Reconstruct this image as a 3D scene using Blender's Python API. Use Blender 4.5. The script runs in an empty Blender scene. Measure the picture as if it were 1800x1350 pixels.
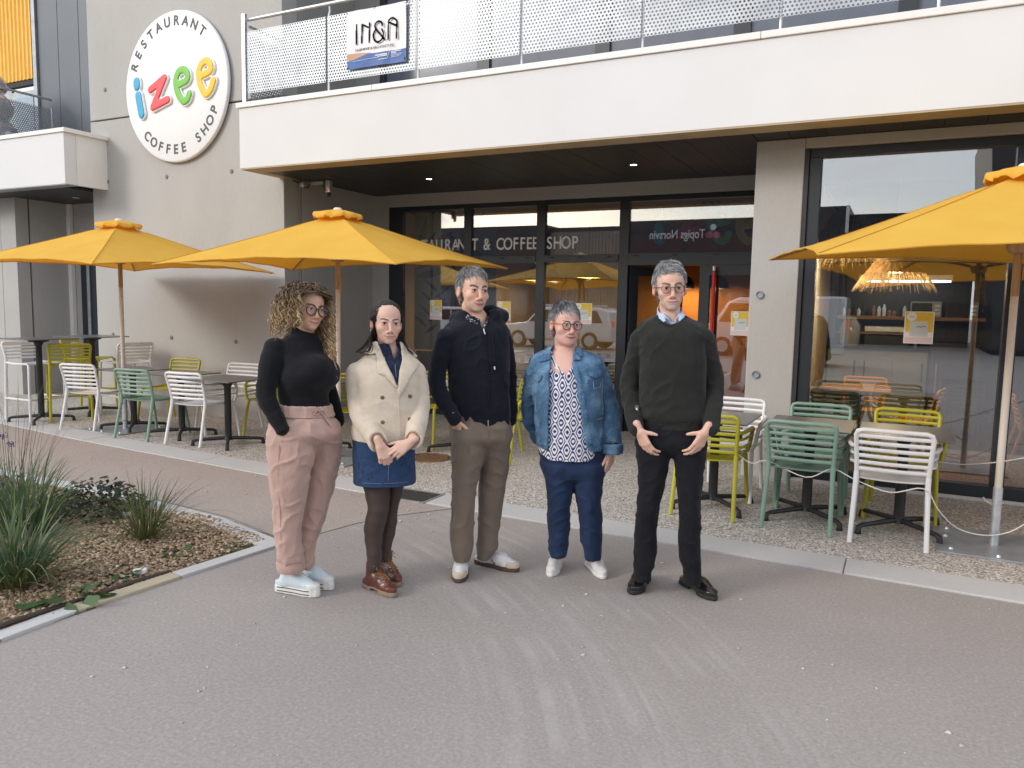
import bpy, bmesh, math, random
import numpy as np
from mathutils import Vector, Matrix, Euler
random.seed(7)
PI = math.pi
SC = bpy.context.scene
COL = SC.collection
# ------------------------------------------------------------------ camera
cam_d = bpy.data.cameras.new('camera')
cam = bpy.data.objects.new('camera', cam_d)
COL.objects.link(cam)
cam_d.sensor_width = 36.0
cam_d.lens = 27.04
cam_d.clip_start = 0.05
cam_d.clip_end = 900.0
_yaw, _pit, _rol = math.radians(-26.716), math.radians(5.869), math.radians(1.091)
_r = Vector((math.cos(_yaw), -math.sin(_yaw), 0)); _f = Vector((math.sin(_yaw), math.cos(_yaw), 0)); _u = Vector((0, 0, 1))
_f2 = _f * math.cos(_pit) - _u * math.sin(_pit); _u2 = _u * math.cos(_pit) + _f * math.sin(_pit)
_r3 = _r * math.cos(_rol) + _u2 * math.sin(_rol); _u3 = _u2 * math.cos(_rol) - _r * math.sin(_rol)
_m = Matrix((_r3, _u3, -_f2)).transposed().to_4x4()
_m.translation = (0, 0, 1.60)
cam.matrix_world = _m
SC.camera = cam
# ------------------------------------------------------------------ sky, sun, exposure
SUN_EL, SUN_AZ = math.radians(24), math.radians(216)      # azimuth clockwise from +y: behind the photographer, to the left
world = bpy.data.worlds.new('World'); SC.world = world; world.use_nodes = True
_n = world.node_tree.nodes; _l = world.node_tree.links
_n.clear()
_o = _n.new('ShaderNodeOutputWorld'); _b = _n.new('ShaderNodeBackground'); _s = _n.new('ShaderNodeTexSky')
_s.sky_type = 'NISHITA'; _s.sun_disc = False; _s.sun_elevation = SUN_EL; _s.sun_rotation = SUN_AZ
_s.dust_density = 2.0; _s.ozone_density = 1.0; _s.air_density = 1.0
_tc = _n.new('ShaderNodeTexCoord'); _mp = _n.new('ShaderNodeMapping'); _mp.inputs['Scale'].default_value = (1, 1, 3.2)
_nz = _n.new('ShaderNodeTexNoise'); _nz.inputs['Scale'].default_value = 2.1; _nz.inputs['Detail'].default_value = 7
_cr = _n.new('ShaderNodeValToRGB'); _cr.color_ramp.elements[0].position = .30; _cr.color_ramp.elements[1].position = .60
_mx = _n.new('ShaderNodeMix'); _mx.data_type = 'RGBA'
_mx.inputs['B'].default_value = (7.6, 7.7, 8.0, 1)           # sunlit high cloud, in the sky texture's own units
_l.new(_tc.outputs['Generated'], _mp.inputs['Vector']); _l.new(_mp.outputs[0], _nz.inputs['Vector']); _l.new(_nz.outputs['Fac'], _cr.inputs[0])
_l.new(_cr.outputs[0], _mx.inputs['Factor']); _l.new(_s.outputs[0], _mx.inputs['A']); _l.new(_mx.outputs['Result'], _b.inputs['Color'])
_b.inputs['Strength'].default_value = 0.14
_l.new(_b.outputs[0], _o.inputs['Surface'])
sun_d = bpy.data.lights.new('sun', 'SUN'); sun = bpy.data.objects.new('sun', sun_d); COL.objects.link(sun)
sun_d.energy = 1.0; sun_d.angle = math.radians(16); sun_d.color = (1.0, 0.95, 0.88)
_sd = Vector((math.sin(SUN_AZ) * math.cos(SUN_EL), math.cos(SUN_AZ) * math.cos(SUN_EL), math.sin(SUN_EL)))
sun.rotation_euler = _sd.to_track_quat('Z', 'Y').to_euler()
sun.location = _sd * 30
SC.view_settings.view_transform = 'Standard'; SC.view_settings.look = 'None'
SC.view_settings.exposure = 0.52; SC.view_settings.gamma = 1.0; SC.view_settings.use_curve_mapping = False
SC.render.engine = 'CYCLES'
SC.cycles.use_denoising = True
SC.cycles.max_bounces = 9; SC.cycles.transparent_max_bounces = 14; SC.cycles.diffuse_bounces = 4
SC.cycles.caustics_reflective = False; SC.cycles.caustics_refractive = False
SC.cycles.sample_clamp_indirect = 6.0
# ------------------------------------------------------------------ materials
def mat(name, col, rough=.6, metal=0., var=.12, scale=6., bump=0., bscale=80., spec=.5, coat=0., sheen=0., det=4., stretch=None, sss=0.):
    m = bpy.data.materials.new(name); m.use_nodes = True
    nt = m.node_tree; b = nt.nodes['Principled BSDF']
    b.inputs['Roughness'].default_value = rough; b.inputs['Metallic'].default_value = metal
    b.inputs['Specular IOR Level'].default_value = spec; b.inputs['Coat Weight'].default_value = coat
    if sheen: b.inputs['Sheen Weight'].default_value = sheen; b.inputs['Sheen Roughness'].default_value = .5
    if sss: b.inputs['Subsurface Weight'].default_value = sss; b.inputs['Subsurface Radius'].default_value = (.012, .005, .003); b.inputs['Subsurface Scale'].default_value = 1.0
    b.inputs['Base Color'].default_value = (*col, 1)
    if var or bump:
        tc = nt.nodes.new('ShaderNodeTexCoord'); mp = nt.nodes.new('ShaderNodeMapping')
        if stretch: mp.inputs['Scale'].default_value = stretch
        nt.links.new(tc.outputs['Object'], mp.inputs['Vector'])
    if var:
        nz = nt.nodes.new('ShaderNodeTexNoise'); nz.inputs['Scale'].default_value = scale; nz.inputs['Detail'].default_value = det
        nt.links.new(mp.outputs[0], nz.inputs['Vector'])
        cr = nt.nodes.new('ShaderNodeValToRGB')
        cr.color_ramp.elements[0].position = .32; cr.color_ramp.elements[1].position = .68
        cr.color_ramp.elements[0].color = (*[c * (1 - var) for c in col], 1)
        cr.color_ramp.elements[1].color = (*[min(1, c * (1 + var)) for c in col], 1)
        nt.links.new(nz.outputs['Fac'], cr.inputs[0]); nt.links.new(cr.outputs[0], b.inputs['Base Color'])
    if bump:
        n2 = nt.nodes.new('ShaderNodeTexNoise'); n2.inputs['Scale'].default_value = bscale; n2.inputs['Detail'].default_value = 3
        nt.links.new(mp.outputs[0], n2.inputs['Vector'])
        bp = nt.nodes.new('ShaderNodeBump'); bp.inputs['Strength'].default_value = bump; bp.inputs['Distance'].default_value = .004
        nt.links.new(n2.outputs['Fac'], bp.inputs['Height']); nt.links.new(bp.outputs[0], b.inputs['Normal'])
    return m
def emit(name, col, s):
    m = bpy.data.materials.new(name); m.use_nodes = True; nt = m.node_tree
    b = nt.nodes['Principled BSDF']; b.inputs['Base Color'].default_value = (*col, 1)
    b.inputs['Emission Color'].default_value = (*col, 1); b.inputs['Emission Strength'].default_value = s
    return m
def glass(name, tint=(.84, .87, .87), refl=1.0):
    m = bpy.data.materials.new(name); m.use_nodes = True; nt = m.node_tree; nt.nodes.clear()
    o = nt.nodes.new('ShaderNodeOutputMaterial'); t = nt.nodes.new('ShaderNodeBsdfTransparent'); g = nt.nodes.new('ShaderNodeBsdfGlossy')
    t.inputs['Color'].default_value = (*tint, 1); g.inputs['Roughness'].default_value = 0.0; g.inputs['Color'].default_value = (.95, .97, 1, 1)
    f = nt.nodes.new('ShaderNodeFresnel'); f.inputs['IOR'].default_value = 1.55
    mu = nt.nodes.new('ShaderNodeMath'); mu.operation = 'MULTIPLY_ADD'; mu.inputs[1].default_value = 1.2 * refl; mu.inputs[2].default_value = .17 * refl
    mu.use_clamp = True
    x = nt.nodes.new('ShaderNodeMixShader')
    nt.links.new(f.outputs[0], mu.inputs[0]); nt.links.new(mu.outputs[0], x.inputs[0]); nt.links.new(t.outputs[0], x.inputs[1]); nt.links.new(g.outputs[0], x.inputs[2])
    nt.links.new(x.outputs[0], o.inputs['Surface'])
    return m
def nodes(m): return m.node_tree.nodes, m.node_tree.links, m.node_tree.nodes['Principled BSDF']
def ramp(nt, stops):
    c = nt.new('ShaderNodeValToRGB'); e = c.color_ramp.elements
    while len(e) < len(stops): e.new(.5)
    for k, (p, col) in enumerate(stops): e[k].position = p; e[k].color = (*col, 1)
    return c
# ------------------------------------------------------------------ mesh builder
class MB:
    def __init__(s): s.v = []; s.f = []
    def add(s, v, f):
        o = len(s.v); s.v += [tuple(p) for p in v]; s.f += [tuple(i + o for i in q) for q in f]; return s
    def box(s, c, d, rot=None, taper=1.):
        x, y, z = d[0] / 2, d[1] / 2, d[2] / 2
        P = [Vector((sx * x * (taper if sz > 0 else 1), sy * y * (taper if sz > 0 else 1), sz * z)) for sz in (-1, 1) for sy in (-1, 1) for sx in (-1, 1)]
        if rot is not None:
            M = rot if isinstance(rot, Matrix) else Euler(rot).to_matrix(); P = [M @ p for p in P]
        P = [p + Vector(c) for p in P]
        return s.add(P, [(0, 2, 3, 1), (4, 5, 7, 6), (0, 1, 5, 4), (2, 6, 7, 3), (0, 4, 6, 2), (1, 3, 7, 5)])
    def bb(s, x0, x1, y0, y1, z0, z1): return s.box(((x0 + x1) / 2, (y0 + y1) / 2, (z0 + z1) / 2), (x1 - x0, y1 - y0, z1 - z0))
    def tube(s, pts, r, n=8, closed=False, flat=1., up=None):
        P = [Vector(p) for p in pts]; N = len(P); R = r if hasattr(r, '__len__') else [r] * N
        V = []; prev = None
        for i in range(N):
            a = P[(i - 1) % N] if (closed or i > 0) else P[i]; b = P[(i + 1) % N] if (closed or i < N - 1) else P[i]
            t = (b - a).normalized()
            if prev is None:
                u = Vector(up) if up else (Vector((0, 0, 1)) if abs(t.z) < .9 else Vector((1, 0, 0)))
            else: u = prev
            u = (u - t * u.dot(t)).normalized(); w = t.cross(u); prev = u
            for k in range(n):
                th = 2 * PI * k / n
                V.append(P[i] + u * (math.cos(th) * R[i] * flat) + w * (math.sin(th) * R[i]))
        F = []
        for i in range(N if closed else N - 1):
            j = (i + 1) % N
            for k in range(n):
                k2 = (k + 1) % n; F.append((i * n + k, i * n + k2, j * n + k2, j * n + k))
        if not closed: F.append(tuple(range(n))[::-1]); F.append(tuple((N - 1) * n + k for k in range(n)))
        return s.add(V, F)
    def lathe(s, prof, n=24, c=(0, 0, 0), caps=True):
        V = []; F = []
        for r, z in prof:
            for k in range(n): th = 2 * PI * k / n; V.append((c[0] + r * math.cos(th), c[1] + r * math.sin(th), c[2] + z))
        for i in range(len(prof) - 1):
            for k in range(n): k2 = (k + 1) % n; F.append((i * n + k, i * n + k2, (i + 1) * n + k2, (i + 1) * n + k))
        if caps and prof[0][0] > 1e-5: F.append(tuple(range(n))[::-1])
        if caps and prof[-1][0] > 1e-5: F.append(tuple((len(prof) - 1) * n + k for k in range(n)))
        return s.add(V, F)
    def prism(s, poly, z0, z1, M=None):
        n = len(poly); P = [Vector((x, y, z0)) for x, y in poly] + [Vector((x, y, z1)) for x, y in poly]
        if M is not None: P = [M @ p for p in P]
        return s.add(P, [tuple(range(n))[::-1], tuple(range(n, 2 * n))] + [(i, (i + 1) % n, (i + 1) % n + n, i + n) for i in range(n)])
    def me(s, name, m=None, smooth=False, ang=40):
        d = bpy.data.meshes.new(name); d.from_pydata(s.v, [], s.f); d.update()
        if m: d.materials.append(m)
        if smooth:
            d.polygons.foreach_set('use_smooth', [True] * len(d.polygons))
            if ang < 180: d.set_sharp_from_angle(angle=math.radians(ang))
        return d
    def build(s, name, m=None, parent=None, smooth=False, ang=40, bev=0.):
        return link(name, s.me(name, m, smooth, ang), parent, bev=bev)
def link(name, data, parent=None, loc=(0, 0, 0), rz=0., bev=0.):
    o = bpy.data.objects.new(name, data); COL.objects.link(o); o.location = loc; o.rotation_euler[2] = rz
    if parent: o.parent = parent
    if bev:
        b = o.modifiers.new('bevel', 'BEVEL'); b.width = bev; b.segments = 2; b.limit_method = 'ANGLE'; b.angle_limit = math.radians(50)
    return o
def thing(name, label, cat, loc=(0, 0, 0), rz=0., group=None):
    o = link(name, None, None, loc, rz); o.empty_display_size = .1
    return tag(o, label, cat, group)
def tag(o, label, cat, group=None):
    o['label'] = label; o['category'] = cat
    if group: o['group'] = group
    return o
def struct(o): o['kind'] = 'structure'; return o
def stuff(o): o['kind'] = 'stuff'; return o
def dup(root, loc, rz, label, group=None, recolor=None):
    def cp(o, par):
        c = o.copy(); COL.objects.link(c); c.parent = par
        if recolor and c.type == 'MESH' and c.data.materials and c.data.materials[0] in recolor:
            k = (c.data.name, recolor[c.data.materials[0]].name)
            if k not in _recol:
                d = c.data.copy(); d.materials[0] = recolor[c.data.materials[0]]; _recol[k] = d
            c.data = _recol[k]
        for ch in list(o.children): cp(ch, c)
        return c
    r = cp(root, None); r.location = loc; r.rotation_euler[2] = rz; r['label'] = label
    if group: r['group'] = group
    return r
_recol = {}
def np_mesh(name, V, F, m=None, smooth=True, attr=None):
    """numpy verts (n,3), faces (m,k) all of one size"""
    V = np.ascontiguousarray(V, np.float32); F = np.ascontiguousarray(F, np.int32); k = F.shape[1]
    d = bpy.data.meshes.new(name); d.vertices.add(len(V)); d.vertices.foreach_set('co', V.ravel())
    d.loops.add(F.size); d.loops.foreach_set('vertex_index', F.ravel())
    d.polygons.add(len(F)); d.polygons.foreach_set('loop_start', np.arange(0, F.size, k, dtype=np.int32))
    try: d.polygons.foreach_set('loop_total', np.full(len(F), k, np.int32))
    except Exception: pass
    d.update(calc_edges=True)
    if smooth: d.polygons.foreach_set('use_smooth', np.ones(len(F), bool))
    if attr is not None:
        a = d.attributes.new('tint', 'FLOAT_COLOR', 'POINT'); c = np.ones((len(V), 4), np.float32); c[:, :attr.shape[1]] = attr
        a.data.foreach_set('color', c.ravel())
    if m: d.materials.append(m)
    d.validate(); return d
def strands(P, R, n=3, attr=None):
    """P (s,k,3) polylines, R (s,k) radii -> verts, faces of n-sided tubes"""
    P = np.asarray(P, float); S, K, _ = P.shape
    T = np.gradient(P, axis=1); T /= np.linalg.norm(T, axis=2, keepdims=True) + 1e-9
    ref = np.where(np.abs(T[..., 2:3]) < .8, np.array([0, 0, 1.]), np.array([1., 0, 0]))
    U = np.cross(T, ref); U /= np.linalg.norm(U, axis=2, keepdims=True) + 1e-9; W = np.cross(T, U)
    th = 2 * PI * np.arange(n) / n
    V = P[:, :, None] + R[:, :, None, None] * (U[:, :, None] * np.cos(th)[None, None, :, None] + W[:, :, None] * np.sin(th)[None, None, :, None])
    i = np.arange(S)[:, None, None] * K * n; j = np.arange(K - 1)[None, :, None] * n; k = np.arange(n)[None, None, :]; k2 = (k + 1) % n
    F = np.stack([i + j + k, i + j + k2, i + j + n + k2, i + j + n + k], -1).reshape(-1, 4)
    return V.reshape(-1, 3), F
def ribbons(P, Wd, side):
    """flat blades: P (s,k,3), widths (s,k), side (s,3)"""
    P = np.asarray(P, float); S, K, _ = P.shape
    off = side[:, None, :] * Wd[:, :, None] / 2
    V = np.stack([P - off, P + off], 2).reshape(-1, 3)
    i = np.arange(S)[:, None] * K * 2; j = np.arange(K - 1)[None] * 2
    F = np.stack([i + j, i + j + 1, i + j + 3, i + j + 2], -1).reshape(-1, 4)
    return V, F
def text_mesh(txt, size, m, depth=.002, bold=0., align='CENTER', shear=0., sx=1.):
    c = bpy.data.curves.new('letters', 'FONT'); c.body = txt; c.size = size; c.extrude = depth; c.offset = bold; c.align_x = align; c.shear = shear
    o = bpy.data.objects.new('letters', c); COL.objects.link(o)
    bpy.context.view_layer.update()
    d = bpy.data.meshes.new_from_object(o.evaluated_get(bpy.context.evaluated_depsgraph_get()))
    bpy.data.objects.remove(o); bpy.data.curves.remove(c)
    if sx != 1.:
        for v in d.vertices: v.co.x *= sx
    d.materials.clear(); d.materials.append(m); d.name = 'lettering'
    return d
def standing(o, loc, face=0.):
    """stand a flat xy mesh upright: its +y becomes up, its +z looks to -y (turned by face about z)"""
    o.rotation_euler = (PI / 2, 0, face); o.location = loc; return o
# ------------------------------------------------------------------ signed distance fields -> meshes
class SDF:
    def __init__(s, lo, hi, h):
        s.h = h; s.lo = np.array(lo, np.float32); s.n = np.ceil((np.array(hi) - s.lo) / h).astype(int) + 1
        s.ax = [s.lo[k] + h * np.arange(s.n[k], dtype=np.float32) for k in range(3)]
        s.f = np.full(s.n, .35, np.float32)
    def copy(s):
        c = SDF.__new__(SDF); c.h = s.h; c.lo = s.lo; c.n = s.n; c.ax = s.ax; c.f = s.f.copy(); return c
    def win(s, lo, hi):
        a = [max(0, int((lo[k] - s.lo[k]) / s.h)) for k in range(3)]; b = [min(int(s.n[k]), int((hi[k] - s.lo[k]) / s.h) + 2) for k in range(3)]
        if any(a[k] >= b[k] for k in range(3)): return None, None
        sl = tuple(slice(a[k], b[k]) for k in range(3))
        return sl, (s.ax[0][sl[0]][:, None, None], s.ax[1][sl[1]][None, :, None], s.ax[2][sl[2]][None, None, :])
    def put(s, fn, lo, hi, k=.01, op='u'):
        m = max(k, .012) + .01
        sl, g = s.win([x - m for x in lo], [x + m for x in hi])
        if sl is None: return s
        d = fn(*g); a = s.f[sl]
        if op == 'u':
            h = np.clip(.5 + .5 * (a - d) / k, 0, 1); s.f[sl] = a * (1 - h) + d * h - k * h * (1 - h)
        elif op == 's':
            h = np.clip(.5 - .5 * (a + d) / k, 0, 1); s.f[sl] = a * (1 - h) - d * h + k * h * (1 - h)
        elif op == 'i':
            s.f[sl] = np.maximum(a, d)
        return s
    def cone(s, a, b, ra, rb, k=.012, op='u', sq=None):
        a = np.array(a, np.float32); b = np.array(b, np.float32); ab = b - a; L = float(ab @ ab) + 1e-9
        q = sq if sq else (1, 1, 1)
        def fn(x, y, z):
            px, py, pz = x - a[0], y - a[1], z - a[2]
            t = np.clip((px * ab[0] + py * ab[1] + pz * ab[2]) / L, 0, 1)
            return np.sqrt(((px - t * ab[0]) * q[0]) ** 2 + ((py - t * ab[1]) * q[1]) ** 2 + ((pz - t * ab[2]) * q[2]) ** 2) - (ra + (rb - ra) * t)
        r = max(ra, rb) / min(q); return s.put(fn, np.minimum(a, b) - r, np.maximum(a, b) + r, k, op)
    def chain(s, pts, rs, k=.012, sq=None):
        for i in range(len(pts) - 1): s.cone(pts[i], pts[i + 1], rs[i], rs[i + 1], k if i == 0 else min(k, .006), 'u', sq)
        return s
    def ell(s, c, r, k=.012, op='u', M=None):
        c = np.array(c, np.float32); r = np.array(r, np.float32); R = float(max(r)); mn = float(min(r))
        def fn(x, y, z):
            px, py, pz = x - c[0], y - c[1], z - c[2]
            if M is not None:   # rows = local axes
                px, py, pz = (M[0][0] * px + M[0][1] * py + M[0][2] * pz, M[1][0] * px + M[1][1] * py + M[1][2] * pz, M[2][0] * px + M[2][1] * py + M[2][2] * pz)
            k0 = np.sqrt((px / r[0]) ** 2 + (py / r[1]) ** 2 + (pz / r[2]) ** 2)
            k1 = np.sqrt((px / r[0] ** 2) ** 2 + (py / r[1] ** 2) ** 2 + (pz / r[2] ** 2) ** 2) + 1e-6
            return k0 * (k0 - 1) / k1
        return s.put(fn, c - R, c + R, k, op)
    def loft(s, rows, k=.02, op='u', e=2.3, yaw=0.):
        """rows of (z, cx, cy, rx, ry), any order; elliptical sections turned by yaw, smooth in z"""
        rows = sorted(rows); Z = np.array([r[0] for r in rows], np.float32); D = [np.array([r[j] for r in rows], np.float32) for j in range(1, 5)]
        cyw, syw = math.cos(yaw), math.sin(yaw)
        def fn(x, y, z):
            zc = np.clip(z, Z[0], Z[-1])
            cx, cy, rx, ry = [_interp(zc, Z, d) for d in D]
            px, py = x - cx, y - cy
            qx, qy = np.abs(px * cyw + py * syw) / rx, np.abs(py * cyw - px * syw) / ry
            q = (qx ** e + qy ** e + 1e-9) ** (1 / e)
            d = (q - 1) * np.minimum(rx, ry) * (.55 + .45 * np.clip(np.maximum(rx, ry) / np.minimum(rx, ry), 1, 2))
            over = np.maximum(z - Z[-1], Z[0] - z)
            return np.where(over > 0, np.sqrt(np.maximum(d, 0) ** 2 + over ** 2) + np.minimum(np.maximum(d, over), 0), np.maximum(d, over))
        R = max(max(D[2]), max(D[3]))
        return s.put(fn, (min(D[0]) - R, min(D[1]) - R, Z[0]), (max(D[0]) + R, max(D[1]) + R, Z[-1]), k, op)
    def patch(s, base, poly, off, th, ymax=None, ymin=None, k=.004, rnd=.004, op='u'):
        """slab that lies on the surface BASE=off inside an xz polygon, on the side y<ymax"""
        P = np.array(poly, np.float32)
        lo = (P[:, 0].min() - .01, s.lo[1], P[:, 1].min() - .01); hi = (P[:, 0].max() + .01, s.lo[1] + s.h * s.n[1] if ymax is None else ymax, P[:, 1].max() + .01)
        sl, g = s.win(lo, hi)
        if sl is None: return s
        pd = poly_dist(g[0][:, :, :], g[2], P)
        d = np.maximum(np.broadcast_to(pd, s.f[sl].shape), np.abs(base.f[sl] - off) - th / 2)
        if ymax is not None: d = np.maximum(d, np.broadcast_to(g[1] - ymax, d.shape))
        if ymin is not None: d = np.maximum(d, np.broadcast_to(ymin - g[1], d.shape))
        a = s.f[sl]
        if op == 's': s.f[sl] = np.maximum(a, -d)
        else:
            h = np.clip(.5 + .5 * (a - d) / k, 0, 1); s.f[sl] = a * (1 - h) + d * h - k * h * (1 - h)
        return s
    def cut(s, poly, ymax=None, ymin=None, k=.004, axis='xz'):
        P = np.array(poly, np.float32)
        lo = (P[:, 0].min(), s.lo[1], P[:, 1].min()); hi = (P[:, 0].max(), 9 if ymax is None else ymax, P[:, 1].max())
        def fn(x, y, z):
            d = poly_dist(x, z, P)
            if ymax is not None: d = np.maximum(d, y - ymax)
            if ymin is not None: d = np.maximum(d, ymin - y)
            return d + 0 * y
        return s.put(fn, lo, hi, k, 's')
    def above(s, z): s.f = np.maximum(s.f, z - s.ax[2][None, None, :]); return s
    def below(s, z): s.f = np.maximum(s.f, s.ax[2][None, None, :] - z); return s
    def plane(s, p, n):
        n = np.array(n, float) / np.linalg.norm(n)
        s.f = np.maximum(s.f, (s.ax[0][:, None, None] - p[0]) * np.float32(n[0]) + (s.ax[1][None, :, None] - p[1]) * np.float32(n[1]) + (s.ax[2][None, None, :] - p[2]) * np.float32(n[2])); return s
    def mesh(s, iso=0., relax=1):
        f = s.f - iso if iso else s.f; I = f < 0; h = s.h
        c = np.zeros(tuple(k - 1 for k in f.shape), np.uint8)
        for dx in (0, 1):
            for dy in (0, 1):
                for dz in (0, 1): c += I[dx:f.shape[0] - 1 + dx, dy:f.shape[1] - 1 + dy, dz:f.shape[2] - 1 + dz]
        idx = np.argwhere((c > 0) & (c < 8)); nv = len(idx)
        if nv == 0: return np.zeros((0, 3)), np.zeros((0, 4), int)
        vid = np.full(c.shape, -1, np.int32); vid[tuple(idx.T)] = np.arange(nv)
        acc = np.zeros((nv, 3)); cnt = np.zeros(nv)
        cor = [(a, b, d) for a in (0, 1) for b in (0, 1) for d in (0, 1)]
        val = {q: f[idx[:, 0] + q[0], idx[:, 1] + q[1], idx[:, 2] + q[2]] for q in cor}
        for a in cor:
            for ax in range(3):
                if a[ax] == 0:
                    b = list(a); b[ax] = 1; va, vb = val[a], val[tuple(b)]
                    m = (va < 0) != (vb < 0); t = np.where(m, va / np.where(m, va - vb, 1), 0)
                    p = np.array(a, float)[None].repeat(nv, 0); p[:, ax] += t
                    acc += p * m[:, None]; cnt += m
        V = s.lo + h * (idx + acc / cnt[:, None]); F = []
        for ax in range(3):
            u, w = (ax + 1) % 3, (ax + 2) % 3
            A = [slice(None)] * 3; B = [slice(None)] * 3; A[ax] = slice(0, -1); B[ax] = slice(1, None)
            e = np.argwhere(I[tuple(A)] != I[tuple(B)])
            e = e[(e[:, u] > 0) & (e[:, w] > 0) & (e[:, u] < f.shape[u] - 1) & (e[:, w] < f.shape[w] - 1)]
            if not len(e): continue
            flip = I[tuple(e.T)]
            q = []
            for du, dw in ((0, 0), (1, 0), (1, 1), (0, 1)):
                k = e.copy(); k[:, u] -= du; k[:, w] -= dw; q.append(vid[tuple(k.T)])
            q = np.stack(q, 1); q[~flip] = q[~flip][:, ::-1]; F.append(q)
        F = np.concatenate(F); F = F[:, ::-1] if False else F
        for _ in range(relax):
            A = np.zeros_like(V); n = np.zeros(nv)
            for k in range(4):
                np.add.at(A, F[:, k], V[F[:, (k + 1) % 4]]); np.add.at(n, F[:, k], 1)
            V = V * .5 + .5 * A / np.maximum(n, 1)[:, None]
        return V, F
def _interp(z, Z, D):
    # smooth (cosine-eased monotone) interpolation along z
    s = z.shape; zz = z.ravel()
    n = len(Z)
    if n < 3: return np.interp(zz, Z, D).astype(np.float32).reshape(s)
    m = np.gradient(D, Z); i = np.clip(np.searchsorted(Z, zz) - 1, 0, n - 2); hh = Z[i + 1] - Z[i]; t = (zz - Z[i]) / hh
    return ((2 * t ** 3 - 3 * t ** 2 + 1) * D[i] + (t ** 3 - 2 * t ** 2 + t) * hh * m[i] + (-2 * t ** 3 + 3 * t ** 2) * D[i + 1] + (t ** 3 - t ** 2) * hh * m[i + 1]).astype(np.float32).reshape(s)
def poly_dist(x, z, P):
    x, z = np.broadcast_arrays(x, z); d = np.full(x.shape, 1e9, np.float32); ins = np.zeros(x.shape, bool); n = len(P)
    for i in range(n):
        a = P[i]; b = P[(i + 1) % n]; e = b - a; wx, wz = x - a[0], z - a[1]
        t = np.clip((wx * e[0] + wz * e[1]) / (e @ e + 1e-12), 0, 1)
        d = np.minimum(d, (wx - t * e[0]) ** 2 + (wz - t * e[1]) ** 2)
        c = ((a[1] > z) != (b[1] > z)) & (x < (b[0] - a[0]) * (z - a[1]) / (b[1] - a[1] + 1e-12) + a[0]); ins ^= c
    return np.where(ins, -1, 1) * np.sqrt(d)
_rng = np.random.default_rng(5); _NT = _rng.random((32, 32, 32)).astype(np.float32)
def vnoise(P):
    """value noise 0..1 at points (n,3)"""
    i = np.floor(P).astype(int); t = P - i; t = t * t * (3 - 2 * t); r = 0
    for a in (0, 1):
        for b in (0, 1):
            for c in (0, 1):
                w = (t[:, 0] if a else 1 - t[:, 0]) * (t[:, 1] if b else 1 - t[:, 1]) * (t[:, 2] if c else 1 - t[:, 2])
                r = r + w * _NT[(i[:, 0] + a) % 32, (i[:, 1] + b) % 32, (i[:, 2] + c) % 32]
    return r
def normals(V, F):
    n = np.cross(V[F[:, 2]] - V[F[:, 0]], V[F[:, 3]] - V[F[:, 1]]); N = np.zeros_like(V)
    for k in range(4): np.add.at(N, F[:, k], n)
    return N / (np.linalg.norm(N, axis=1, keepdims=True) + 1e-9)

# ================================================================== materials of the place
M = {}
M['white'] = mat('white_render', (.73, .735, .745), .75, var=.02, scale=1.5, bump=.08, bscale=90)
M['cap'] = mat('white_metal_cap', (.82, .81, .79), .4, var=.02)
M['beige'] = mat('beige_underside', (.50, .40, .27), .7, var=.1, scale=3)
M['soffit'] = mat('dark_soffit', (.028, .029, .033), .5, var=.15, scale=2, stretch=(8, 1, 1))
M['frame'] = mat('anthracite_frame', (.022, .028, .036), .38, var=.05)
M['galv'] = mat('galvanised_steel', (.62, .65, .68), .42, metal=.75, var=.12, scale=14)
M['steel'] = mat('grey_steel', (.34, .37, .40), .45, metal=.4, var=.15, scale=9)
M['black'] = mat('black_powder_coat', (.016, .017, .019), .45, var=.1)
M['glass'] = glass('window_glass')
M['wood'] = mat('oak_wood', (.36, .20, .10), .5, var=.3, scale=5, stretch=(1, 9, 9))
M['darkgrey'] = mat('dark_grey_laminate', (.05, .052, .056), .45, var=.1)
M['rubber'] = mat('black_rubber', (.02, .02, .02), .7, var=.1)
M['paper'] = mat('white_paper', (.82, .82, .82), .6, var=.02)
M['yellowpaint'] = mat('yellow_print', (.80, .55, .06), .6, var=.03)
M['red'] = mat('red_metal', (.55, .03, .02), .3, var=.06)

def concrete(name, col):
    m = mat(name, col, .82, var=0, bump=.08, bscale=55)
    n, l, b = nodes(m); nt = m.node_tree
    tc = n.new('ShaderNodeTexCoord'); mp = n.new('ShaderNodeMapping'); mp.inputs['Scale'].default_value = (1, 1, .45); l.new(tc.outputs['Object'], mp.inputs[0])
    a = n.new('ShaderNodeTexNoise'); a.inputs['Scale'].default_value = 1.1; a.inputs['Detail'].default_value = 8; a.inputs['Roughness'].default_value = .6
    c = n.new('ShaderNodeTexNoise'); c.inputs['Scale'].default_value = 38; c.inputs['Detail'].default_value = 5
    l.new(mp.outputs[0], a.inputs[0]); l.new(mp.outputs[0], c.inputs[0])
    r1 = ramp(n, [(.3, [x * .92 for x in col]), (.52, col), (.75, [x * 1.05 for x in col])]); r2 = ramp(n, [(.3, (.955, .955, .955)), (.55, (1, 1, 1))])
    l.new(a.outputs['Fac'], r1.inputs[0]); l.new(c.outputs['Fac'], r2.inputs[0])
    x = n.new('ShaderNodeMix'); x.data_type = 'RGBA'; x.blend_type = 'MULTIPLY'; x.inputs['Factor'].default_value = 1
    l.new(r1.outputs[0], x.inputs['A']); l.new(r2.outputs[0], x.inputs['B']); l.new(x.outputs['Result'], b.inputs['Base Color'])
    return m
M['concrete'] = concrete('fair_faced_concrete', (.45, .442, .425))
M['kerb'] = concrete('kerb_concrete', (.52, .525, .525))

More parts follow.
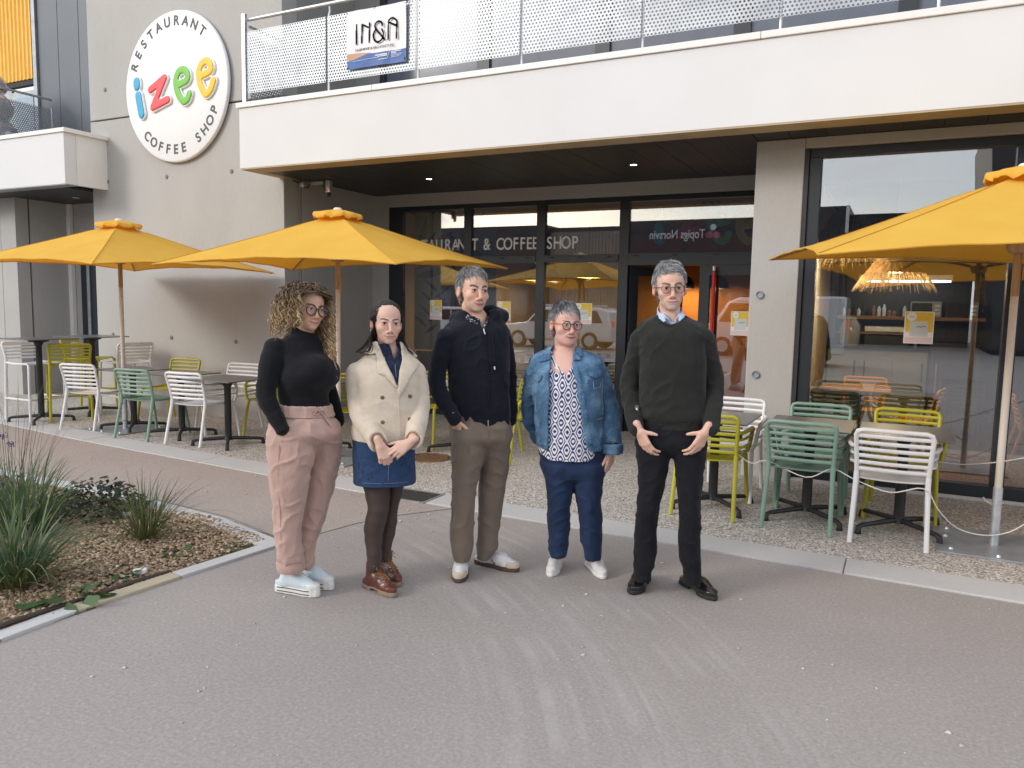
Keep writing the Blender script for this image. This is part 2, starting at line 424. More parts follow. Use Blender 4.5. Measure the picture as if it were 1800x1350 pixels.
def asphalt(name, c0, c1, streaks=False):
    m = mat(name, c0, .93, var=0); n, l, b = nodes(m); b.inputs['Specular IOR Level'].default_value = .25
    tc = n.new('ShaderNodeTexCoord')
    big = n.new('ShaderNodeTexNoise'); big.inputs['Scale'].default_value = .55; big.inputs['Detail'].default_value = 8; big.inputs['Roughness'].default_value = .62
    fine = n.new('ShaderNodeTexVoronoi'); fine.inputs['Scale'].default_value = 95
    fn = n.new('ShaderNodeTexNoise'); fn.inputs['Scale'].default_value = 60; fn.inputs['Detail'].default_value = 6; fn.inputs['Roughness'].default_value = .75
    for t in (big, fine, fn): l.new(tc.outputs['Object'], t.inputs['Vector'])
    r = ramp(n, [(.3, c0), (.7, c1)]); l.new(big.outputs['Fac'], r.inputs[0])
    r2 = ramp(n, [(.25, (.74, .74, .74)), (.5, (1, 1, 1)), (.74, (1.3, 1.29, 1.27))]); l.new(fn.outputs['Fac'], r2.inputs[0])
    x = n.new('ShaderNodeMix'); x.data_type = 'RGBA'; x.blend_type = 'MULTIPLY'; x.inputs['Factor'].default_value = .9
    l.new(r.outputs[0], x.inputs['A']); l.new(r2.outputs[0], x.inputs['B'])
    r3 = ramp(n, [(.0, (1.14, 1.14, 1.14)), (.10, (1, 1, 1))]); sep = n.new('ShaderNodeSeparateColor'); l.new(fine.outputs['Color'], sep.inputs[0]); l.new(sep.outputs[0], r3.inputs[0])
    x2 = n.new('ShaderNodeMix'); x2.data_type = 'RGBA'; x2.blend_type = 'MULTIPLY'; x2.inputs['Factor'].default_value = 1
    l.new(x.outputs['Result'], x2.inputs['A']); l.new(r3.outputs[0], x2.inputs['B']); out = x2.outputs['Result']
    if streaks:   # dusty tyre wear: arcs about a turning centre
        sx = n.new('ShaderNodeSeparateXYZ'); l.new(tc.outputs['Object'], sx.inputs[0])
        def M2(op, a, bb):
            k = n.new('ShaderNodeMath'); k.operation = op
            for q, s in enumerate((a, bb)):
                if isinstance(s, (int, float)): k.inputs[q].default_value = s
                elif s is not None: l.new(s, k.inputs[q])
            return k.outputs[0]
        dx = M2('ADD', sx.outputs[0], 4.6); dy = M2('ADD', sx.outputs[1], -.55)
        rad = M2('SQRT', M2('ADD', M2('MULTIPLY', dx, dx), M2('MULTIPLY', dy, dy)), None)
        nn = n.new('ShaderNodeTexNoise'); nn.noise_dimensions = '1D'; nn.inputs['Scale'].default_value = 13; nn.inputs['Detail'].default_value = 5
        l.new(M2('ADD', rad, M2('MULTIPLY', big.outputs['Fac'], .12)), nn.inputs['W'])
        band = ramp(n, [(.0, (0, 0, 0)), (.44, (0, 0, 0)), (.50, (1, 1, 1)), (.58, (1, 1, 1)), (.66, (0, 0, 0)), (1, (0, 0, 0))]); l.new(M2('DIVIDE', rad, 8.0), band.inputs[0])
        lines = ramp(n, [(.45, (0, 0, 0)), (.62, (1, 1, 1))]); l.new(nn.outputs['Fac'], lines.inputs[0])
        n3 = n.new('ShaderNodeTexNoise'); n3.inputs['Scale'].default_value = 2.3; n3.inputs['Detail'].default_value = 6; l.new(tc.outputs['Object'], n3.inputs['Vector'])
        gaps = ramp(n, [(.4, (0, 0, 0)), (.62, (1, 1, 1))]); l.new(n3.outputs['Fac'], gaps.inputs[0])
        fac = M2('MULTIPLY', M2('MULTIPLY', band.outputs[0], lines.outputs[0]), M2('MULTIPLY', gaps.outputs[0], .42))
        x3 = n.new('ShaderNodeMix'); x3.data_type = 'RGBA'; x3.inputs['B'].default_value = (.47, .45, .43, 1)
        l.new(fac, x3.inputs['Factor']); l.new(out, x3.inputs['A']); out = x3.outputs['Result']
    l.new(out, b.inputs['Base Color'])
    bp = n.new('ShaderNodeBump'); bp.inputs['Strength'].default_value = .28; bp.inputs['Distance'].default_value = .003
    l.new(fn.outputs['Fac'], bp.inputs['Height']); l.new(bp.outputs[0], b.inputs['Normal'])
    return m
M['asphalt'] = asphalt('weathered_asphalt', (.305, .280, .268), (.355, .328, .312), True)
M['path'] = asphalt('dusty_pink_asphalt', (.345, .298, .272), (.395, .346, .320))

def aggregate():
    m = mat('exposed_aggregate', (.4, .4, .4), .85, var=0); n, l, b = nodes(m)
    tc = n.new('ShaderNodeTexCoord'); v = n.new('ShaderNodeTexVoronoi'); v.inputs['Scale'].default_value = 84
    v2 = n.new('ShaderNodeTexNoise'); v2.inputs['Scale'].default_value = .9; v2.inputs['Detail'].default_value = 5
    l.new(tc.outputs['Object'], v.inputs['Vector']); l.new(tc.outputs['Object'], v2.inputs['Vector'])
    s = n.new('ShaderNodeSeparateColor'); l.new(v.outputs['Color'], s.inputs[0])
    r = ramp(n, [(.0, (.17, .16, .15)), (.15, (.36, .34, .32)), (.5, (.52, .50, .48)), (.8, (.66, .64, .61)), (1., (.88, .87, .85))]); l.new(s.outputs[0], r.inputs[0])
    e = ramp(n, [(.0, (1.15, 1.15, 1.15)), (.5, (.98, .97, .95)), (.75, (.70, .68, .65))])
    mu = n.new('ShaderNodeMath'); mu.operation = 'MULTIPLY'; mu.inputs[1].default_value = 1.1; l.new(v.outputs['Distance'], mu.inputs[0]); l.new(mu.outputs[0], e.inputs[0])
    x = n.new('ShaderNodeMix'); x.data_type = 'RGBA'; x.blend_type = 'MULTIPLY'; x.inputs['Factor'].default_value = 1
    l.new(r.outputs[0], x.inputs['A']); l.new(e.outputs[0], x.inputs['B'])
    g = ramp(n, [(.3, (.86, .85, .83)), (.7, (1.06, 1.06, 1.06))]); l.new(v2.outputs['Fac'], g.inputs[0])
    x2 = n.new('ShaderNodeMix'); x2.data_type = 'RGBA'; x2.blend_type = 'MULTIPLY'; x2.inputs['Factor'].default_value = 1
    l.new(x.outputs['Result'], x2.inputs['A']); l.new(g.outputs[0], x2.inputs['B']); l.new(x2.outputs['Result'], b.inputs['Base Color'])
    bp = n.new('ShaderNodeBump'); bp.inputs['Strength'].default_value = .6; bp.inputs['Distance'].default_value = .005; bp.invert = True
    l.new(v.outputs['Distance'], bp.inputs['Height']); l.new(bp.outputs[0], b.inputs['Normal'])
    return m
M['aggregate'] = aggregate()
M['soil'] = mat('brown_soil', (.16, .11, .07), .95, var=.4, scale=9, bump=.8, bscale=40)
# ================================================================== ground
def sheet(name, poly, z, m):
    mb = MB(); mb.add([(x, y, z) for x, y in poly], [tuple(range(len(poly)))])
    return struct(mb.build(name, m))
sheet('ground', [(-220, -220), (220, -220), (220, 220), (-220, 220)], 0., M['asphalt'])
KO = [(-24, 6.6), (-16, 6.05), (-9.98, 5.616), (-9.04, 5.48), (-7.5, 5.345), (-5.12, 5.18), (-4.05, 5.10), (-2.55, 5.075), (-1.6, 5.045), (-.5, 5.01), (.70, 4.975), (4, 4.90), (14, 4.75)]
KI = [(-24, 6.95), (-16, 6.4), (-9.98, 5.97), (-9.04, 5.84), (-7.5, 5.70), (-5.12, 5.52), (-4.05, 5.43), (-2.55, 5.40), (-1.6, 5.36), (-.5, 5.32), (.70, 5.29), (4, 5.22), (14, 5.08)]
def lerp_poly(P, x):
    for a, b in zip(P, P[1:]):
        if a[0] <= x <= b[0]: t = (x - a[0]) / (b[0] - a[0]); return a[1] + t * (b[1] - a[1])
    return P[-1][1]
# dusty pink footpath along the kerb, left part
sheet('footpath', [(-24, 4.15), (-7.2, 4.12), (-5.3, 4.10), (-4.35, 4.02), (-3.56, 3.80), (-3.50, 4.04), (-3.44, 4.36), (-3.30, 4.70), (-3.10, 5.0), (-3.0, 5.16)] + [(x, y + .05) for x, y in KO[::-1] if x < -3.0], .004, M['path'])
tb = MB()
for (a, b) in zip(KI, KI[1:]): tb.add([(a[0], a[1] - .04, .008), (b[0], b[1] - .04, .008), (b[0], 7.75, .008), (a[0], 7.75, .008)], [(0, 1, 2, 3)])
tb.bb(-7.09, -1.29, 7.74, 9.45, -.05, .0082)
struct(tb.build('terrace', M['aggregate']))
# kerb: flush concrete stones, narrow joints between them
kerb = MB(); kerb.bb(-24, -23.9, 6.7, 6.9, -.05, .0); kr = struct(kerb.build('kerb', M['kerb']))
GR = (-3.80, -3.32)                                     # the drain grate interrupts the kerb here
js = [-24 + 2.0 * i for i in range(0, 8)] + [-8.05, -6.1, -4.55, GR[0]], [GR[1], -2.21, -.225, 1.76, 3.74, 5.7, 7.7, 9.7, 11.7, 13.7]
rk = random.Random(3)
for row in js:
    for a, b in zip(row, row[1:]):
        mb = MB(); a2, b2 = a + .004, b - .004; z = .012 + rk.uniform(-.001, .0015)
        ya, yb, yc, yd = lerp_poly(KO, a2), lerp_poly(KO, b2), lerp_poly(KI, b2), lerp_poly(KI, a2)
        mb.add([(a2, ya, -.06), (b2, yb, -.06), (b2, yc, -.06), (a2, yd, -.06), (a2, ya, z), (b2, yb, z), (b2, yc, z), (a2, yd, z)], [(4, 5, 6, 7), (0, 1, 5, 4), (1, 2, 6, 5), (2, 3, 7, 6), (3, 0, 4, 7)])
        mb.build('kerb_stone', M['kerb'], kr, bev=.004)
# drain grate
gt = thing('drain_grate', 'dark slotted drain grate set in the pale kerb behind the woman in the beige coat', 'drain grate', (-3.56, 5.20, 0))
g0 = MB(); g0.bb(-.23, .23, -.13, .20, -.06, -.03); g0.build('pit', M['rubber'], gt)
g1 = MB()
for k in range(2): g1.bb(-.235, .235, -.135 + k * .325, -.115 + k * .325, -.03, .013)
for k in range(2): g1.bb(-.235 + k * .45, -.215 + k * .45, -.115, .19, -.03, .013)
g1.build('frame', M['steel'], gt)
sl = MB(); sl.bb(-.215, .215, -.012, .012, -.02, .011); sd = sl.me('slat', mat('cast_iron', (.07, .068, .066), .5, metal=.5, var=.2))
for k in range(7): link('slat', sd, gt, (0, -.088 + k * .0425, 0))
# manhole cover
mc = thing('manhole_cover', 'round rusty manhole cover with raised bars in the pebbled terrace', 'manhole cover', (-4.28, 6.62, .008))
rust = mat('rusty_iron', (.22, .13, .07), .65, metal=.3, var=.35, scale=14, bump=.3)
c0 = MB(); c0.lathe([(0, .006), (.20, .006), (.20, .0), (.215, .0), (.215, .008), (.235, .008), (.24, 0)], 32); c0.build('plate', rust, mc)
bar = MB(); bar.bb(-.045, .045, -.012, .012, .004, .014); bd = bar.me('tread_bar', rust)
for i in range(-2, 3):
    for j in range(-4, 5):
        x, y = i * .085 + (j % 2) * .042, j * .040
        if x * x + y * y < .155 ** 2: link('tread_bar', bd, mc, (x, y, 0), .5 if j % 2 else -.5)
# planting bed: soil, edging, gravel
BX0, BX1, BY0, BY1 = -9.2, -3.72, -1.2, 3.90
sheet('planting_bed', [(BX0, BY0), (BX1, BY0), (BX1 + .12, BY1 - .2), (BX1 + .03, BY1 - .05), (-5.3, 4.0), (BX0, 3.97)], .004, M['soil'])
ed = MB(); ed.bb(-9.3, -9.2, -1.2, 0, -.05, .01); edg = struct(ed.build('bed_edging', M['kerb']))
limest = concrete('yellowed_concrete', (.46, .41, .30))
def edge_stone(a, b, w0, w1, m=None):
    a, b = Vector(a), Vector(b); d = (b - a).normalized(); nrm = Vector((-d.y, d.x)); a2, b2 = a + d * .004, b - d * .004
    P = [a2, b2, b2 + nrm * w1, a2 + nrm * w0]; zt = .018 if w0 < .12 else .0155; mb = MB()
    mb.add([(p.x, p.y, -.06) for p in P] + [(p.x, p.y, zt) for p in P], [(4, 5, 6, 7), (0, 1, 5, 4), (1, 2, 6, 5), (2, 3, 7, 6), (3, 0, 4, 7)])
    mb.build('edging_stone', m or M['kerb'], edg, bev=.004)
E1 = [(-3.70, -1.2), (-3.68, 0.), (-3.645, 1.0), (-3.63, 2.0), (-3.64, 2.38), (-3.60, 2.98), (-3.53, 3.74)]
for i, (a, b) in enumerate(zip(E1, E1[1:])): edge_stone(a, b, .10, .10, limest if i == 4 else None)
E2 = [(-3.53, 3.745), (-4.35, 3.965), (-5.3, 4.06), (-6.2, 4.10), (-7.2, 4.08), (-9.2, 4.05)]
for a, b in zip(E2, E2[1:]): edge_stone(a, b, .16, .16)
rg = np.random.default_rng(11)
def pebbles(name, pts, sizes, cols, mname):
    n = len(pts); base = np.array([[1, 0, 0], [-.5, .87, 0], [-.5, -.87, 0], [.35, .5, .62], [.3, -.6, .55], [-.6, .05, .6]]); fc = np.array([[0, 3, 4], [3, 5, 4], [0, 1, 3], [1, 5, 3], [1, 2, 5], [2, 4, 5], [2, 0, 4]])
    B = base[None] * (1 + rg.uniform(-.35, .35, (n, 6, 3))) * sizes[:, None, None] * np.array([1, 1, .8]); th = rg.uniform(0, 6.28, n); c, s = np.cos(th)[:, None], np.sin(th)[:, None]
    V = np.stack([B[..., 0] * c - B[..., 1] * s, B[..., 0] * s + B[..., 1] * c, B[..., 2]], -1) + pts[:, None]
    F = (fc[None] + np.arange(n)[:, None, None] * 6).reshape(-1, 3)
    m = bpy.data.materials.new(mname); m.use_nodes = True; nn, l, b = nodes(m); b.inputs['Roughness'].default_value = .85
    a = nn.new('ShaderNodeAttribute'); a.attribute_name = 'tint'; l.new(a.outputs['Color'], b.inputs['Base Color'])
    return link(name, np_mesh(name, V.reshape(-1, 3), F, m, False, np.repeat(cols, 6, 0)))
n = 30000
gp = np.stack([rg.uniform(-7.2, -3.70, n), rg.uniform(1.1, 3.93, n), np.zeros(n)], 1); gp = gp[(gp[:, 0] < -3.755 + (gp[:, 1] - 1) * .045) & (gp[:, 1] < 3.90 + .1 * np.clip((-gp[:, 0] - 3.7) / 1.4, 0, 1) - np.clip((gp[:, 0] + 4.2), 0, 1) * .35)]
hum = .02 * vnoise(np.concatenate([gp[:, :2] * 2.2, np.zeros((len(gp), 1))], 1)); gp[:, 2] = hum
pal = np.array([(.34, .25, .155), (.42, .32, .21), (.24, .17, .105), (.50, .41, .30), (.30, .20, .12), (.19, .14, .10), (.58, .52, .42)])
cols = pal[rg.choice(7, len(gp), p=[.26, .22, .2, .09, .12, .07, .04])] * rg.uniform(.8, 1.15, (len(gp), 1))
stuff(pebbles('gravel', gp, rg.uniform(.008, .017, len(gp)), cols, 'tan_gravel'))
# loose pale stones on the asphalt and on the path
n = 130; sp = np.concatenate([np.stack([rg.uniform(-3.4, 1.2, n), rg.uniform(1.9, 4.9, n), np.full(n, .001)], 1), np.stack([rg.normal(-3.4, .55, 90), rg.normal(4.7, .3, 90), np.full(90, .006)], 1), np.stack([rg.uniform(-9, -3.5, 60), rg.uniform(4.3, 5.2, 60), np.full(60, .006)], 1)])
stuff(pebbles('loose_grit', sp, rg.uniform(.003, .010, len(sp)) * rg.choice([.8, 1, 1.4], len(sp)), np.array([(.55, .52, .47)]) * rg.uniform(.7, 1.2, (len(sp), 1)), 'pale_grit'))
# ================================================================== restaurant building
W = 7.53; ZS = 3.151; FY = 6.885
rb = thing('restaurant_building', 'two storey grey concrete building with white balcony band and recessed dark glass shopfront', 'building', (-4, 7.5, 0))
rb.location = (0, 0, 0)
def part(name, m, mb, par=rb, bev=0., smooth=False): return mb.build(name, m, par, smooth=smooth, bev=bev)
def cbox(name, m, x0, x1, y0, y1, z0, z1, par=rb, bev=0.): mb = MB(); mb.bb(x0, x1, y0, y1, z0, z1); return part(name, m, mb, par, bev)
# sign wall in two precast panels with a recessed joint
w1 = cbox('concrete_panel', M['concrete'], -10.775, -7.065, W, 7.80, 0, 4.135, bev=.008)
w2 = cbox('concrete_panel', M['concrete'], -10.775, -7.065, W, 7.80, 4.155, 7.6, bev=.008)
cbox('panel_backing', M['concrete'], -10.77, -7.30, 7.80, 8.60, 0, 7.6)
for k, (x, z) in enumerate([(-9.18, 1.05), (-7.94, 1.04), (-10.43, 3.27), (-9.19, 3.27), (-7.96, 3.27), (-10.42, 4.56), (-10.43, 1.05), (-7.4, 4.6)]):
    h = MB(); h.lathe([(0, .010), (.017, .010), (.020, .002), (.030, .0), (.030, .003), (.032, -.002)], 16); o = h.build('tie_hole', concrete('tie_hole_concrete', (.25, .235, .21)) if k == 0 else bpy.data.materials['tie_hole_concrete'], w1, smooth=True); o.rotation_euler = (PI / 2, 0, 0); o.location = (x, W - .001, z)
# side wall of the recess: two panels, vertical joint
cbox('recess_side_panel', M['concrete'], -7.30, -7.075, 7.81, 7.845, 0, ZS + .7)
cbox('recess_side_panel', M['concrete'], -7.30, -7.065, 7.865, 9.62, 0, ZS + .7, bev=.006)
cbox('joint_strip', M['rubber'], -7.3, -7.10, 7.845, 7.865, 0, ZS + .7)
cbox('recess_back_wall', M['concrete'], -7.065, -6.765, 9.36, 9.62, 0, ZS - .002)
cbox('recess_beam', M['concrete'], -6.765, -1.302, 9.33, 9.62, 2.975, ZS - .002, bev=.006)
# pillar and lintel on the right
pl = cbox('pillar', M['concrete'], -1.300, -.875, W, 9.62, 0, ZS - .004, bev=.010)
for z in (1.74, .99):
    h = MB(); h.lathe([(0, .004), (.022, .004), (.028, .016), (.034, .016), (.036, -.004)], 18); o = h.build('tie_hole', M['steel'], pl, smooth=True); o.rotation_euler = (PI / 2, 0, 0); o.location = (-1.205, W - .006, z)
cbox('lintel', M['concrete'], -.873, 12, W + .003, 7.80, 3.055, ZS - .004, bev=.006)
cbox('threshold', M['kerb'], -.873, 12, 7.555, 7.80, -.02, .035, bev=.004)
# balcony band: white fascia, its metal cap, beige underside
fa = cbox('fascia', M['white'], -7.145, 13, FY, 7.06, ZS, 3.845, bev=.006)
cbox('fascia_end', M['white'], -7.143, -7.067, 7.06, W - .003, ZS + .001, 3.845)
cbox('underside_strip', M['beige'], -7.140, 13, FY + .004, 7.155, ZS - .012, ZS - .001)
cbox('underside_strip', M['beige'], -7.140, -6.99, 7.157, W - .004, ZS - .012, ZS - .001)
for a, b in ((-7.175, -5.2), (-5.196, -1.2), (-1.196, 2.8), (2.804, 13)): cbox('cap', M['cap'], a, b, FY - .022, 7.16, 3.847, 3.905, bev=.005)
cbox('balcony_slab', M['concrete'], -7.06, 13, 7.06, 9.6, 3.20, 3.84)
# soffit planks run front to back
pk = MB(); pk.bb(-.1475, .1475, 7.16, 9.36, ZS - .008, ZS + .012); pkd = pk.me('soffit_plank', M['soffit'])
cbox('soffit_backing', M['rubber'], -7.06, 13, 7.157, 9.6, ZS + .016, ZS + .04)
pk2 = MB(); pk2.bb(-.1475, .1475, 7.16, W + .2, ZS - .002, ZS + .012); pk2d = pk2.me('soffit_plank', M['soffit'])
k = 0
while -6.84 + .3 * k < 9:
    x = -6.84 + .3 * k; o = link('soffit_plank', pkd if x < -1.35 else pk2d, rb, (x, 0, random.uniform(-.001, .001))); k += 1
# left balcony of the same band
cbox('fascia', M['white'], -26, -10.43, FY, 7.06, ZS, 3.845, bev=.006)
cbox('fascia_end', mat('white_render_side', (.80, .79, .765), .75, var=.02), -10.50, -10.43, 7.062, W + .9, ZS + .001, 3.845)
for a, b in ((-26, -14), (-13.996, -10.39)): cbox('cap', M['cap'], a, b, FY - .022, 7.16, 3.847, 3.905, bev=.005)
cbox('cap', M['cap'], -10.56, -10.39, 7.162, W + .9, 3.847, 3.905, bev=.005)
cbox('underside_strip', M['steel'], -26, -10.435, FY + .004, 7.08, ZS - .010, ZS - .001)
cbox('balcony_slab', M['concrete'], -26, -10.50, 7.06, 8.7, 3.20, 3.84)
cbox('alcove_soffit', M['soffit'], -26, -10.775, 7.084, 8.7, ZS - .012, ZS + .02)
cbox('alcove_back_wall', M['concrete'], -12.52, -10.78, 8.38, 8.7, 0, ZS - .014)
cbox('alcove_side_wall', M['concrete'], -13.0, -12.60, 7.70, 8.7, 0, ZS - .014)
cbox('alcove_side_wall', M['concrete'], -13.0, -12.60, 7.47, 7.672, 0, ZS - .014)
cbox('joint_strip', M['rubber'], -13.0, -12.63, 7.672, 7.70, 0, ZS - .014)
cbox('alcove_front_wall', M['concrete'], -26, -13.002, 7.465, 8.7, 0, ZS - .014)
cbox('downpipe', M['cap'], -12.60, -12.51, 8.30, 8.376, 0, ZS - .014, bev=.01)
cbox('alcove_door', M['frame'], -12.30, -11.93, 8.325, 8.376, 0, 2.55, bev=.004)
cbox('door_stile', M['steel'], -12.12, -12.05, 8.30, 8.323, 0, 2.55, bev=.003)
# upper storey: dark cladding sheets, yellow corrugated wall, glazed loggia
M['clad'] = mat('dark_cladding', (.105, .125, .15), .42, metal=.25, var=.10, scale=.6)
for i in range(5): cbox('cladding_sheet', M['clad'], -13.50 + i * .545 + .004, -13.50 + (i + 1) * .545 - .004, 8.52, 8.6, 3.84, 7.6, bev=.006)
cbox('cladding_corner', M['steel'], -13.60, -13.505, 8.48, 8.6, 3.84, 7.6)
yel = mat('yellow_corrugated_sheet', (.86, .47, .055), .5, var=.04)
yb = MB(); xs = np.arange(-17, -13.60, .0275)
pr = [(x, 8.50 - (.022 if (i // 2) % 2 else 0)) for i, x in enumerate(xs)]
for (a, b) in zip(pr, pr[1:]): yb.add([(a[0], a[1], 5.33), (b[0], b[1], 5.33), (b[0], b[1], 7.6), (a[0], a[1], 7.6)], [(0, 1, 2, 3)])
yb.build('yellow_sheeting', yel, rb)
cbox('yellow_backing', M['rubber'], -17, -13.60, 8.505, 8.6, 5.24, 7.6)
cbox('loggia_wall', M['steel'], -17, -14.35, 8.55, 8.6, 3.84, 5.24)
gd = cbox('glazed_door', M['steel'], -14.33, -13.61, 8.54, 8.59, 3.84, 5.16)
cbox('pane', mat('blue_reflecting_pane', (.25, .36, .48), .05, var=.05, spec=.9), -14.24, -13.70, 8.525, 8.538, 3.95, 5.05, gd)
# upper facade behind the main balcony
M['upper'] = concrete('upper_wall', (.33, .32, .30))
cbox('upper_wall', M['upper'], -7.06, -6.62, 8.95, 9.3, 3.84, 7.6)
cbox('upper_wall', M['upper'], -6.62, 13, 8.95, 9.3, 6.35, 7.6)
cbox('upper_wall_side', M['upper'], -7.30, -7.062, 7.802, 9.3, ZS + .71, 7.6)
bluegl = mat('upper_glass', (.13, .15, .19), .12, var=.05, spec=.4)
for i in range(10):
    x0 = -6.62 + i * 1.62
    f = MB(); f.bb(x0, x0 + .09, 8.93, 9.02, 3.84, 6.35); f.bb(x0 + 1.53, x0 + 1.62, 8.93, 9.02, 3.84, 6.35); f.bb(x0 + .09, x0 + 1.53, 8.93, 9.02, 3.84, 3.96); f.bb(x0 + .09, x0 + 1.53, 8.93, 9.02, 6.25, 6.35)
    fo = f.build('upper_window', M['frame'], rb); cbox('pane', bluegl, x0 + .09, x0 + 1.53, 8.97, 8.985, 3.96, 6.25, fo)
# ------------------------------------------------------------------ shopfront in the recess (plane y = 9.40)
GY = 9.40
def framebox(name, x0, x1, z0, z1, par, m=None, y0=GY - .05, y1=GY + .05): return cbox(name, m or M['frame'], x0, x1, y0, y1, z0, z1, par, bev=.004)
sf = rb
framebox('mullion', -6.763, -6.54, 0, 2.973, sf)
for x0, x1 in ((-5.505, -5.385), (-4.392, -4.267), (-3.243, -3.115)): framebox('mullion', x0, x1, 0, 2.973, sf, y0=GY - .038)
framebox('mullion', -1.40, -1.302, 0, 2.973, sf)
bays = [(-6.54, -5.505), (-5.385, -4.392), (-4.267, -3.243)]
for i, (a, b) in enumerate(bays):
    framebox('head_rail', a, b, 2.91, 2.973, sf); t = framebox('transom', a, b, 2.165, 2.262, sf); framebox('sill_rail', a, b, .0, .12, sf)
    for x in (a + .12, (a + b) / 2, b - .12): cbox('vent_slot', M['rubber'], x - .03, x + .03, GY - .053, GY - .049, 2.222, 2.238, t)
    cbox('pane', M['glass'], a, b, GY - .006, GY + .006, .12, 2.165, sf); cbox('pane', M['glass'], a, b, GY - .006, GY + .006, 2.262, 2.91, sf)
a, b = -3.115, -1.40
framebox('head_rail', a, b, 2.91, 2.973, sf); t = framebox('transom', a, b, 2.12, 2.275, sf)
for x in (a + .1, a + .6, a + 1.1, b - .1): cbox('vent_slot', M['rubber'], x - .03, x + .03, GY - .053, GY - .049, 2.235, 2.251, t)
cbox('pane', M['glass'], a, b, GY - .006, GY + .006, 2.275, 2.91, sf)
def door(x0, x1, open_rz=0., hinge=0, hx=None):
    d = link('door', None, sf, (x0 if hinge == 0 else x1, GY, 0), open_rz); s = 1 if hinge == 0 else -1; w = x1 - x0
    def bx(n, m, a, b_, y0, y1, z0, z1): mb = MB(); mb.bb(min(s * a, s * b_), max(s * a, s * b_), y0, y1, z0, z1); return mb.build(n, m, d, bev=.003)
    mb = MB()
    for q in ((0, .12, .02, 2.115), (w - .12, w, .02, 2.115)): mb.bb(min(s * q[0], s * q[1]), max(s * q[0], s * q[1]), -.035, .035, q[2], q[3])
    for z0, z1 in ((.02, .16), (2.0, 2.115)): mb.bb(min(s * .12, s * (w - .12)), max(s * .12, s * (w - .12)), -.035, .035, z0, z1)
    mb.build('door_frame', M['frame'], d); bx('pane', M['glass'], .12, w - .12, -.006, .006, .16, 2.0)
    for y in (-.10, .10):
        hd = MB(); hd.tube([(s * hx, y, .55), (s * hx, y, 2.05)], .021, 12); hd.build('door_handle', M['red'], d, smooth=True)
        st = MB(); [st.tube([(s * hx, y, z), (s * hx, 0, z)], .014, 8) for z in (.62, 2.03)]; st.tube([(s * hx, y, 2.05), (s * hx, y, 2.10)], .022, 10); st.build('handle_stub', M['galv'], d, smooth=True)
door(-3.105, -2.26, 0.95, 0, .74)
door(-2.21, -1.405, 0., 1, .62)
# ------------------------------------------------------------------ large window on the right (plane y = 7.63)
RY = 7.63
wy0, wy1 = RY - .06, RY + .06
def rframe(name, x0, x1, z0, z1, y0=wy0, y1=wy1, m=None): return cbox(name, m or M['frame'], x0, x1, y0, y1, z0, z1, rb, bev=.004)
rframe('reveal_trim', -.873, -.835, .036, 3.053, W + .006, 7.7, M['soffit'])
xs = [-.833, .755, 2.35, 3.95, 5.6]
rframe('sill_rail', -.833, 5.7, .036, .14); rframe('head_rail', -.833, 5.7, 2.975, 3.053)
for i, x in enumerate(xs): rframe('mullion', x, x + .10, .14, 2.975, wy0 - .008, wy1)
for a, b in zip(xs, xs[1:]): cbox('pane', M['glass'], a + .10, b, RY - .006, RY + .006, .14, 2.975)
# back of the building, so that nothing shows through
cbox('rear_wall', M['upper'], -12, 13, 15.2, 15.5, 0, 7.6); cbox('roof_slab', M['upper'], -17, 13, 7.82, 15.5, 7.6, 7.8)
cbox('floor_slab', M['upper'], -7.3, 13, 9.62, 15.2, 3.02, 3.19); cbox('floor_slab', M['upper'], -.873, 13, 7.82, 9.62, 3.06, 3.19)
# soffit downlights
lamp_on = emit('downlight_glow', (1, .95, .86), 14.)
for i, (x, y, lab) in enumerate([(-5.36, 8.25, 'small round downlight glowing in the dark soffit above the middle parasol'), (-2.71, 8.22, 'small round downlight glowing in the dark soffit nearest the pillar'), (-11.63, 7.84, 'flat downlight in the dark ceiling under the short left balcony')]):
    t = thing('downlight', lab, 'downlight', (x, y, ZS - .009 if i < 2 else ZS - .013), group='downlights in the soffit')
    r = MB(); r.lathe([(.036, 0), (.048, -.001), (.050, -.006), (.036, -.006)], 20, caps=False); r.build('trim_ring', M['cap'], t, smooth=True)
    g = MB(); g.lathe([(0, -.002), (.036, -.002)], 20, caps=False); g.build('lamp_face', lamp_on if i < 2 else M['cap'], t)

# ================================================================== balcony railing, round sign, banner
def perforated(x0, x1, z0, z1, p=.036, r=.0112):
    """sheet with real round holes on a staggered grid, in local x and z"""
    nx = max(2, int(round((x1 - x0) / p))); p = (x1 - x0) / nx; q = p * .866; nz = max(2, int((z1 - z0) / q)); q = (z1 - z0) / nz
    V = []; F = []; hexo = [(0, 2 / 3), (.5, 1 / 3), (.5, -1 / 3), (0, -2 / 3), (-.5, -1 / 3), (-.5, 1 / 3)]
    for j in range(nz):
        for i in range(nx):
            cx = x0 + (i + (.5 if j % 2 else 0)) * p + p * .25; cz = z0 + (j + .5) * q; o = len(V)
            for a, b in hexo: V.append((min(max(cx + a * p, x0), x1), 0, min(max(cz + b * q, z0), z1)))
            for k in range(6): th = PI / 2 - k * PI / 3; V.append((min(max(cx + r * math.cos(th), x0), x1), 0, cz + r * math.sin(th)))
            for k in range(6): k2 = (k + 1) % 6; F.append((o + k, o + k2, o + 6 + k2, o + 6 + k))
    mb = MB(); mb.add(V, F); return mb
rail = thing('balcony_railing', 'galvanised railing of perforated sheets along the long white balcony, banner tied to it', 'railing', (0, 6.945, 0))
posts = [-7.10, -5.87, -4.68, -3.47, -2.25, -1.06, .10, 1.3, 2.5, 3.7]
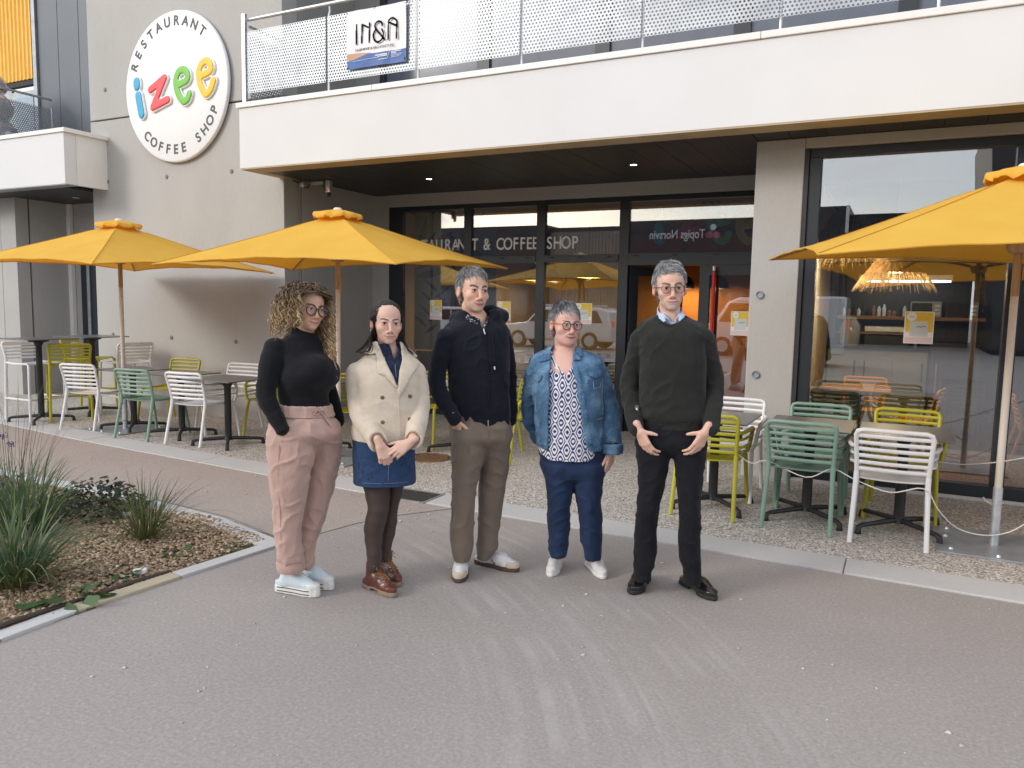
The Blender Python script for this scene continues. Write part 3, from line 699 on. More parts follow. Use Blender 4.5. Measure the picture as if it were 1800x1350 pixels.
for i, x in enumerate(posts):
    mb = MB()
    if i == 0: mb.bb(x - .025, x + .025, -.02, .02, 3.905, 4.925)
    else: mb.tube([(x, .035, 3.905), (x, .035, 4.72), (x, .06, 4.80), (x, .055, 4.85)], .014, 8)
    mb.build('post', M['galv'], rail, smooth=i > 0)
mb = MB(); mb.tube([(-7.09, .04, 4.872), (3.7, .055, 4.872)], .021, 10); mb.build('top_rail', M['galv'], rail, smooth=True)
mb = MB(); mb.tube([(-7.08, .05, 4.80), (-7.08, 1.95, 4.80)], .018, 8); mb.build('side_rail', M['galv'], rail, smooth=True)
psheet = mat('perforated_steel', (.40, .43, .46), .45, metal=.5, var=.14, scale=5)
for a, b in zip(posts, posts[1:]):
    perforated(a + .028 if a < -7 else a + .008, b - .008, 4.02, 4.725).build('perforated_sheet', psheet, rail)
sd = perforated(0, 1.9, 3.92, 4.70).build('perforated_sheet', psheet, rail); sd.rotation_euler = (0, 0, PI / 2); sd.location = (-7.075, .05, 0)
rl2 = thing('balcony_railing', 'short perforated railing over the left balcony, in front of wrapped bale', 'railing', (-12.96, 7.0, 0))
o = perforated(-.1, 1.36, 3.92, 4.72).build('perforated_sheet', psheet, rl2); o.rotation_euler = (0, 0, PI / 2)
mb = MB(); mb.tube([(0, -.1, 4.87), (0, 1.37, 4.87)], .020, 10); mb.build('top_rail', M['galv'], rl2, smooth=True)
mb = MB(); mb.bb(-.015, .015, 1.362, 1.39, 3.9, 4.73); mb.build('post', M['galv'], rl2)
mb = MB(); mb.bb(-.015, .015, -.13, -.10, 3.9, 4.9); mb.build('post', M['galv'], rl2)
# ---- lettering by strokes
def stroke_mesh(paths, w, th, m, h=None, relax=1):
    """rounded letter strokes in the xz plane, raised by th towards -y"""
    P = np.concatenate([np.array(p) for p in paths]); h = h or w * .16
    s = SDF((P[:, 0].min() - w, -th - h, P[:, 1].min() - w), (P[:, 0].max() + w, h, P[:, 1].max() + w), h)
    g = s.ax[0][:, None, None], s.ax[1][None, :, None], s.ax[2][None, None, :]
    d = np.full((s.n[0], 1, s.n[2]), 9., np.float32)
    for p in paths:
        p = [np.array(q) for q in p]
        for a, b in zip(p, p[1:]):
            e = b - a; t = np.clip(((g[0] - a[0]) * e[0] + (g[2] - a[1]) * e[1]) / (e @ e + 1e-9), 0, 1)
            d = np.minimum(d, np.sqrt((g[0] - a[0] - t * e[0]) ** 2 + (g[2] - a[1] - t * e[1]) ** 2))
    s.f = np.maximum(d - w / 2, np.abs(g[1] + th / 2) - th / 2).astype(np.float32)
    V, F = s.mesh(relax=relax); return np_mesh('letter', V, F, m, True)
def smooth_path(p, n=6):
    p = np.array(p, float); t = np.arange(len(p)); tt = np.linspace(0, len(p) - 1, (len(p) - 1) * n + 1)
    out = []
    for u in tt:
        i = min(int(u), len(p) - 2); f = u - i; p0, p1, p2, p3 = p[max(i - 1, 0)], p[i], p[i + 1], p[min(i + 2, len(p) - 1)]
        out.append(.5 * ((2 * p1) + (p2 - p0) * f + (2 * p0 - 5 * p1 + 4 * p2 - p3) * f * f + (3 * p1 - p0 - 3 * p2 + p3) * f ** 3))
    return [tuple(q) for q in out]
LC = {'blue': (.02, .36, .62), 'red': (.80, .06, .07), 'green': (.16, .50, .045), 'yellow': (.88, .52, .01)}
sign = thing('round_sign', 'big white round restaurant sign with four coloured letters on the grey wall', 'sign', (-8.905, 7.53, 4.425))
mb = MB(); mb.lathe([(0, .075), (.955, .075), (.975, .068), (.985, .055), (.985, .030), (0, .030)], 72); d = mb.build('disc', mat('sign_white', (.84, .85, .87), .45, var=.01), sign, smooth=True, ang=30); d.rotation_euler = (PI / 2, 0, 0)
for a in range(6): mb = MB(); mb.tube([(.8 * math.cos(a * 1.05), -.031, .8 * math.sin(a * 1.05)), (.8 * math.cos(a * 1.05), .0, .8 * math.sin(a * 1.05))], .012, 8); mb.build('spacer', M['galv'], sign)
grey = mat('sign_grey_print', (.075, .078, .085), .6, var=0)
for txt, a0, a1, top in (('RESTAURANT', 156.5, 50, 1), ('COFFEE SHOP', 227.5, 333.5, 0)):
    for i, ch in enumerate(txt):
        if ch == ' ': continue
        a = math.radians(a0 + (a1 - a0) * i / (len(txt) - 1)); R = .79 if top else .875
        o = link('letter', text_mesh(ch, .175, grey, .002, .0035), sign, (R * math.cos(a), -.0775, R * math.sin(a)))
        o.rotation_euler = (PI / 2, (PI / 2 - a) if top else (-PI / 2 - a), 0)
        o.rotation_mode = 'XYZ'; o.matrix_local = Matrix.Translation(o.location) @ Matrix.Rotation(-(a - PI / 2) if top else -(a + PI / 2), 4, 'Y') @ Matrix.Rotation(PI / 2, 4, 'X')
def rel(p, c): return [(x - c[0], z - c[1]) for x, z in p]
SG = {'i1': [(-9.6137, 4.5585), (-9.6126, 4.4977)], 'i2': [(-9.5874, 4.3711), (-9.5329, 4.12)], 'z': [(-9.336, 4.4233), (-9.0614, 4.5477), (-9.3005, 4.1892), (-9.0135, 4.2611)], 'e1': [(-8.8244, 4.4236), (-8.6393, 4.4718), (-8.6187, 4.5517), (-8.6879, 4.6129), (-8.7744, 4.6034), (-8.8315, 4.527), (-8.8355, 4.4175), (-8.7926, 4.3029), (-8.7092, 4.2114), (-8.6296, 4.2328), (-8.5918, 4.297)], 'e2': [(-8.4021, 4.4937), (-8.2137, 4.5391), (-8.191, 4.61), (-8.2578, 4.6724), (-8.3413, 4.6539), (-8.4031, 4.5704), (-8.4002, 4.4431), (-8.3514, 4.33), (-8.2841, 4.2607), (-8.1997, 4.314), (-8.1454, 4.4176)]}
for key, cn, w, sm in ((('i1', 'i2'), 'blue', .125, 0), (('z',), 'red', .105, 0), (('e1',), 'green', .10, 1), (('e2',), 'yellow', .10, 1)):
    paths = [rel(SG[k], (-8.905, 4.425)) for k in key]; paths = [smooth_path(p) if sm else p for p in paths]
    m = mat('sign_' + cn, LC[cn], .4, var=.0); o = link('letter', stroke_mesh(paths, w, .04, m, .011), sign, (0, -.0755, 0)); o['label'] = cn + ' raised letter of the sign'
    halo = [p for p in paths]; o2 = link('letter_edge', stroke_mesh(halo, w + .035, .028, bpy.data.materials['sign_white'], .012), sign, (0, -.0752, 0))
# ---- banner
ban = thing('banner', 'white and blue architecture office banner tied to the perforated railing', 'banner', (-5.178, 6.925, 4.41))
bw, bh = .388, .30
nx, nz = 24, 18; mb = MB(); bl = MB()
def sag(x, z): return -.010 + .006 * math.sin(x * 9 + z * 5) + .004 * math.sin(x * 23 - z * 11)
V = [(bw * (2 * i / nx - 1), sag(bw * (2 * i / nx - 1), bh * (2 * j / nz - 1)), bh * (2 * j / nz - 1)) for j in range(nz + 1) for i in range(nx + 1)]
mb.add(V, [(j * (nx + 1) + i, j * (nx + 1) + i + 1, (j + 1) * (nx + 1) + i + 1, (j + 1) * (nx + 1) + i) for j in range(nz) for i in range(nx)])
bm = mat('banner_print', (.80, .80, .83), .5, var=0); n, l, b = nodes(bm)
tc = n.new('ShaderNodeTexCoord'); sx = n.new('ShaderNodeSeparateXYZ'); l.new(tc.outputs['Object'], sx.inputs[0])
def mth(nt, lk, op, a, bb=0.):
    k = nt.new('ShaderNodeMath'); k.operation = op
    for q, s in enumerate((a, bb)):
        if isinstance(s, (int, float)): k.inputs[q].default_value = s
        else: lk.new(s, k.inputs[q])
    return k.outputs[0]
bluef = mth(n, l, 'LESS_THAN', sx.outputs[2], mth(n, l, 'ADD', -.165, mth(n, l, 'MULTIPLY', mth(n, l, 'MINIMUM', mth(n, l, 'ADD', sx.outputs[0], .10), 0.), .18)))
orf = mth(n, l, 'LESS_THAN', sx.outputs[2], mth(n, l, 'SUBTRACT', -.140, mth(n, l, 'MULTIPLY', mth(n, l, 'MAXIMUM', mth(n, l, 'ADD', sx.outputs[0], .25), -.02), .10)))
orf = mth(n, l, 'MULTIPLY', orf, mth(n, l, 'LESS_THAN', sx.outputs[0], -.06))
x1 = n.new('ShaderNodeMix'); x1.data_type = 'RGBA'; x1.inputs['A'].default_value = (.80, .80, .83, 1); x1.inputs['B'].default_value = (.52, .30, .17, 1); l.new(orf, x1.inputs['Factor'])
x2 = n.new('ShaderNodeMix'); x2.data_type = 'RGBA'; x2.inputs['B'].default_value = (.035, .11, .36, 1); l.new(x1.outputs['Result'], x2.inputs['A']); l.new(bluef, x2.inputs['Factor']); l.new(x2.outputs['Result'], b.inputs['Base Color'])
mb.build('sheet', bm, ban, smooth=True)
BL = {'I': [(-5.4247, 4.5576), (-5.4292, 4.3595)], 'N1': [(-5.3492, 4.5532), (-5.3575, 4.3633)], 'N2': [(-5.2516, 4.554), (-5.2582, 4.3592)], 'Nd': [(-5.3351, 4.5461), (-5.2682, 4.5124)], 'am': [(-5.0854, 4.504), (-5.0947, 4.5381), (-5.136, 4.5557), (-5.1761, 4.5342), (-5.1694, 4.4848), (-5.059, 4.363)], 'am2': [(-5.172, 4.4759), (-5.2037, 4.4287), (-5.1865, 4.3695), (-5.1402, 4.3449), (-5.0878, 4.372), (-5.0696, 4.4219), (-5.0919, 4.4701)], 'A': [(-5.0108, 4.3541), (-5.0055, 4.5245), (-4.9862, 4.5549), (-4.9508, 4.5635), (-4.9122, 4.5392), (-4.9005, 4.5097), (-4.9049, 4.3529)], 'Ab': [(-4.9925, 4.5216), (-4.9106, 4.4832)]}
dk = mat('banner_black', (.035, .033, .04), .5, var=0); bbm = mat('banner_blue', (.05, .17, .48), .5, var=0)
for ks in (('I',), ('N1', 'N2'), ('am', 'am2'), ('A', 'Ab')):
    paths = [rel(BL[k], (-5.178, 4.41)) for k in ks]; paths = [smooth_path(p) if k in ('am', 'am2', 'A') else p for k, p in zip(ks, paths)]
    link('letter', stroke_mesh(paths, .0235, .004, dk, .005), ban, (0, -.019, 0))
link('letter', stroke_mesh([rel(BL['Nd'], (-5.178, 4.41))], .022, .004, bbm, .005), ban, (0, -.018, 0))
standing(link('lettering', text_mesh('ING\u00c9NIERIE & ARCHITECTURE', .0335, dk, .0005, .0004, sx=1.12), ban), (-.015, -.021, -.125))
wt = mat('banner_white_print', (.85, .85, .86), .5, var=0)
sm = MB(); rb_ = random.Random(4)
for z, xa, xb, hh in ((-.196, .00, .155, .012), (-.211, .03, .155, .011), (-.243, .04, .155, .006), (-.183, .205, .33, .007), (-.197, .205, .27, .008), (-.211, .205, .345, .004), (-.224, .205, .335, .004), (-.237, .205, .30, .004)):
    x = xa
    while x < xb: w = rb_.uniform(.006, .016); sm.bb(x, min(x + w, xb), -.0215, -.0205, z - hh / 2, z + hh / 2); x += w + .004
sm.box((.172, -.021, -.200), (.003, .001, .085), (0, .38, 0)); sm.box((-.13, -.021, -.222), (.34, .001, .0025), (0, -.02, 0))
sm.build('small_print', wt, ban)
for x, z in ((-.38, .29), (.38, .29), (-.38, -.29), (.37, -.27), (-.02, .295)): mb = MB(); mb.tube([(x, -.02, z - .012), (x, -.01, z + .014), (x, .02, z + .02)], .0035, 6); mb.build('cable_tie', M['rubber'], ban)
# wrapped bale on the terrace behind the left railing
bale = thing('wrapped_bale', 'bale of insulation wrapped in clear film with red and blue print behind left railing', 'bale', (-13.52, 7.65, 3.84))
bmat = mat('printed_film', (.55, .52, .50), .22, var=.0, coat=.6); n, l, b = nodes(bmat); tc = n.new('ShaderNodeTexCoord'); mp = n.new('ShaderNodeMapping'); l.new(tc.outputs['Object'], mp.inputs[0])
sx = n.new('ShaderNodeSeparateXYZ'); nz = n.new('ShaderNodeTexNoise'); nz.inputs['Scale'].default_value = 3; l.new(mp.outputs[0], nz.inputs[0]); l.new(mp.outputs[0], sx.inputs[0])
fz = mth(n, l, 'FRACT', mth(n, l, 'ADD', mth(n, l, 'MULTIPLY', sx.outputs[2], 4.2), mth(n, l, 'MULTIPLY', nz.outputs['Fac'], .9)))
fx = mth(n, l, 'FRACT', mth(n, l, 'MULTIPLY', mth(n, l, 'ADD', sx.outputs[0], sx.outputs[1]), 7.))
rf = mth(n, l, 'MULTIPLY', mth(n, l, 'LESS_THAN', fz, .17), mth(n, l, 'LESS_THAN', fx, .72)); bf = mth(n, l, 'MULTIPLY', mth(n, l, 'GREATER_THAN', fz, .62), mth(n, l, 'LESS_THAN', nz.outputs['Fac'], .44))
x1 = n.new('ShaderNodeMix'); x1.data_type = 'RGBA'; x1.inputs['A'].default_value = (.58, .54, .51, 1); x1.inputs['B'].default_value = (.68, .07, .07, 1); l.new(rf, x1.inputs['Factor'])
x2 = n.new('ShaderNodeMix'); x2.data_type = 'RGBA'; x2.inputs['B'].default_value = (.16, .22, .50, 1); l.new(x1.outputs['Result'], x2.inputs['A']); l.new(bf, x2.inputs['Factor']); l.new(x2.outputs['Result'], b.inputs['Base Color'])
s = SDF((-.6, -.5, 0), (.8, .5, 1.6), .03)
for c, r in (((-.05, 0, .32), (.60, .40, .34)), ((-.1, 0, .80), (.50, .38, .30)), ((-.12, .0, 1.18), (.38, .33, .26))): s.ell(c, r, .05)
V, F = s.mesh(); N = normals(V, F); V = V + N * (.035 * (vnoise(V * 6) - .5) + .03 * (np.abs(vnoise(V * 11) - .5)))[:, None]
link('film', np_mesh('film', V, F, bmat), bale)
# ================================================================== lettering, posters and prints on the shopfront
def print_thing(name, label, cat, data, loc, face=0.): o = link(name, data); standing(o, loc, face); return tag(o, label, cat)
wl = mat('window_lettering_white', (.90, .90, .88), .6, var=0)
t = thing('window_lettering', 'white RESTAURANT & COFFEE SHOP lettering inside the upper panes of shopfront', 'lettering', (-5.36, GY - .012, 2.335))
WX = [-6.556, -6.427, -6.299, -6.172, -6.047, -5.923, -5.772, -5.651, -5.553, -5.342, -5.15, -4.947, -4.826, -4.708, -4.603, -4.504, -4.417, -4.21, -4.096, -3.974, -3.846]
for ch, cx in zip('RESTAURANT&COFFEESHOP', WX):
    d = text_mesh(ch, .225, wl, .002, .003, sx=.78); xa = [v.co.x for v in d.vertices]; o = link('letter', d, t); o.rotation_euler = (PI / 2, 0, 0); o.location = (cx + 5.36 - (max(xa) + min(xa)) / 2, 0, .012)
izm = {k: mat('window_letter_' + k, c, .5, var=0) for k, c in {'blue': (.03, .50, .62), 'red': (.85, .09, .09), 'green': (.26, .72, .09), 'yellow': (.90, .60, .03)}.items()}
WI = {'i1': [(-2.7566, 2.7695), (-2.7554, 2.7377)], 'i2': [(-2.7464, 2.6053), (-2.7394, 2.4272)], 'z': [(-2.5312, 2.7021), (-2.3077, 2.7484), (-2.4815, 2.4948), (-2.2624, 2.5459)], 'e1': [(-2.1116, 2.6013), (-1.9374, 2.6339), (-1.8935, 2.6982), (-1.9488, 2.753), (-2.0491, 2.7485), (-2.1147, 2.6703), (-2.106, 2.5572), (-2.0536, 2.4549), (-1.98, 2.4058), (-1.9335, 2.4226), (-1.901, 2.4845)], 'e2': [(-1.7765, 2.5658), (-1.623, 2.602), (-1.5584, 2.6751), (-1.6293, 2.7296), (-1.7202, 2.7155), (-1.7804, 2.6477), (-1.7783, 2.5307), (-1.7239, 2.4358), (-1.6585, 2.3935), (-1.5906, 2.4096), (-1.5593, 2.467)]}
t = thing('window_letters', 'four large coloured letters of the sign repeated inside the glass over the door', 'lettering', (-2.3, GY + .022, 2.6))
for key, cn, w, sm in ((('i1', 'i2'), 'blue', .13, 0), (('z',), 'red', .115, 0), (('e1',), 'green', .095, 1), (('e2',), 'yellow', .095, 1)):
    paths = [rel(WI[k], (-2.3, 2.6)) for k in key]; paths = [smooth_path(p) if sm else p for p in paths]
    link('letter', stroke_mesh(paths, w, .012, izm[cn], .011), t)
def poster(label, x0, x1, z0, z1, y):
    t = thing('poster', label, 'poster', ((x0 + x1) / 2, y, (z0 + z1) / 2), group='yellow posters taped to the glass'); w, h = (x1 - x0) / 2, (z1 - z0) / 2
    def fl(n, m, a, b, c, d, k): mb = MB(); mb.bb(a * w, b * w, -.0008 - k * .0012, .0002 - k * .0012, c * h, d * h); return mb.build(n, m, t)
    fl('sheet', M['paper'], -1, 1, -1, 1, 0); fl('print', M['yellowpaint'], -.93, .93, -.28, .95, 1)
    fl('print', mat('pale_grey_print', (.60, .66, .67), .6, var=0) if not bpy.data.materials.get('pale_grey_print') else bpy.data.materials['pale_grey_print'], -.62, .62, -.55, .38, 2)
    fl('print', bpy.data.materials.get('pink_print') or mat('pink_print', (.72, .58, .58), .6, var=0), -.93, .93, -.95, -.60, 1)
    mb = MB(); mb.lathe([(0, .0035), (.34 * w, .0035), (.34 * w, .002)], 20, (-.52 * w, .68 * h, 0)); o = mb.build('print', M['paper'], t); o.rotation_euler = (PI / 2, 0, 0); 
    o = link('lettering', text_mesh('izee', .20 * w, LCm['green'], .0002), t); standing(o, (-.52 * w, -.0042, .63 * h))
    o = link('lettering', text_mesh('~~~', .28 * w, grey, .0002), t); standing(o, (.06 * w, -.0042, .06 * h)); bpy.data.objects.remove(o)
    mb = MB(); mb.tube([(-.15 * w, -.004, .02 * h), (.0, -.004, .07 * h), (.12 * w, -.004, .02 * h), (.25 * w, -.004, .08 * h), (.48 * w, -.004, .05 * h)], .003, 5); mb.build('print', grey, t)
    for zz in (-.12, -.24, -.36): fl('print', M['galv'], -.45, .45, zz - .02, zz + .02, 3)
LCm = {k: bpy.data.materials['sign_' + k] for k in LC}
poster('yellow poster taped to the leafy first pane of the shopfront', -6.07, -5.87, 1.37, 1.65, GY - .009)
poster('yellow poster on the pane beside the dark hooded man', -4.98, -4.77, 1.385, 1.645, GY - .009)
poster('yellow poster partly behind the head of the woman in denim jacket', -3.83, -3.59, 1.37, 1.64, GY - .009)
poster('yellow poster on the glass door with red handles', -1.82, -1.595, 1.29, 1.575, GY - .009)
poster('yellow poster on the large right window above the chairs', .02, .25, 1.33, 1.61, RY - .009)
# exit sign inside
ex = thing('exit_sign', 'dim emergency exit sign hanging inside above the door', 'sign', (-2.29, 10.2, 2.985))
mb = MB(); mb.bb(-.125, .125, -.01, .01, -.065, .065); mb.build('panel', mat('exit_green', (.05, .075, .06), .5, var=0), ex)
ew = mat('exit_print', (.16, .19, .17), .5, var=0); mb = MB(); mb.tube([(.055, -.012, .04), (.055, -.012, -.035)], .008, 6); mb.tube([(.025, -.012, -.01), (.055, -.012, -.045), (.085, -.012, -.01)], .008, 6); mb.build('arrow', ew, ex)
mb = MB(); mb.tube([(-.05, -.012, .03), (-.055, -.012, -.005), (-.03, -.012, -.025), (-.035, -.012, -.055)], .009, 6); mb.tube([(-.055, -.012, -.005), (-.08, -.012, -.05)], .009, 6); mb.tube([(-.085, -.012, .0), (-.05, -.012, .022), (-.02, -.012, .005)], .007, 6); mb.lathe([(0, .012), (.011, .008), (.011, -.008), (0, -.012)], 8, (-.045, -.012, .05)); mb.build('pictogram', ew, ex)
mb = MB(); mb.tube([(0, 0, .065), (0, 0, .2)], .005, 6); mb.build('hanger', M['black'], ex)
# small camera with conduit under the soffit
sc = thing('security_camera', 'small grey security camera with cables under the soffit by the sign wall', 'camera', (-6.62, 7.86, 3.0))
mb = MB(); mb.bb(-.035, .035, -.03, .03, -.02, .13); mb.build('housing', M['galv'], sc, bev=.006)
mb = MB(); mb.lathe([(.0, -.05), (.02, -.05), (.025, -.02), (.025, 0)], 12, (.01, -.01, -.02)); mb.build('lens', M['black'], sc)
mb = MB(); mb.bb(-.28, -.08, -.03, .0, .085, .125); mb.build('cable_box', M['galv'], sc, bev=.004)
mb = MB(); mb.lathe([(0, -.03), (.04, -.03), (.045, 0), (.04, .03), (0, .03)], 14, (-.40, -.05, .09)); mb.build('junction_box', M['galv'], sc, smooth=True)
mb = MB(); mb.tube([(-.30, -.02, .1), (-.33, -.02, .05), (-.37, -.04, .06), (-.40, -.05, .09)], .008, 6); mb.tube([(-.09, -.02, .09), (-.06, -.03, .05), (-.02, -.035, .0)], .007, 6); mb.tube([(-.40, -.05, .1), (-.46, -.2, .14), (-.5, -.32, .12)], .007, 6); mb.build('cable', M['black'], sc, smooth=True)
mb = MB(); mb.lathe([(0, -.006), (.006, 0), (0, .006)], 8, (.03, -.035, -.005)); mb.build('red_light', emit('red_led', (1, .05, .03), 3.), sc)

# ================================================================== parasols
cloth_y = bpy.data.materials.new('yellow_parasol_cloth'); cloth_y.use_nodes = True
n, l, b = nodes(cloth_y); b.inputs['Roughness'].default_value = .8; b.inputs['Specular IOR Level'].default_value = .2
tc = n.new('ShaderNodeTexCoord'); nz = n.new('ShaderNodeTexNoise'); nz.inputs['Scale'].default_value = 3.5; nz.inputs['Detail'].default_value = 5; l.new(tc.outputs['Object'], nz.inputs[0])
r = ramp(n, [(.3, (.88, .53, .085)), (.7, (.94, .59, .105))]); l.new(nz.outputs['Fac'], r.inputs[0]); l.new(r.outputs[0], b.inputs['Base Color'])
tr = n.new('ShaderNodeBsdfTranslucent'); tr.inputs['Color'].default_value = (.80, .30, .01, 1); mxs = n.new('ShaderNodeMixShader'); mxs.inputs[0].default_value = .30
wv = n.new('ShaderNodeTexNoise'); wv.inputs['Scale'].default_value = 260; bp = n.new('ShaderNodeBump'); bp.inputs['Strength'].default_value = .15; bp.inputs['Distance'].default_value = .002
l.new(tc.outputs['Object'], wv.inputs[0]); l.new(wv.outputs['Fac'], bp.inputs['Height']); l.new(bp.outputs[0], b.inputs['Normal'])
l.new(b.outputs[0], mxs.inputs[1]); l.new(tr.outputs[0], mxs.inputs[2]); l.new(mxs.outputs[0], n['Material Output'].inputs['Surface'])
pole_m = mat('cream_pole', (.66, .60, .52), .45, var=.06, scale=3); wood_m = mat('pale_wood', (.42, .29, .16), .6, var=.2, scale=6, stretch=(6, 6, .6))
rope_m = mat('hemp_rope', (.45, .32, .17), .8, var=.2, scale=40); stitch_m = mat('seam_thread', (.62, .30, .02), .8, var=0)
def parasol(label, base, hub, corners, apex_z, seed):
    """corners: four world points in order round the rim; hub: where the pole meets the canopy"""
    t = thing('parasol', label, 'parasol', (*base, 0), group='yellow parasols on the terrace'); B = Vector((*base, 0)); rn = random.Random(seed)
    C = [Vector(c) - B for c in corners]; A = Vector((hub[0], hub[1], apex_z)) - B
    N, K = 14, 16; V = []; F = []
    vals = {}
    for s in range(4):
        a, c = C[s], C[(s + 1) % 4]; o = len(V)
        for j in range(N + 1):
            u = j / N
            for i in range(K + 1):
                w = i / K; bow = 4 * w * (1 - w); e = a.lerp(c, w); mid = (a + c) / 2
                e = e + (A - mid).normalized() * (bow * .085); e.z += bow * .028
                p = A.lerp(e, u); p.z -= .035 * math.sin(PI * u) * (.35 + .65 * bow)
                wr = .006 * math.sin(9 * w + 3 * seed) * math.sin(14 * u + seed + 5 * w) * bow * u + .004 * math.sin(31 * w + 17 * u + seed) * u * bow
                p.z += wr; V.append(p)
        for j in range(N):
            for i in range(K): F.append((o + j * (K + 1) + i, o + j * (K + 1) + i + 1, o + (j + 1) * (K + 1) + i + 1, o + (j + 1) * (K + 1) + i))
        # turned hem
    mb = MB(); mb.add(V, F); cn = mb.build('canopy', cloth_y, t, smooth=True, ang=180); cn.location.z = 0
    sm_ = MB()
    for s in range(4):
        rows = [V[s * (N + 1) * (K + 1) + N * (K + 1) + i] for i in range(K + 1)]
        sm_.tube([p + Vector((0, 0, -.004)) for p in rows], .006, 5)
    sm_.build('hem', cloth_y, cn, smooth=True)
    th_ = MB()
    for s in range(4): th_.tube([A.lerp(C[s], q) + Vector((0, 0, -.035 * math.sin(PI * q) * .35 + .003)) for q in [k / 12 for k in range(2, 13)]], .0028, 4)
    th_.build('seam', stitch_m, cn)
    # vent cap with loose valance
    v2 = []; f2 = []; n2 = 48
    for j, (rad, dz) in enumerate(((.0, .036), (.10, .030), (.19, .014), (.265, -.014), (.278, -.036), (.274, -.052))):
        for k in range(n2):
            ang = 2 * PI * k / n2; sq = 1 / max(abs(math.cos(ang - math.atan2(C[0].y - A.y, C[0].x - A.x))), abs(math.sin(ang - math.atan2(C[0].y - A.y, C[0].x - A.x))))
            ru = rad * (.78 + .16 * (1.5 - sq)) ; ruf = (.012 * math.sin(ang * 9 + seed) + .009 * math.sin(ang * 17)) * (j >= 3)
            v2.append(A + Vector(((ru + ruf) * math.cos(ang), (ru + ruf) * math.sin(ang), dz + ruf * .8)))
    for j in range(5):
        for k in range(n2): k2 = (k + 1) % n2; f2.append((j * n2 + k, j * n2 + k2, (j + 1) * n2 + k2, (j + 1) * n2 + k))
    mb = MB(); mb.add(v2, f2); mb.build('vent_cap', cloth_y, t, smooth=True, ang=180)
    mb = MB(); mb.lathe([(.0, .058), (.03, .056), (.042, .046), (.042, .030)], 16, tuple(A)); mb.build('finial', M['cap'], t, smooth=True)
    top = Vector((hub[0], hub[1], 0)) - B
    def up(z): return (top.x * z / apex_z, top.y * z / apex_z, z)
    mb = MB(); mb.tube([up(.36), up(1.72)], .024, 14); mb.build('pole', pole_m, t, smooth=True)
    mb = MB(); mb.tube([up(1.72), up(apex_z - .04)], .025, 14); mb.build('upper_pole', wood_m, t, smooth=True)
    mb = MB(); mb.tube([up(.012), up(.42)], .030, 14); mb.build('ground_sleeve', M['galv'], t, smooth=True)
    mb = MB()
    for z in (.12, .33): mb.tube([(.02, -.03, z), (.02, -.055, z)], .008, 6)
    mb.tube([(-.03, -.01, .30), (-.075, -.02, .325), (-.085, -.02, .345)], .007, 6); mb.build('bolt', M['galv'], t)
    hz = sum(c.z for c in C) / 4 + .10
    mb = MB(); mb.lathe([(.03, -.05), (.055, -.05), (.075, -.02), (.075, .02), (.03, .03)], 8, up(hz)); mb.build('hub', wood_m, t)
    for s in range(4):
        mb = MB(); e = C[s] + Vector((0, 0, -.012)); a0 = A + Vector((0, 0, -.06)); mb.tube([a0.lerp(e, .02), a0.lerp(e, .35), a0.lerp(e, .985)], .011, 6, flat=.8); mb.build('rib', wood_m, t)
        mb = MB(); mb.tube([Vector(up(hz)) , a0.lerp(e, .45)], .009, 6); mb.build('strut', wood_m, t)
    mb = MB()
    for k in range(6):
        x = .035 + .006 * k; L = rn.uniform(.16, .36); mb.tube([Vector(up(hz - .02)) + Vector((x * .8, -.03, 0)), Vector(up(hz - .02)) + Vector((x * 1.1, -.04 - .004 * k, -L * .6)), Vector(up(hz - .02)) + Vector((x * 1.4 + rn.uniform(-.02, .02), -.045, -L)), Vector(up(hz - .02)) + Vector((x * 1.0, -.035, -L * .7))], .0045, 5)
    mb.tube([Vector(up(hz - .3)) + Vector((.07, -.045, 0)), Vector(up(hz - .42)) + Vector((.07, -.045, 0))], .002, 4); mb.lathe([(0, -.012), (.011, 0), (0, .012)], 8, tuple(Vector(up(hz - .43)) + Vector((.07, -.045, 0)))); mb.build('rope', rope_m, t)
    mb = MB(); mb.bb(-.36, .36, -.36, .36, .008, .022); mb.build('base_plate', M['steel'], t, bev=.003)
    for x, y in ((-.27, -.27), (.27, -.27), (-.27, .27), (.27, .27), (.0, -.31), (-.29, .05)): mb = MB(); mb.lathe([(.0, .014), (.012, .012), (.016, .0)], 8, (x, y, .022)); mb.build('plate_bolt', M['galv'], t)
    return t
parasol('leftmost yellow parasol, its canopy overlapped by the next one', (-8.35, 6.15), (-8.35, 6.15), [(-7.15, 7.424, 1.944), (-9.64, 7.327, 1.976), (-9.55, 4.876, 1.944), (-7.095, 4.924, 1.926)], 2.47, 1)
parasol('middle yellow parasol on a pole behind the curly haired woman', (-5.07, 6.15), (-5.07, 6.15), [(-3.93, 7.643, 2.0), (-6.566, 7.126, 1.971), (-6.051, 4.774, 1.905), (-3.631, 5.122, 1.912)], 2.47, 2)
parasol('rightmost yellow parasol cut by the picture edge, in front of the large window', (0.66, 6.12), (0.66, 6.12), [(2.291, 5.051, 1.937), (1.729, 7.751, 1.937), (-1.083, 7.165, 2.044), (-0.427, 4.489, 1.906)], 2.53, 3)
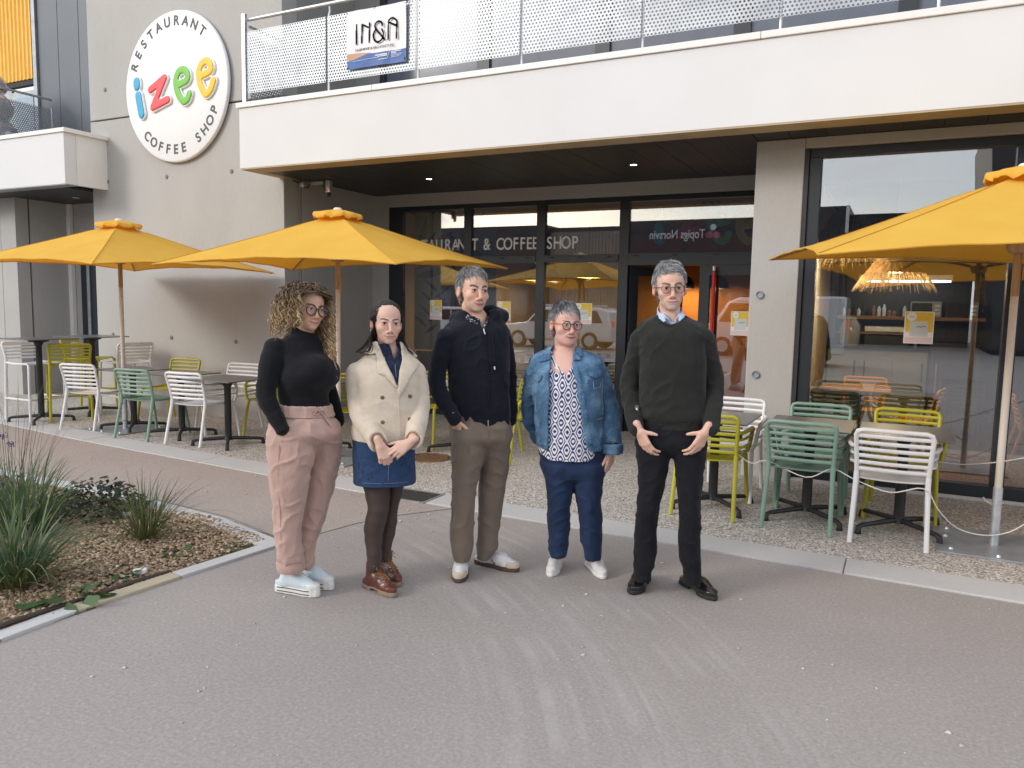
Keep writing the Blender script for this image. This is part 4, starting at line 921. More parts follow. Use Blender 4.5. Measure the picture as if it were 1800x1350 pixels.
# ================================================================== chairs, stools, tables
PL = {k: mat(k + '_plastic', c, .42, var=.03, spec=.5) for k, c in {'white': (.80, .80, .81), 'lime': (.44, .41, .028), 'sage': (.22, .35, .28)}.items()}
def slat_mesh(y, z, hw, bow, r, flat, m, name): mb = MB(); mb.tube([(hw * q, y - bow * (1 - q * q), z) for q in (-1, -.6, -.2, .2, .6, 1)], r, 8, flat=flat, up=(0, 0, 1)); return mb.me(name, m, True)
def make_chair(kind, m, seat=.455, top=.79, arms=False):
    stool = kind == 'stool'; t = thing('bar_stool' if stool else ('garden_armchair' if arms else 'garden_chair'), 'x', 'stool' if stool else 'chair')
    hb = top - seat; yb0, yb1 = -.225, -.225 - hb * .24
    def yz(q): return yb0 + (yb1 - yb0) * q ** 1.3, seat + .03 + (hb - .03) * q
    for s in (-1, 1):
        mb = MB(); mb.tube([(s * .235, -.335 if not stool else -.26, 0), (s * .228, -.275 if not stool else -.245, seat * .55), (s * .222, -.232, seat - .03), (s * .222, yb0, seat + .03)], [.0165, .0165, .018, .018], 10); mb.build('leg', m, t, smooth=True)
        mb = MB(); mb.tube([(s * .245, .315 if not stool else .245, 0), (s * .235, .27 if not stool else .235, seat * .6), (s * .228, .235, seat - .03), (s * .222, .19, seat - .002)], [.0165, .0165, .018, .015], 10); mb.build('leg', m, t, smooth=True)
        mb = MB(); mb.tube([(s * .222, yb0, seat - .005), (s * .226, -.05, seat - .016), (s * .226, .19, seat - .008)], .014, 8); mb.build('seat_rail', m, t, smooth=True)
    P = [(-.222, *yz(0)), (-.226, *yz(.3)), (-.232, *yz(.65)), (-.236, *yz(.88)), (-.226, *yz(.965)), (-.195, *yz(1.0)), (0, yz(1)[0] - .012, yz(1)[1]), (.195, *yz(1.0)), (.226, *yz(.965)), (.236, *yz(.88)), (.232, *yz(.65)), (.226, *yz(.3)), (.222, *yz(0))]
    mb = MB(); mb.tube(P, .0155, 10); mb.build('back_frame', m, t, smooth=True)
    nb = 6 if not stool else 5
    for k in range(nb):
        q = .08 + .78 * k / (nb - 1); y, z = yz(q); link('back_slat', slat_mesh(y, z, .228, .022, .0055, 2.4, m, 'back_slat'), t)
    for k in range(9):
        y = -.20 + .40 * k / 8; z = seat - .008 - .014 * math.sin(PI * (k + 1) / 9); mb = MB(); mb.tube([(.222 * q, y, z - .012 * (1 - q * q)) for q in (-1, -.6, -.2, .2, .6, 1)], .0185, 8, flat=.36, up=(0, 0, 1)); mb.build('seat_slat', m, t, smooth=True)
    if arms:
        for s in (-1, 1):
            mb = MB(); mb.tube([(s * .232, yz(.60)[0], yz(.60)[1]), (s * .262, -.20, .662), (s * .285, -.08, .668), (s * .288, .12, .660), (s * .282, .20, .642), (s * .272, .232, .60), (s * .256, .238, .50), (s * .236, .235, seat - .01)], [.013, .014, .016, .016, .016, .016, .016, .016], 10); mb.build('armrest', m, t, smooth=True)
            for z0, q in ((.60, .40), (.54, .22)):
                mb = MB(); mb.tube([(s * .228, yz(q)[0], yz(q)[1]), (s * .262, -.15, z0 + .005), (s * .276, .08, z0), (s * .266, .232, z0 - .005)], .0105, 8); mb.build('arm_rail', m, t, smooth=True)
    if stool:
        fz = .27
        mb = MB(); mb.tube([(-.232, -.25, fz), (-.24, .255, fz), (.24, .255, fz), (.232, -.25, fz)], .014, 8); mb.build('footrest', m, t, smooth=True)
    return t
def make_table(h, sx, sy, lean=0., topm=None):
    t = thing('bar_table' if h > .9 else 'terrace_table', 'x', 'table'); tm = topm
    mb = MB(); mb.bb(-sx / 2, sx / 2, -sy / 2, sy / 2, h - .012, h); mb.build('table_top', tm, t, bev=.003)
    mb = MB(); mb.lathe([(.05, .055), (.040, .08), (.037, .12), (.036, h - .10), (.055, h - .06), (.055, h - .04)], 18); mb.build('column', M['black'], t, smooth=True)
    mb = MB(); mb.bb(-.12, .12, -.025, .025, h - .045, h - .014); mb.bb(-.025, .025, -.12, .12, h - .044, h - .0145); mb.build('bracket', M['black'], t)
    for k in range(4):
        a = PI / 4 + k * PI / 2; c, s = math.cos(a), math.sin(a); R = .36; mb = MB(); mb.tube([(c * .03, s * .03, .075), (c * .12, s * .12, .072), (c * (R - .03), s * (R - .03), .06), (c * R, s * R, .05), (c * (R + .006), s * (R + .006), .012)], [.021, .020, .017, .019, .020], 8); mb.lathe([(.022, 0), (.024, .014), (.0, .016)], 10, (c * (R + .006), s * (R + .006), 0)); mb.build('foot', M['black'], t, smooth=True)
    return t
top_l = mat('smoky_table_top', (.115, .105, .098), .33, var=.22, scale=5, stretch=(1, 4, 1)); top_d = mat('slate_table_top', (.14, .145, .155), .30, var=.15, scale=4)
Z0 = .009
proto = {'armchair': make_chair('chair', PL['white'], arms=True), 'chair': make_chair('chair', PL['white']), 'stool': make_chair('stool', PL['white'], .735, .985)}
used = set()
def seat(kind, colour, x, y, face, label, group):
    """face: heading of the sitter, degrees; 0 looks to +y"""
    p = proto[kind]
    if kind not in used and colour == 'white':
        used.add(kind); p.location = (x, y, Z0); p.rotation_euler[2] = math.radians(-face); p['label'] = label; p['group'] = group; return p
    return dup(p, (x, y, Z0), math.radians(-face), label, group, {PL['white']: PL[colour]})
G1, G2, G3 = 'garden chairs with horizontal slats on the terrace', 'bar stools with slatted backs by the left wall', 'square topped tables on the terrace'
seat('armchair', 'white', .005, 6.03, 0, 'white armchair in front of the rightmost table, next to the parasol pole', G1)
seat('armchair', 'sage', -.59, 6.10, 1, 'sage green armchair with its back to us, between lime and white armchairs', G1)
seat('armchair', 'lime', -1.285, 6.11, -2, 'lime armchair half hidden by the man in the dark grey sweater', G1)
seat('armchair', 'sage', -.57, 6.72, 180, 'pale sage chair pulled up to the window side of its table', G1)
seat('armchair', 'lime', .08, 6.76, 182, 'lime chair facing us behind the rightmost table', G1)
seat('armchair', 'white', -1.27, 6.74, 180, 'white chair by the grey pillar behind the tall man', G1)
seat('chair', 'white', -8.76, 6.08, -14, 'white armless chair beside the lime stool, leftmost low chair', G1)
seat('chair', 'sage', -7.70, 6.03, -8, 'sage green chair left of the white armchair on the far terrace', G1)
seat('armchair', 'white', -6.93, 6.08, -8, 'white armchair seen from behind at the table left of the curly haired woman', G1)
seat('chair', 'lime', -8.42, 6.86, 172, 'lime chair against the sign wall behind sage green chair', G1)
seat('chair', 'white', -7.28, 6.78, 172, 'white chair against the sign wall facing us across its table', G1)
seat('armchair', 'lime', -6.45, 6.74, 176, 'lime armchair at the elbow of the curly haired woman', G1)
seat('armchair', 'lime', -5.28, 6.52, 150, 'lime armchair beside the pole behind the curly haired woman', G1)
seat('armchair', 'lime', -4.78, 7.26, 168, 'lime armchair seen between beige coat and dark hoodie', G1)
seat('armchair', 'lime', -3.52, 7.10, -160, 'lime armchair glimpsed beside the denim jacket', G1)
seat('stool', 'white', -10.05, 6.12, 88, 'white bar stool cut by the left picture edge', G2)
seat('stool', 'lime', -9.62, 6.30, -60, 'lime bar stool in front of the nearer bar table', G2)
seat('stool', 'lime', -10.28, 7.05, 60, 'lime bar stool behind, at the far bar table', G2)
seat('stool', 'white', -9.42, 6.98, -80, 'white bar stool at the far bar table beside the sign wall', G2)
TG = {}
def tab(h, sx, sy, x, y, label, m, rz=0.):
    k = (h, sx, sy, m.name)
    if k not in TG: TG[k] = make_table(h, sx, sy, 0, m); t = TG[k]; t.location = (x, y, Z0); t['label'] = label; t['group'] = G3; t.rotation_euler[2] = rz
    else: t = dup(TG[k], (x, y, Z0), rz, label, G3)
    return t
tab(.735, .60, .70, .07, 6.22, 'rightmost table with a smoky grey top, white armchair before it', top_l)
tab(.735, .60, .70, -.57, 6.23, 'table with smoky grey top between the two sage green armchairs', top_l)
tab(.735, .60, .70, -1.28, 6.20, 'table beside the man in dark sweater with lime chair before it', top_d)
tab(.735, .62, .62, -8.28, 6.22, 'table between white armless chair and the left parasol pole', top_d)
tab(.735, .62, .62, -7.42, 6.20, 'table behind the sage green chair on the far terrace', top_d)
tab(.735, .70, .62, -6.55, 6.08, 'table in front of the white armchair beside curly haired woman', top_d)
tab(.735, .62, .62, -5.55, 6.35, 'table mostly hidden behind the curly haired woman', top_d)
tab(.735, .62, .62, -4.20, 7.15, 'table mostly hidden behind the man in the dark hoodie', top_d)
tab(1.06, .66, .66, -9.72, 5.98, 'nearer bar table with dark top at the left edge', top_d)
tab(1.06, .66, .66, -9.86, 6.80, 'far bar table with dark top beside the sign wall', top_d)
# thin steel cable that ties the chairs on the right to the parasol pole
cab = MB(); Pc = [(-1.06, 5.9, .52), (-.95, 5.95, .44), (-.83, 5.95, .47), (-.55, 5.85, .40), (-.38, 5.9, .47), (-.22, 5.85, .42), (0, 5.75, .38), (.2, 5.75, .43), (.30, 5.83, .28), (.42, 5.98, .14), (.58, 6.06, .09), (.74, 6.08, .13), (.95, 6.15, .27), (1.25, 6.2, .33)]
cab.tube(smooth_path(Pc, 5), .0042, 6); co = cab.build('security_cable', M['cap'], None, smooth=True); tag(co, 'thin pale cable looped through the right chairs and round the parasol pole', 'cable')
cab = MB(); cab.tube(smooth_path([(.22, 6.5, .50), (.45, 6.45, .50), (.68, 6.30, .57), (.95, 6.2, .68), (1.3, 6.2, .80)], 5), .0042, 6); co = cab.build('security_cable', M['cap'], None, smooth=True); tag(co, 'thin pale cable running from the lime chair past the parasol pole at seat height', 'cable')

# ================================================================== rooms behind the glass
room = thing('cafe_interior', 'warm lit cafe room with beige walls and timber floor behind the shopfront glass', 'room', (0, 0, 0))
M['floorw'] = mat('timber_floor', (.22, .12, .065), .4, var=.3, scale=4, stretch=(1, 8, 1)); M['wallb'] = mat('beige_wall', (.55, .42, .26), .8, var=.05); M['wallo'] = mat('orange_wall', (.42, .16, .03), .8, var=.06)
M['cab'] = mat('grey_green_cabinet', (.27, .29, .25), .5, var=.04); M['ceil'] = mat('dark_ceiling', (.10, .095, .09), .8, var=.05)
def rbx(name, m, x0, x1, y0, y1, z0, z1, par=room, bev=0.): mb = MB(); mb.bb(x0, x1, y0, y1, z0, z1); return mb.build(name, m, par, bev=bev)
rbx('floor', M['floorw'], -7.06, 13, 9.46, 15.19, .0, .010); rbx('floor', M['floorw'], -.87, 13, 7.70, 9.459, .0, .0105)
rbx('back_wall', M['wallb'], -7.06, -1.0, 15.0, 15.18, .011, 3.0); rbx('back_wall', M['darkgrey'], -1.0, 13, 13.4, 13.5, .011, 3.05)
rbx('orange_wall', M['wallo'], -4.7, -2.2, 13.6, 13.7, .011, 2.9); rbx('side_wall', M['wallb'], -7.06, -6.95, 9.63, 15.0, .011, 3.0)
rbx('ceiling', M['ceil'], -7.06, -.9, 9.63, 15.0, 2.985, 3.015); rbx('ceiling', M['ceil'], -.87, 13, 7.81, 13.4, 3.02, 3.055)
rbx('partition', M['wallb'], -1.02, -.90, 9.63, 15.0, .011, 2.98); rbx('side_wall', M['darkgrey'], 7.8, 7.9, 7.8, 13.4, .011, 3.0)
# leafy mural
mur = thing('leaf_mural', 'large mural of blue, red and green jungle leaves behind the first panes', 'mural', (-5.9, 9.85, 1.9))
def mb_(n, m, x0, x1, z0, z1, k): mb = MB(); mb.bb(x0, x1, -.004 * k - .003, -.004 * k, z0, z1); return mb.build(n, m, mur)
mb_('panel', mat('mural_ground', (.66, .60, .50), .7, var=.06), -.75, .66, -1.0, 1.05, 0)
LFM = [mat('mural_blue', (.06, .10, .22), .7, var=.15), mat('mural_red', (.62, .12, .06), .7, var=.15), mat('mural_green', (.07, .12, .08), .7, var=.2), mat('mural_rose', (.62, .26, .18), .7, var=.15), mat('mural_ochre', (.38, .22, .05), .7, var=.1)]
rm = random.Random(21)
def leaf(cx, cz, ang, L, Wd, m, k):
    pts = []; nn = 7
    for s in (1, -1):
        for i in range(nn + 1):
            t = i / nn if s > 0 else 1 - i / nn
            if s < 0 and (i == 0 or i == nn): continue
            w = Wd * math.sin(PI * t ** .8) * s; x = t * L + .0; z = w + .10 * L * t * t
            pts.append((cx + x * math.cos(ang) - z * math.sin(ang), cz + x * math.sin(ang) + z * math.cos(ang)))
    pts = [(min(max(a, -.74), .65), min(max(b, -.99), 1.04)) for a, b in pts]
    mb = MB(); n = len(pts); y = -.004 * k - rm.uniform(.001, .003)
    mb.add([(a, y, b) for a, b in pts], [tuple(range(n))]); mb.build('leaf_print', m, mur)
for k in range(9): leaf(-.55 + .03 * k, -.75 + .09 * k, 2.4 if k % 2 else .5, .30, .028, LFM[0], 2)
for k in range(8): leaf(-.05, -.55, .2 + .38 * k, .50, .034, LFM[1], 3)
for k in range(6): leaf(-.45 + .02 * k, .25 + .08 * k, .25 if k % 2 else 2.7, .32, .04, LFM[3], 2)
for k in range(5): leaf(.25 + .03 * k, -.9 + .1 * k, 1.2 + .2 * k, .9, .07, LFM[2], 2 + k % 2)
for k in range(4): leaf(-.7, .1 + .12 * k, .1 + .35 * k, .55, .06, LFM[2], 4)
for k in range(5): leaf(.15, .4 + .1 * k, 2.2 - .5 * k, .45, .05, LFM[(0, 3, 4, 2, 1)[k]], 3)
for k in range(4): leaf(.45, -.2 + .2 * k, 1.9 + .3 * k, .4, .045, LFM[(0, 4, 3, 2)[k]], 4)
rbx('bench_base', M['darkgrey'], -6.55, -5.2, 9.75, 9.84, .011, .88)
# pendant lamps
def pendant(label, x, y, z, r, col, on=True):
    t = thing('pendant_lamp', label, 'lamp', (x, y, z), group='dome pendant lamps in the cafe'); mb = MB(); mb.lathe([(r, 0), (r * .97, r * .45), (r * .72, r * .95), (r * .32, r * 1.22), (r * .18, r * 1.35), (r * .18, r * 1.6)], 24, caps=False); mb.lathe([(r * .965, .001), (r * .93, r * .44), (r * .69, r * .92), (.0, r * 1.18)], 24, caps=False); mb.build('lamp_shade', col, t, smooth=True)
    mb = MB(); mb.tube([(0, 0, r * 1.6), (0, 0, 2.985 - z)], .006, 6); mb.build('cord', M['black'], t); mb = MB(); mb.lathe([(0, -.05), (.04, -.02), (.045, .01), (.0, .06)], 12, (0, 0, r * .5)); mb.build('bulb', bulb, t, smooth=True)
    ld = bpy.data.lights.new('bulb_light', 'POINT'); ld.energy = 22; ld.color = (1, .72, .40); ld.shadow_soft_size = .06; lo = bpy.data.objects.new('bulb_light', ld); COL.objects.link(lo); lo.parent = t; lo.location = (0, 0, r * .12)
bulb = emit('warm_bulb', (1, .72, .38), 9.)
olive = mat('olive_lamp', (.20, .21, .04), .45, var=.03)
pendant('olive green dome lamp hanging behind the second clear pane', -4.28, 11.0, 2.03, .185, olive)
pendant('olive dome lamp seen beside the grey haired man in dark hoodie', -5.35, 11.4, 2.0, .185, olive)
pendant('dark dome lamp seen through the open door beside glasses man', -3.37, 13.1, 1.93, .19, M['black'])
pendant('second dark dome lamp seen through the open door, further right', -2.75, 12.9, 1.93, .19, M['black'])
pendant('dome lamp far inside the cafe above the back tables', -5.9, 13.4, 2.05, .185, M['black'])
# thatch pendants over the right table
rt = np.random.default_rng(8)
def thatch(label, x, y, z, R, Hh, n):
    t = thing('thatch_lamp', label, 'lamp', (x, y, z), group='shaggy straw pendant lamps'); a = rt.uniform(0, 2 * PI, n); q = rt.uniform(.05, .95, n); K = 6; P = np.zeros((n, K, 3)); tt = np.linspace(0, 1, K)
    r0 = R * q * .8; z0 = Hh * (1 - q) ** 1.1; L = rt.uniform(.5, 1.0, n) * R * .75; ja = a + rt.normal(0, .25, n)
    for k in range(K): P[:, k, 0] = r0 * np.cos(a) + L * tt[k] * np.cos(ja) * .75; P[:, k, 1] = r0 * np.sin(a) + L * tt[k] * np.sin(ja) * .75; P[:, k, 2] = z0 - L * tt[k] * .35 - L * tt[k] ** 2 * (.35 + .3 * q)
    V, F = strands(P, np.tile(np.linspace(.0035, .0016, K), (n, 1))); o = link('straw', np_mesh('straw', V, F, mat('straw', (.50, .36, .20), .8, var=.25, scale=30)), t); stuff(o)
    mb = MB(); mb.lathe([(.02, Hh), (R * .5, Hh * .45), (R * .85, 0)], 20); mb.build('frame', M['wood'], t, smooth=True); mb = MB(); mb.tube([(0, 0, Hh), (0, 0, 3.0 - z)], .008, 6); mb.build('cord', rope_m, t)
    ld = bpy.data.lights.new('bulb_light', 'POINT'); ld.energy = 42; ld.color = (1, .74, .42); ld.shadow_soft_size = .07; lo = bpy.data.objects.new('bulb_light', ld); COL.objects.link(lo); lo.parent = t; lo.location = (0, 0, -.03)
thatch('upper shaggy straw lamp behind the left half of the right window', -.58, 9.05, 2.28, .36, .50, 1500)
thatch('lower shaggy straw lamp behind the right window, beneath the parasol edge', -.10, 9.3, 2.02, .34, .34, 1300)
# kitchen counter
kc = thing('kitchen_counter', 'grey green cabinets with timber shelf behind the right window', 'counter', (0, 11.3, 0))
def kb(n, m, x0, x1, y0, y1, z0, z1, bev=.004, par=None): mb = MB(); mb.bb(x0, x1, y0, y1, z0, z1); return mb.build(n, m, par or kc, bev=bev)
kb('carcass', M['cab'], -.88, .33, .03, .6, .011, 1.10)
for i in range(3): d = kb('cabinet_door', M['cab'], -.875 + i * .402, -.875 + (i + 1) * .402 - .008, .0, .028, .05, 1.0); kb('handle', M['black'], -.875 + i * .402 + (.33 if i % 2 == 0 else .05), -.875 + i * .402 + (.35 if i % 2 == 0 else .07), -.025, -.002, .70, .95, .002, d)
kb('worktop', M['black'], -.89, .34, -.02, .62, 1.102, 1.13); kb('shelf', M['wood'], -.85, .95, .15, .50, 1.50, 1.545); kb('shelf', M['wood'], -.85, .33, .15, .50, 1.30, 1.33)
kb('side_panel', M['frame'], -.885, -.80, .05, .6, 1.131, 2.3); kb('back_panel', M['darkgrey'], -.8, 3, .62, .66, 1.131, 2.9); kb('hood', M['galv'], -.55, .55, .1, .5, 2.02, 2.09); kb('strip_light', emit('strip_glow', (.85, .92, 1.), 7.), -.53, .53, .12, .20, 1.995, 2.018)
fr = thing('fridge', 'tall dark grey steel fridge to the right of the counter', 'fridge', (.63, 11.3, 0)); mb = MB(); mb.bb(-.28, .29, 0, .6, .011, 1.22); mb.build('body', M['darkgrey'], fr, bev=.01); mb = MB(); mb.bb(-.27, .28, -.03, -.002, .06, 1.2); d = mb.build('door', M['darkgrey'], fr, bev=.01); mb = MB(); mb.tube([(-.2, -.06, .5), (-.2, -.06, .95)], .012, 8); mb.build('handle', M['galv'], d)
for i, (x, lab) in enumerate([(.27, 'steel microwave oven on the timber shelf, left of two'), (.68, 'grey microwave oven on the timber shelf, right of two')]):
    t = thing('microwave', lab, 'microwave', (x, 11.45, 1.546)); mb = MB(); mb.bb(-.18, .18, 0, .28, 0, .2); mb.build('case', M['steel'] if i == 0 else M['darkgrey'], t, bev=.006); mb = MB(); mb.bb(-.165, .07, -.012, -.001, .02, .18); mb.build('door', M['black'], t, bev=.003); mb = MB(); [mb.bb(.10, .16, -.01, -.001, .03 + .05 * k, .06 + .05 * k) for k in range(3)]; mb.build('keypad', M['galv'], t)
cof = thing('coffee_machine', 'pale coffee machine with pipes standing on the counter', 'coffee machine', (-.15, 11.5, 1.131)); mb = MB(); mb.bb(-.3, .25, 0, .3, 0, .16); mb.build('body', M['black'], cof, bev=.01); mb = MB(); mb.bb(-.3, .25, -.02, .28, .20, .28); mb.build('hood', M['galv'], cof, bev=.01); mb = MB(); [mb.tube([(x, .02, .16), (x, .02, .21)], .012, 8) for x in (-.25, -.05, .2)]; mb.tube([(.33, 0, 0), (.33, 0, .35), (.36, 0, .38), (.5, 0, .38)], .018, 8); mb.build('pipe', M['galv'], cof, smooth=True)
vs = thing('glass_jar', 'large clear jar with a white lid on the counter', 'jar', (-.62, 11.5, 1.131)); mb = MB(); mb.lathe([(0, 0), (.10, 0), (.13, .05), (.13, .28), (.08, .36)], 20); mb.build('jar', mat('jar_glass', (.5, .5, .5), .1, var=.0), vs, smooth=True); mb = MB(); mb.lathe([(.085, .362), (.085, .39), (0, .40)], 20); mb.build('lid', M['paper'], vs)
rk2 = random.Random(9)
for k in range(14):
    x = -.72 + k * .062; h = rk2.uniform(.07, .16); mb = MB(); mb.lathe([(0, 0), (.022, 0), (.024, h * .7), (.012, h * .85), (.012, h)], 10)
    o = mb.build('bottle', rk2.choice([M['darkgrey'], M['wood'], M['galv'], M['cap']]), None, smooth=True); o.location = (x, 11.5 + .04 * (k % 3), 1.546); tag(o, 'small bottle or jar in the row on the timber shelf inside right window', 'bottle', 'bottles on the timber shelf')
# tables and chairs inside
PL['black'] = mat('black_plastic', (.02, .02, .022), .4, var=.03); PL['orange'] = mat('orange_plastic', (.70, .30, .02), .4, var=.03); PL['brown'] = mat('brown_plastic', (.16, .075, .03), .45, var=.05)
def itab(x, y, sx, sy, label):
    t = thing('cafe_table', label, 'table', (x, y, .011), group='timber topped tables inside the cafe'); mb = MB(); mb.bb(-sx / 2, sx / 2, -sy / 2, sy / 2, .71, .745); mb.build('table_top', M['wood'], t, bev=.004); mb = MB(); mb.bb(-.05, .05, -.05, .05, .02, .71); mb.build('column', M['black'], t); mb = MB(); mb.bb(-.25, .25, -.25, .25, 0, .02); mb.build('base', M['black'], t)
itab(-.42, 9.35, .72, .70, 'timber table close behind the right window'); itab(-4.0, 10.9, 1.0, .7, 'timber table behind the woman in denim jacket, dark bag on it'); itab(-5.0, 10.6, .8, .7, 'timber table behind the hooded man with cups on it'); itab(1.9, 9.4, .8, .7, 'timber table behind the far right pane')
G4 = 'slatted chairs inside the cafe'
for kind, c, x, y, f, lab in [('chair', 'orange', -.35, 10.0, 180, 'orange chair behind the timber table in the right window'), ('chair', 'brown', -.55, 8.75, 0, 'brown chair with its back to the right window'), ('chair', 'orange', .12, 9.2, -80, 'orange chair side on at the timber table'), ('chair', 'black', .75, 10.4, 170, 'black chair in front of the dark fridge'), ('chair', 'orange', 1.35, 9.2, 90, 'orange chair by the far right pane'), ('chair', 'black', -3.6, 10.3, -30, 'black chair in the cafe behind the denim jacket'), ('chair', 'black', -4.45, 10.5, 40, 'black chair in the cafe at the table with the bag'), ('chair', 'black', -5.35, 10.2, 0, 'black chair in the cafe nearest the leaf mural'), ('chair', 'brown', -4.85, 11.3, 180, 'brown chair at the far side of the cafe table with cups'), ('chair', 'black', -5.9, 11.9, 90, 'black chair deep in the cafe')]: seat(kind, c, x, y, f, lab, G4)
bg = thing('bag', 'dark crumpled bag on the cafe table behind grey haired woman', 'bag', (-3.9, 10.9, .757)); s = SDF((-.3, -.2, -.02), (.3, .2, .25), .02); s.ell((0, 0, .05), (.22, .14, .07), .03); s.ell((-.05, 0, .1), (.12, .1, .06), .04); V, F = s.mesh(); V = V + (normals(V, F) * (.03 * (vnoise(V * 18) - .5))[:, None]); link('fabric', np_mesh('fabric', V, F, mat('dark_bag', (.03, .028, .035), .7)), bg)
for i, (x, y) in enumerate([(-5.1, 10.5), (-4.85, 10.65), (-5.2, 10.75)]): mb = MB(); mb.lathe([(0, 0), (.03, 0), (.04, .08), (.036, .08), (.028, .01), (0, .01)], 14); o = mb.build('cup', M['paper'], None, smooth=True); o.location = (x, y, .757); tag(o, 'white cup on the cafe table behind the hooded man', 'cup', 'cups on the cafe table')
# ================================================================== across the street (seen mirrored in the glass)
navy = mat('navy_cladding', (.018, .022, .034), .5, var=.1); tan = mat('tan_sheeting', (.24, .21, .18), .6, var=.08)
ob = thing('office_building', 'low navy office building with flat roof and company lettering, mirrored in the glass', 'building', (0, -26, 0))
def obx(n, m, x0, x1, y0, y1, z0, z1, par=None): mb = MB(); mb.bb(x0, x1, y0, y1, z0, z1); return mb.build(n, m, par or ob)
obx('wall', navy, -60, -20.3, -9, -.05, 0, 6.65); obx('wall', navy, -14.9, -2.6, -9, 0, 0, 6.70); obx('wall', navy, -2.598, 2.8, -9, -.4, 0, 6.32); obx('roof_edge', M['cap'], -2.75, -2.602, -.38, .04, 5.4, 6.72)
obx('wall', tan, -20.298, -14.902, -9, -.6, 0, 6.45); obx('roof_edge', navy, -20.3, -14.9, -.62, -.55, 6.25, 6.5)
mb = MB(); [mb.bb(-20.2 + i * .22, -20.2 + i * .22 + .1, -.6, -.55, 0, 6.2) for i in range(24)]; mb.build('ribs', tan, ob)
mb = MB(); [mb.bb(-2.5 + i * .25, -2.5 + i * .25 + .12, -.4, -.33, 0, 6.3) for i in range(21)]; mb.build('ribs', navy, ob)
wnm = mat('office_glass', (.10, .12, .15), .08, var=.1)
for i in range(9):
    w = obx('window', M['frame'], -14.0 + i * 1.25, -13.0 + i * 1.25, .002, .04, 1.0, 2.6); obx('pane', wnm, -13.94 + i * 1.25, -13.06 + i * 1.25, .042, .05, 1.06, 2.54, w)
for i in range(10):
    w = obx('window', M['frame'], -40.0 + i * 1.9, -38.6 + i * 1.9, -.048, -.01, .9, 2.6); obx('pane', wnm, -39.9 + i * 1.9, -38.7 + i * 1.9, -.008, .0, 1.0, 2.5, w)
lt = mat('pale_lettering', (.62, .62, .66), .5, var=0); o = link('lettering', text_mesh('Topigs Norsvin', .72, lt, .02, .006, 'LEFT'), ob); w = max(v.co.x for v in o.data.vertices); o.rotation_euler = (PI / 2, 0, PI); o.location = (-10.35, .06, 5.62); o.scale = (3.25 / w, 1, 1)
for dx, dz, r, c in ((-9.9, 6.22, .17, lt), (-10.12, 5.78, .2, None), (-9.68, 5.78, .2, None)): mb = MB(); mb.lathe([(0, .03), (r, .03), (r, 0)], 20); o = mb.build('emblem', c or bpy.data.materials.get('emblem_magenta') or mat('emblem_magenta', (.35, .05, .16), .5, var=0), ob); o.rotation_euler = (-PI / 2, 0, 0); o.location = (dx, .03, dz)
mb = MB(); mb.bb(-10.12, -9.68, .02, .05, 5.72, 5.84); mb.box((-10.0, .035, 5.98), (.07, .03, .42), (0, .3, 0)); mb.build('emblem', bpy.data.materials['emblem_magenta'], ob)
tb2 = thing('tall_building', 'tall dark ribbed building further right across the street', 'building', (0, -20, 0))
mb = MB(); mb.add([(3.2, -8, 0), (16, -8, 0), (16, 0, 0), (3.2, 0, 0), (2.6, -8, 9), (16, -8, 9), (16, 0, 9), (2.6, 0, 9), (3.4, -8, 12), (16, -8, 12), (16, 0, 12), (3.4, 0, 12)], [(0, 1, 5, 4), (1, 2, 6, 5), (2, 3, 7, 6), (3, 0, 4, 7), (4, 5, 9, 8), (5, 6, 10, 9), (6, 7, 11, 10), (7, 4, 8, 11), (8, 9, 10, 11)]); mb.build('wall', navy, tb2)
for i in range(4):
    mb = MB(); mb.bb(4 + i * 2.8, 6 + i * 2.8, .002, .05, 3.5, 5.2); w = mb.build('window', M['frame'], tb2); mb = MB(); mb.bb(4.1 + i * 2.8, 5.9 + i * 2.8, .052, .06, 3.6, 5.1); mb.build('pane', wnm, w)
carp = mat('white_car_paint', (.72, .73, .74), .25, var=.0, coat=.8); carg = mat('car_glass', (.02, .022, .025), .05, var=.0, spec=.8)
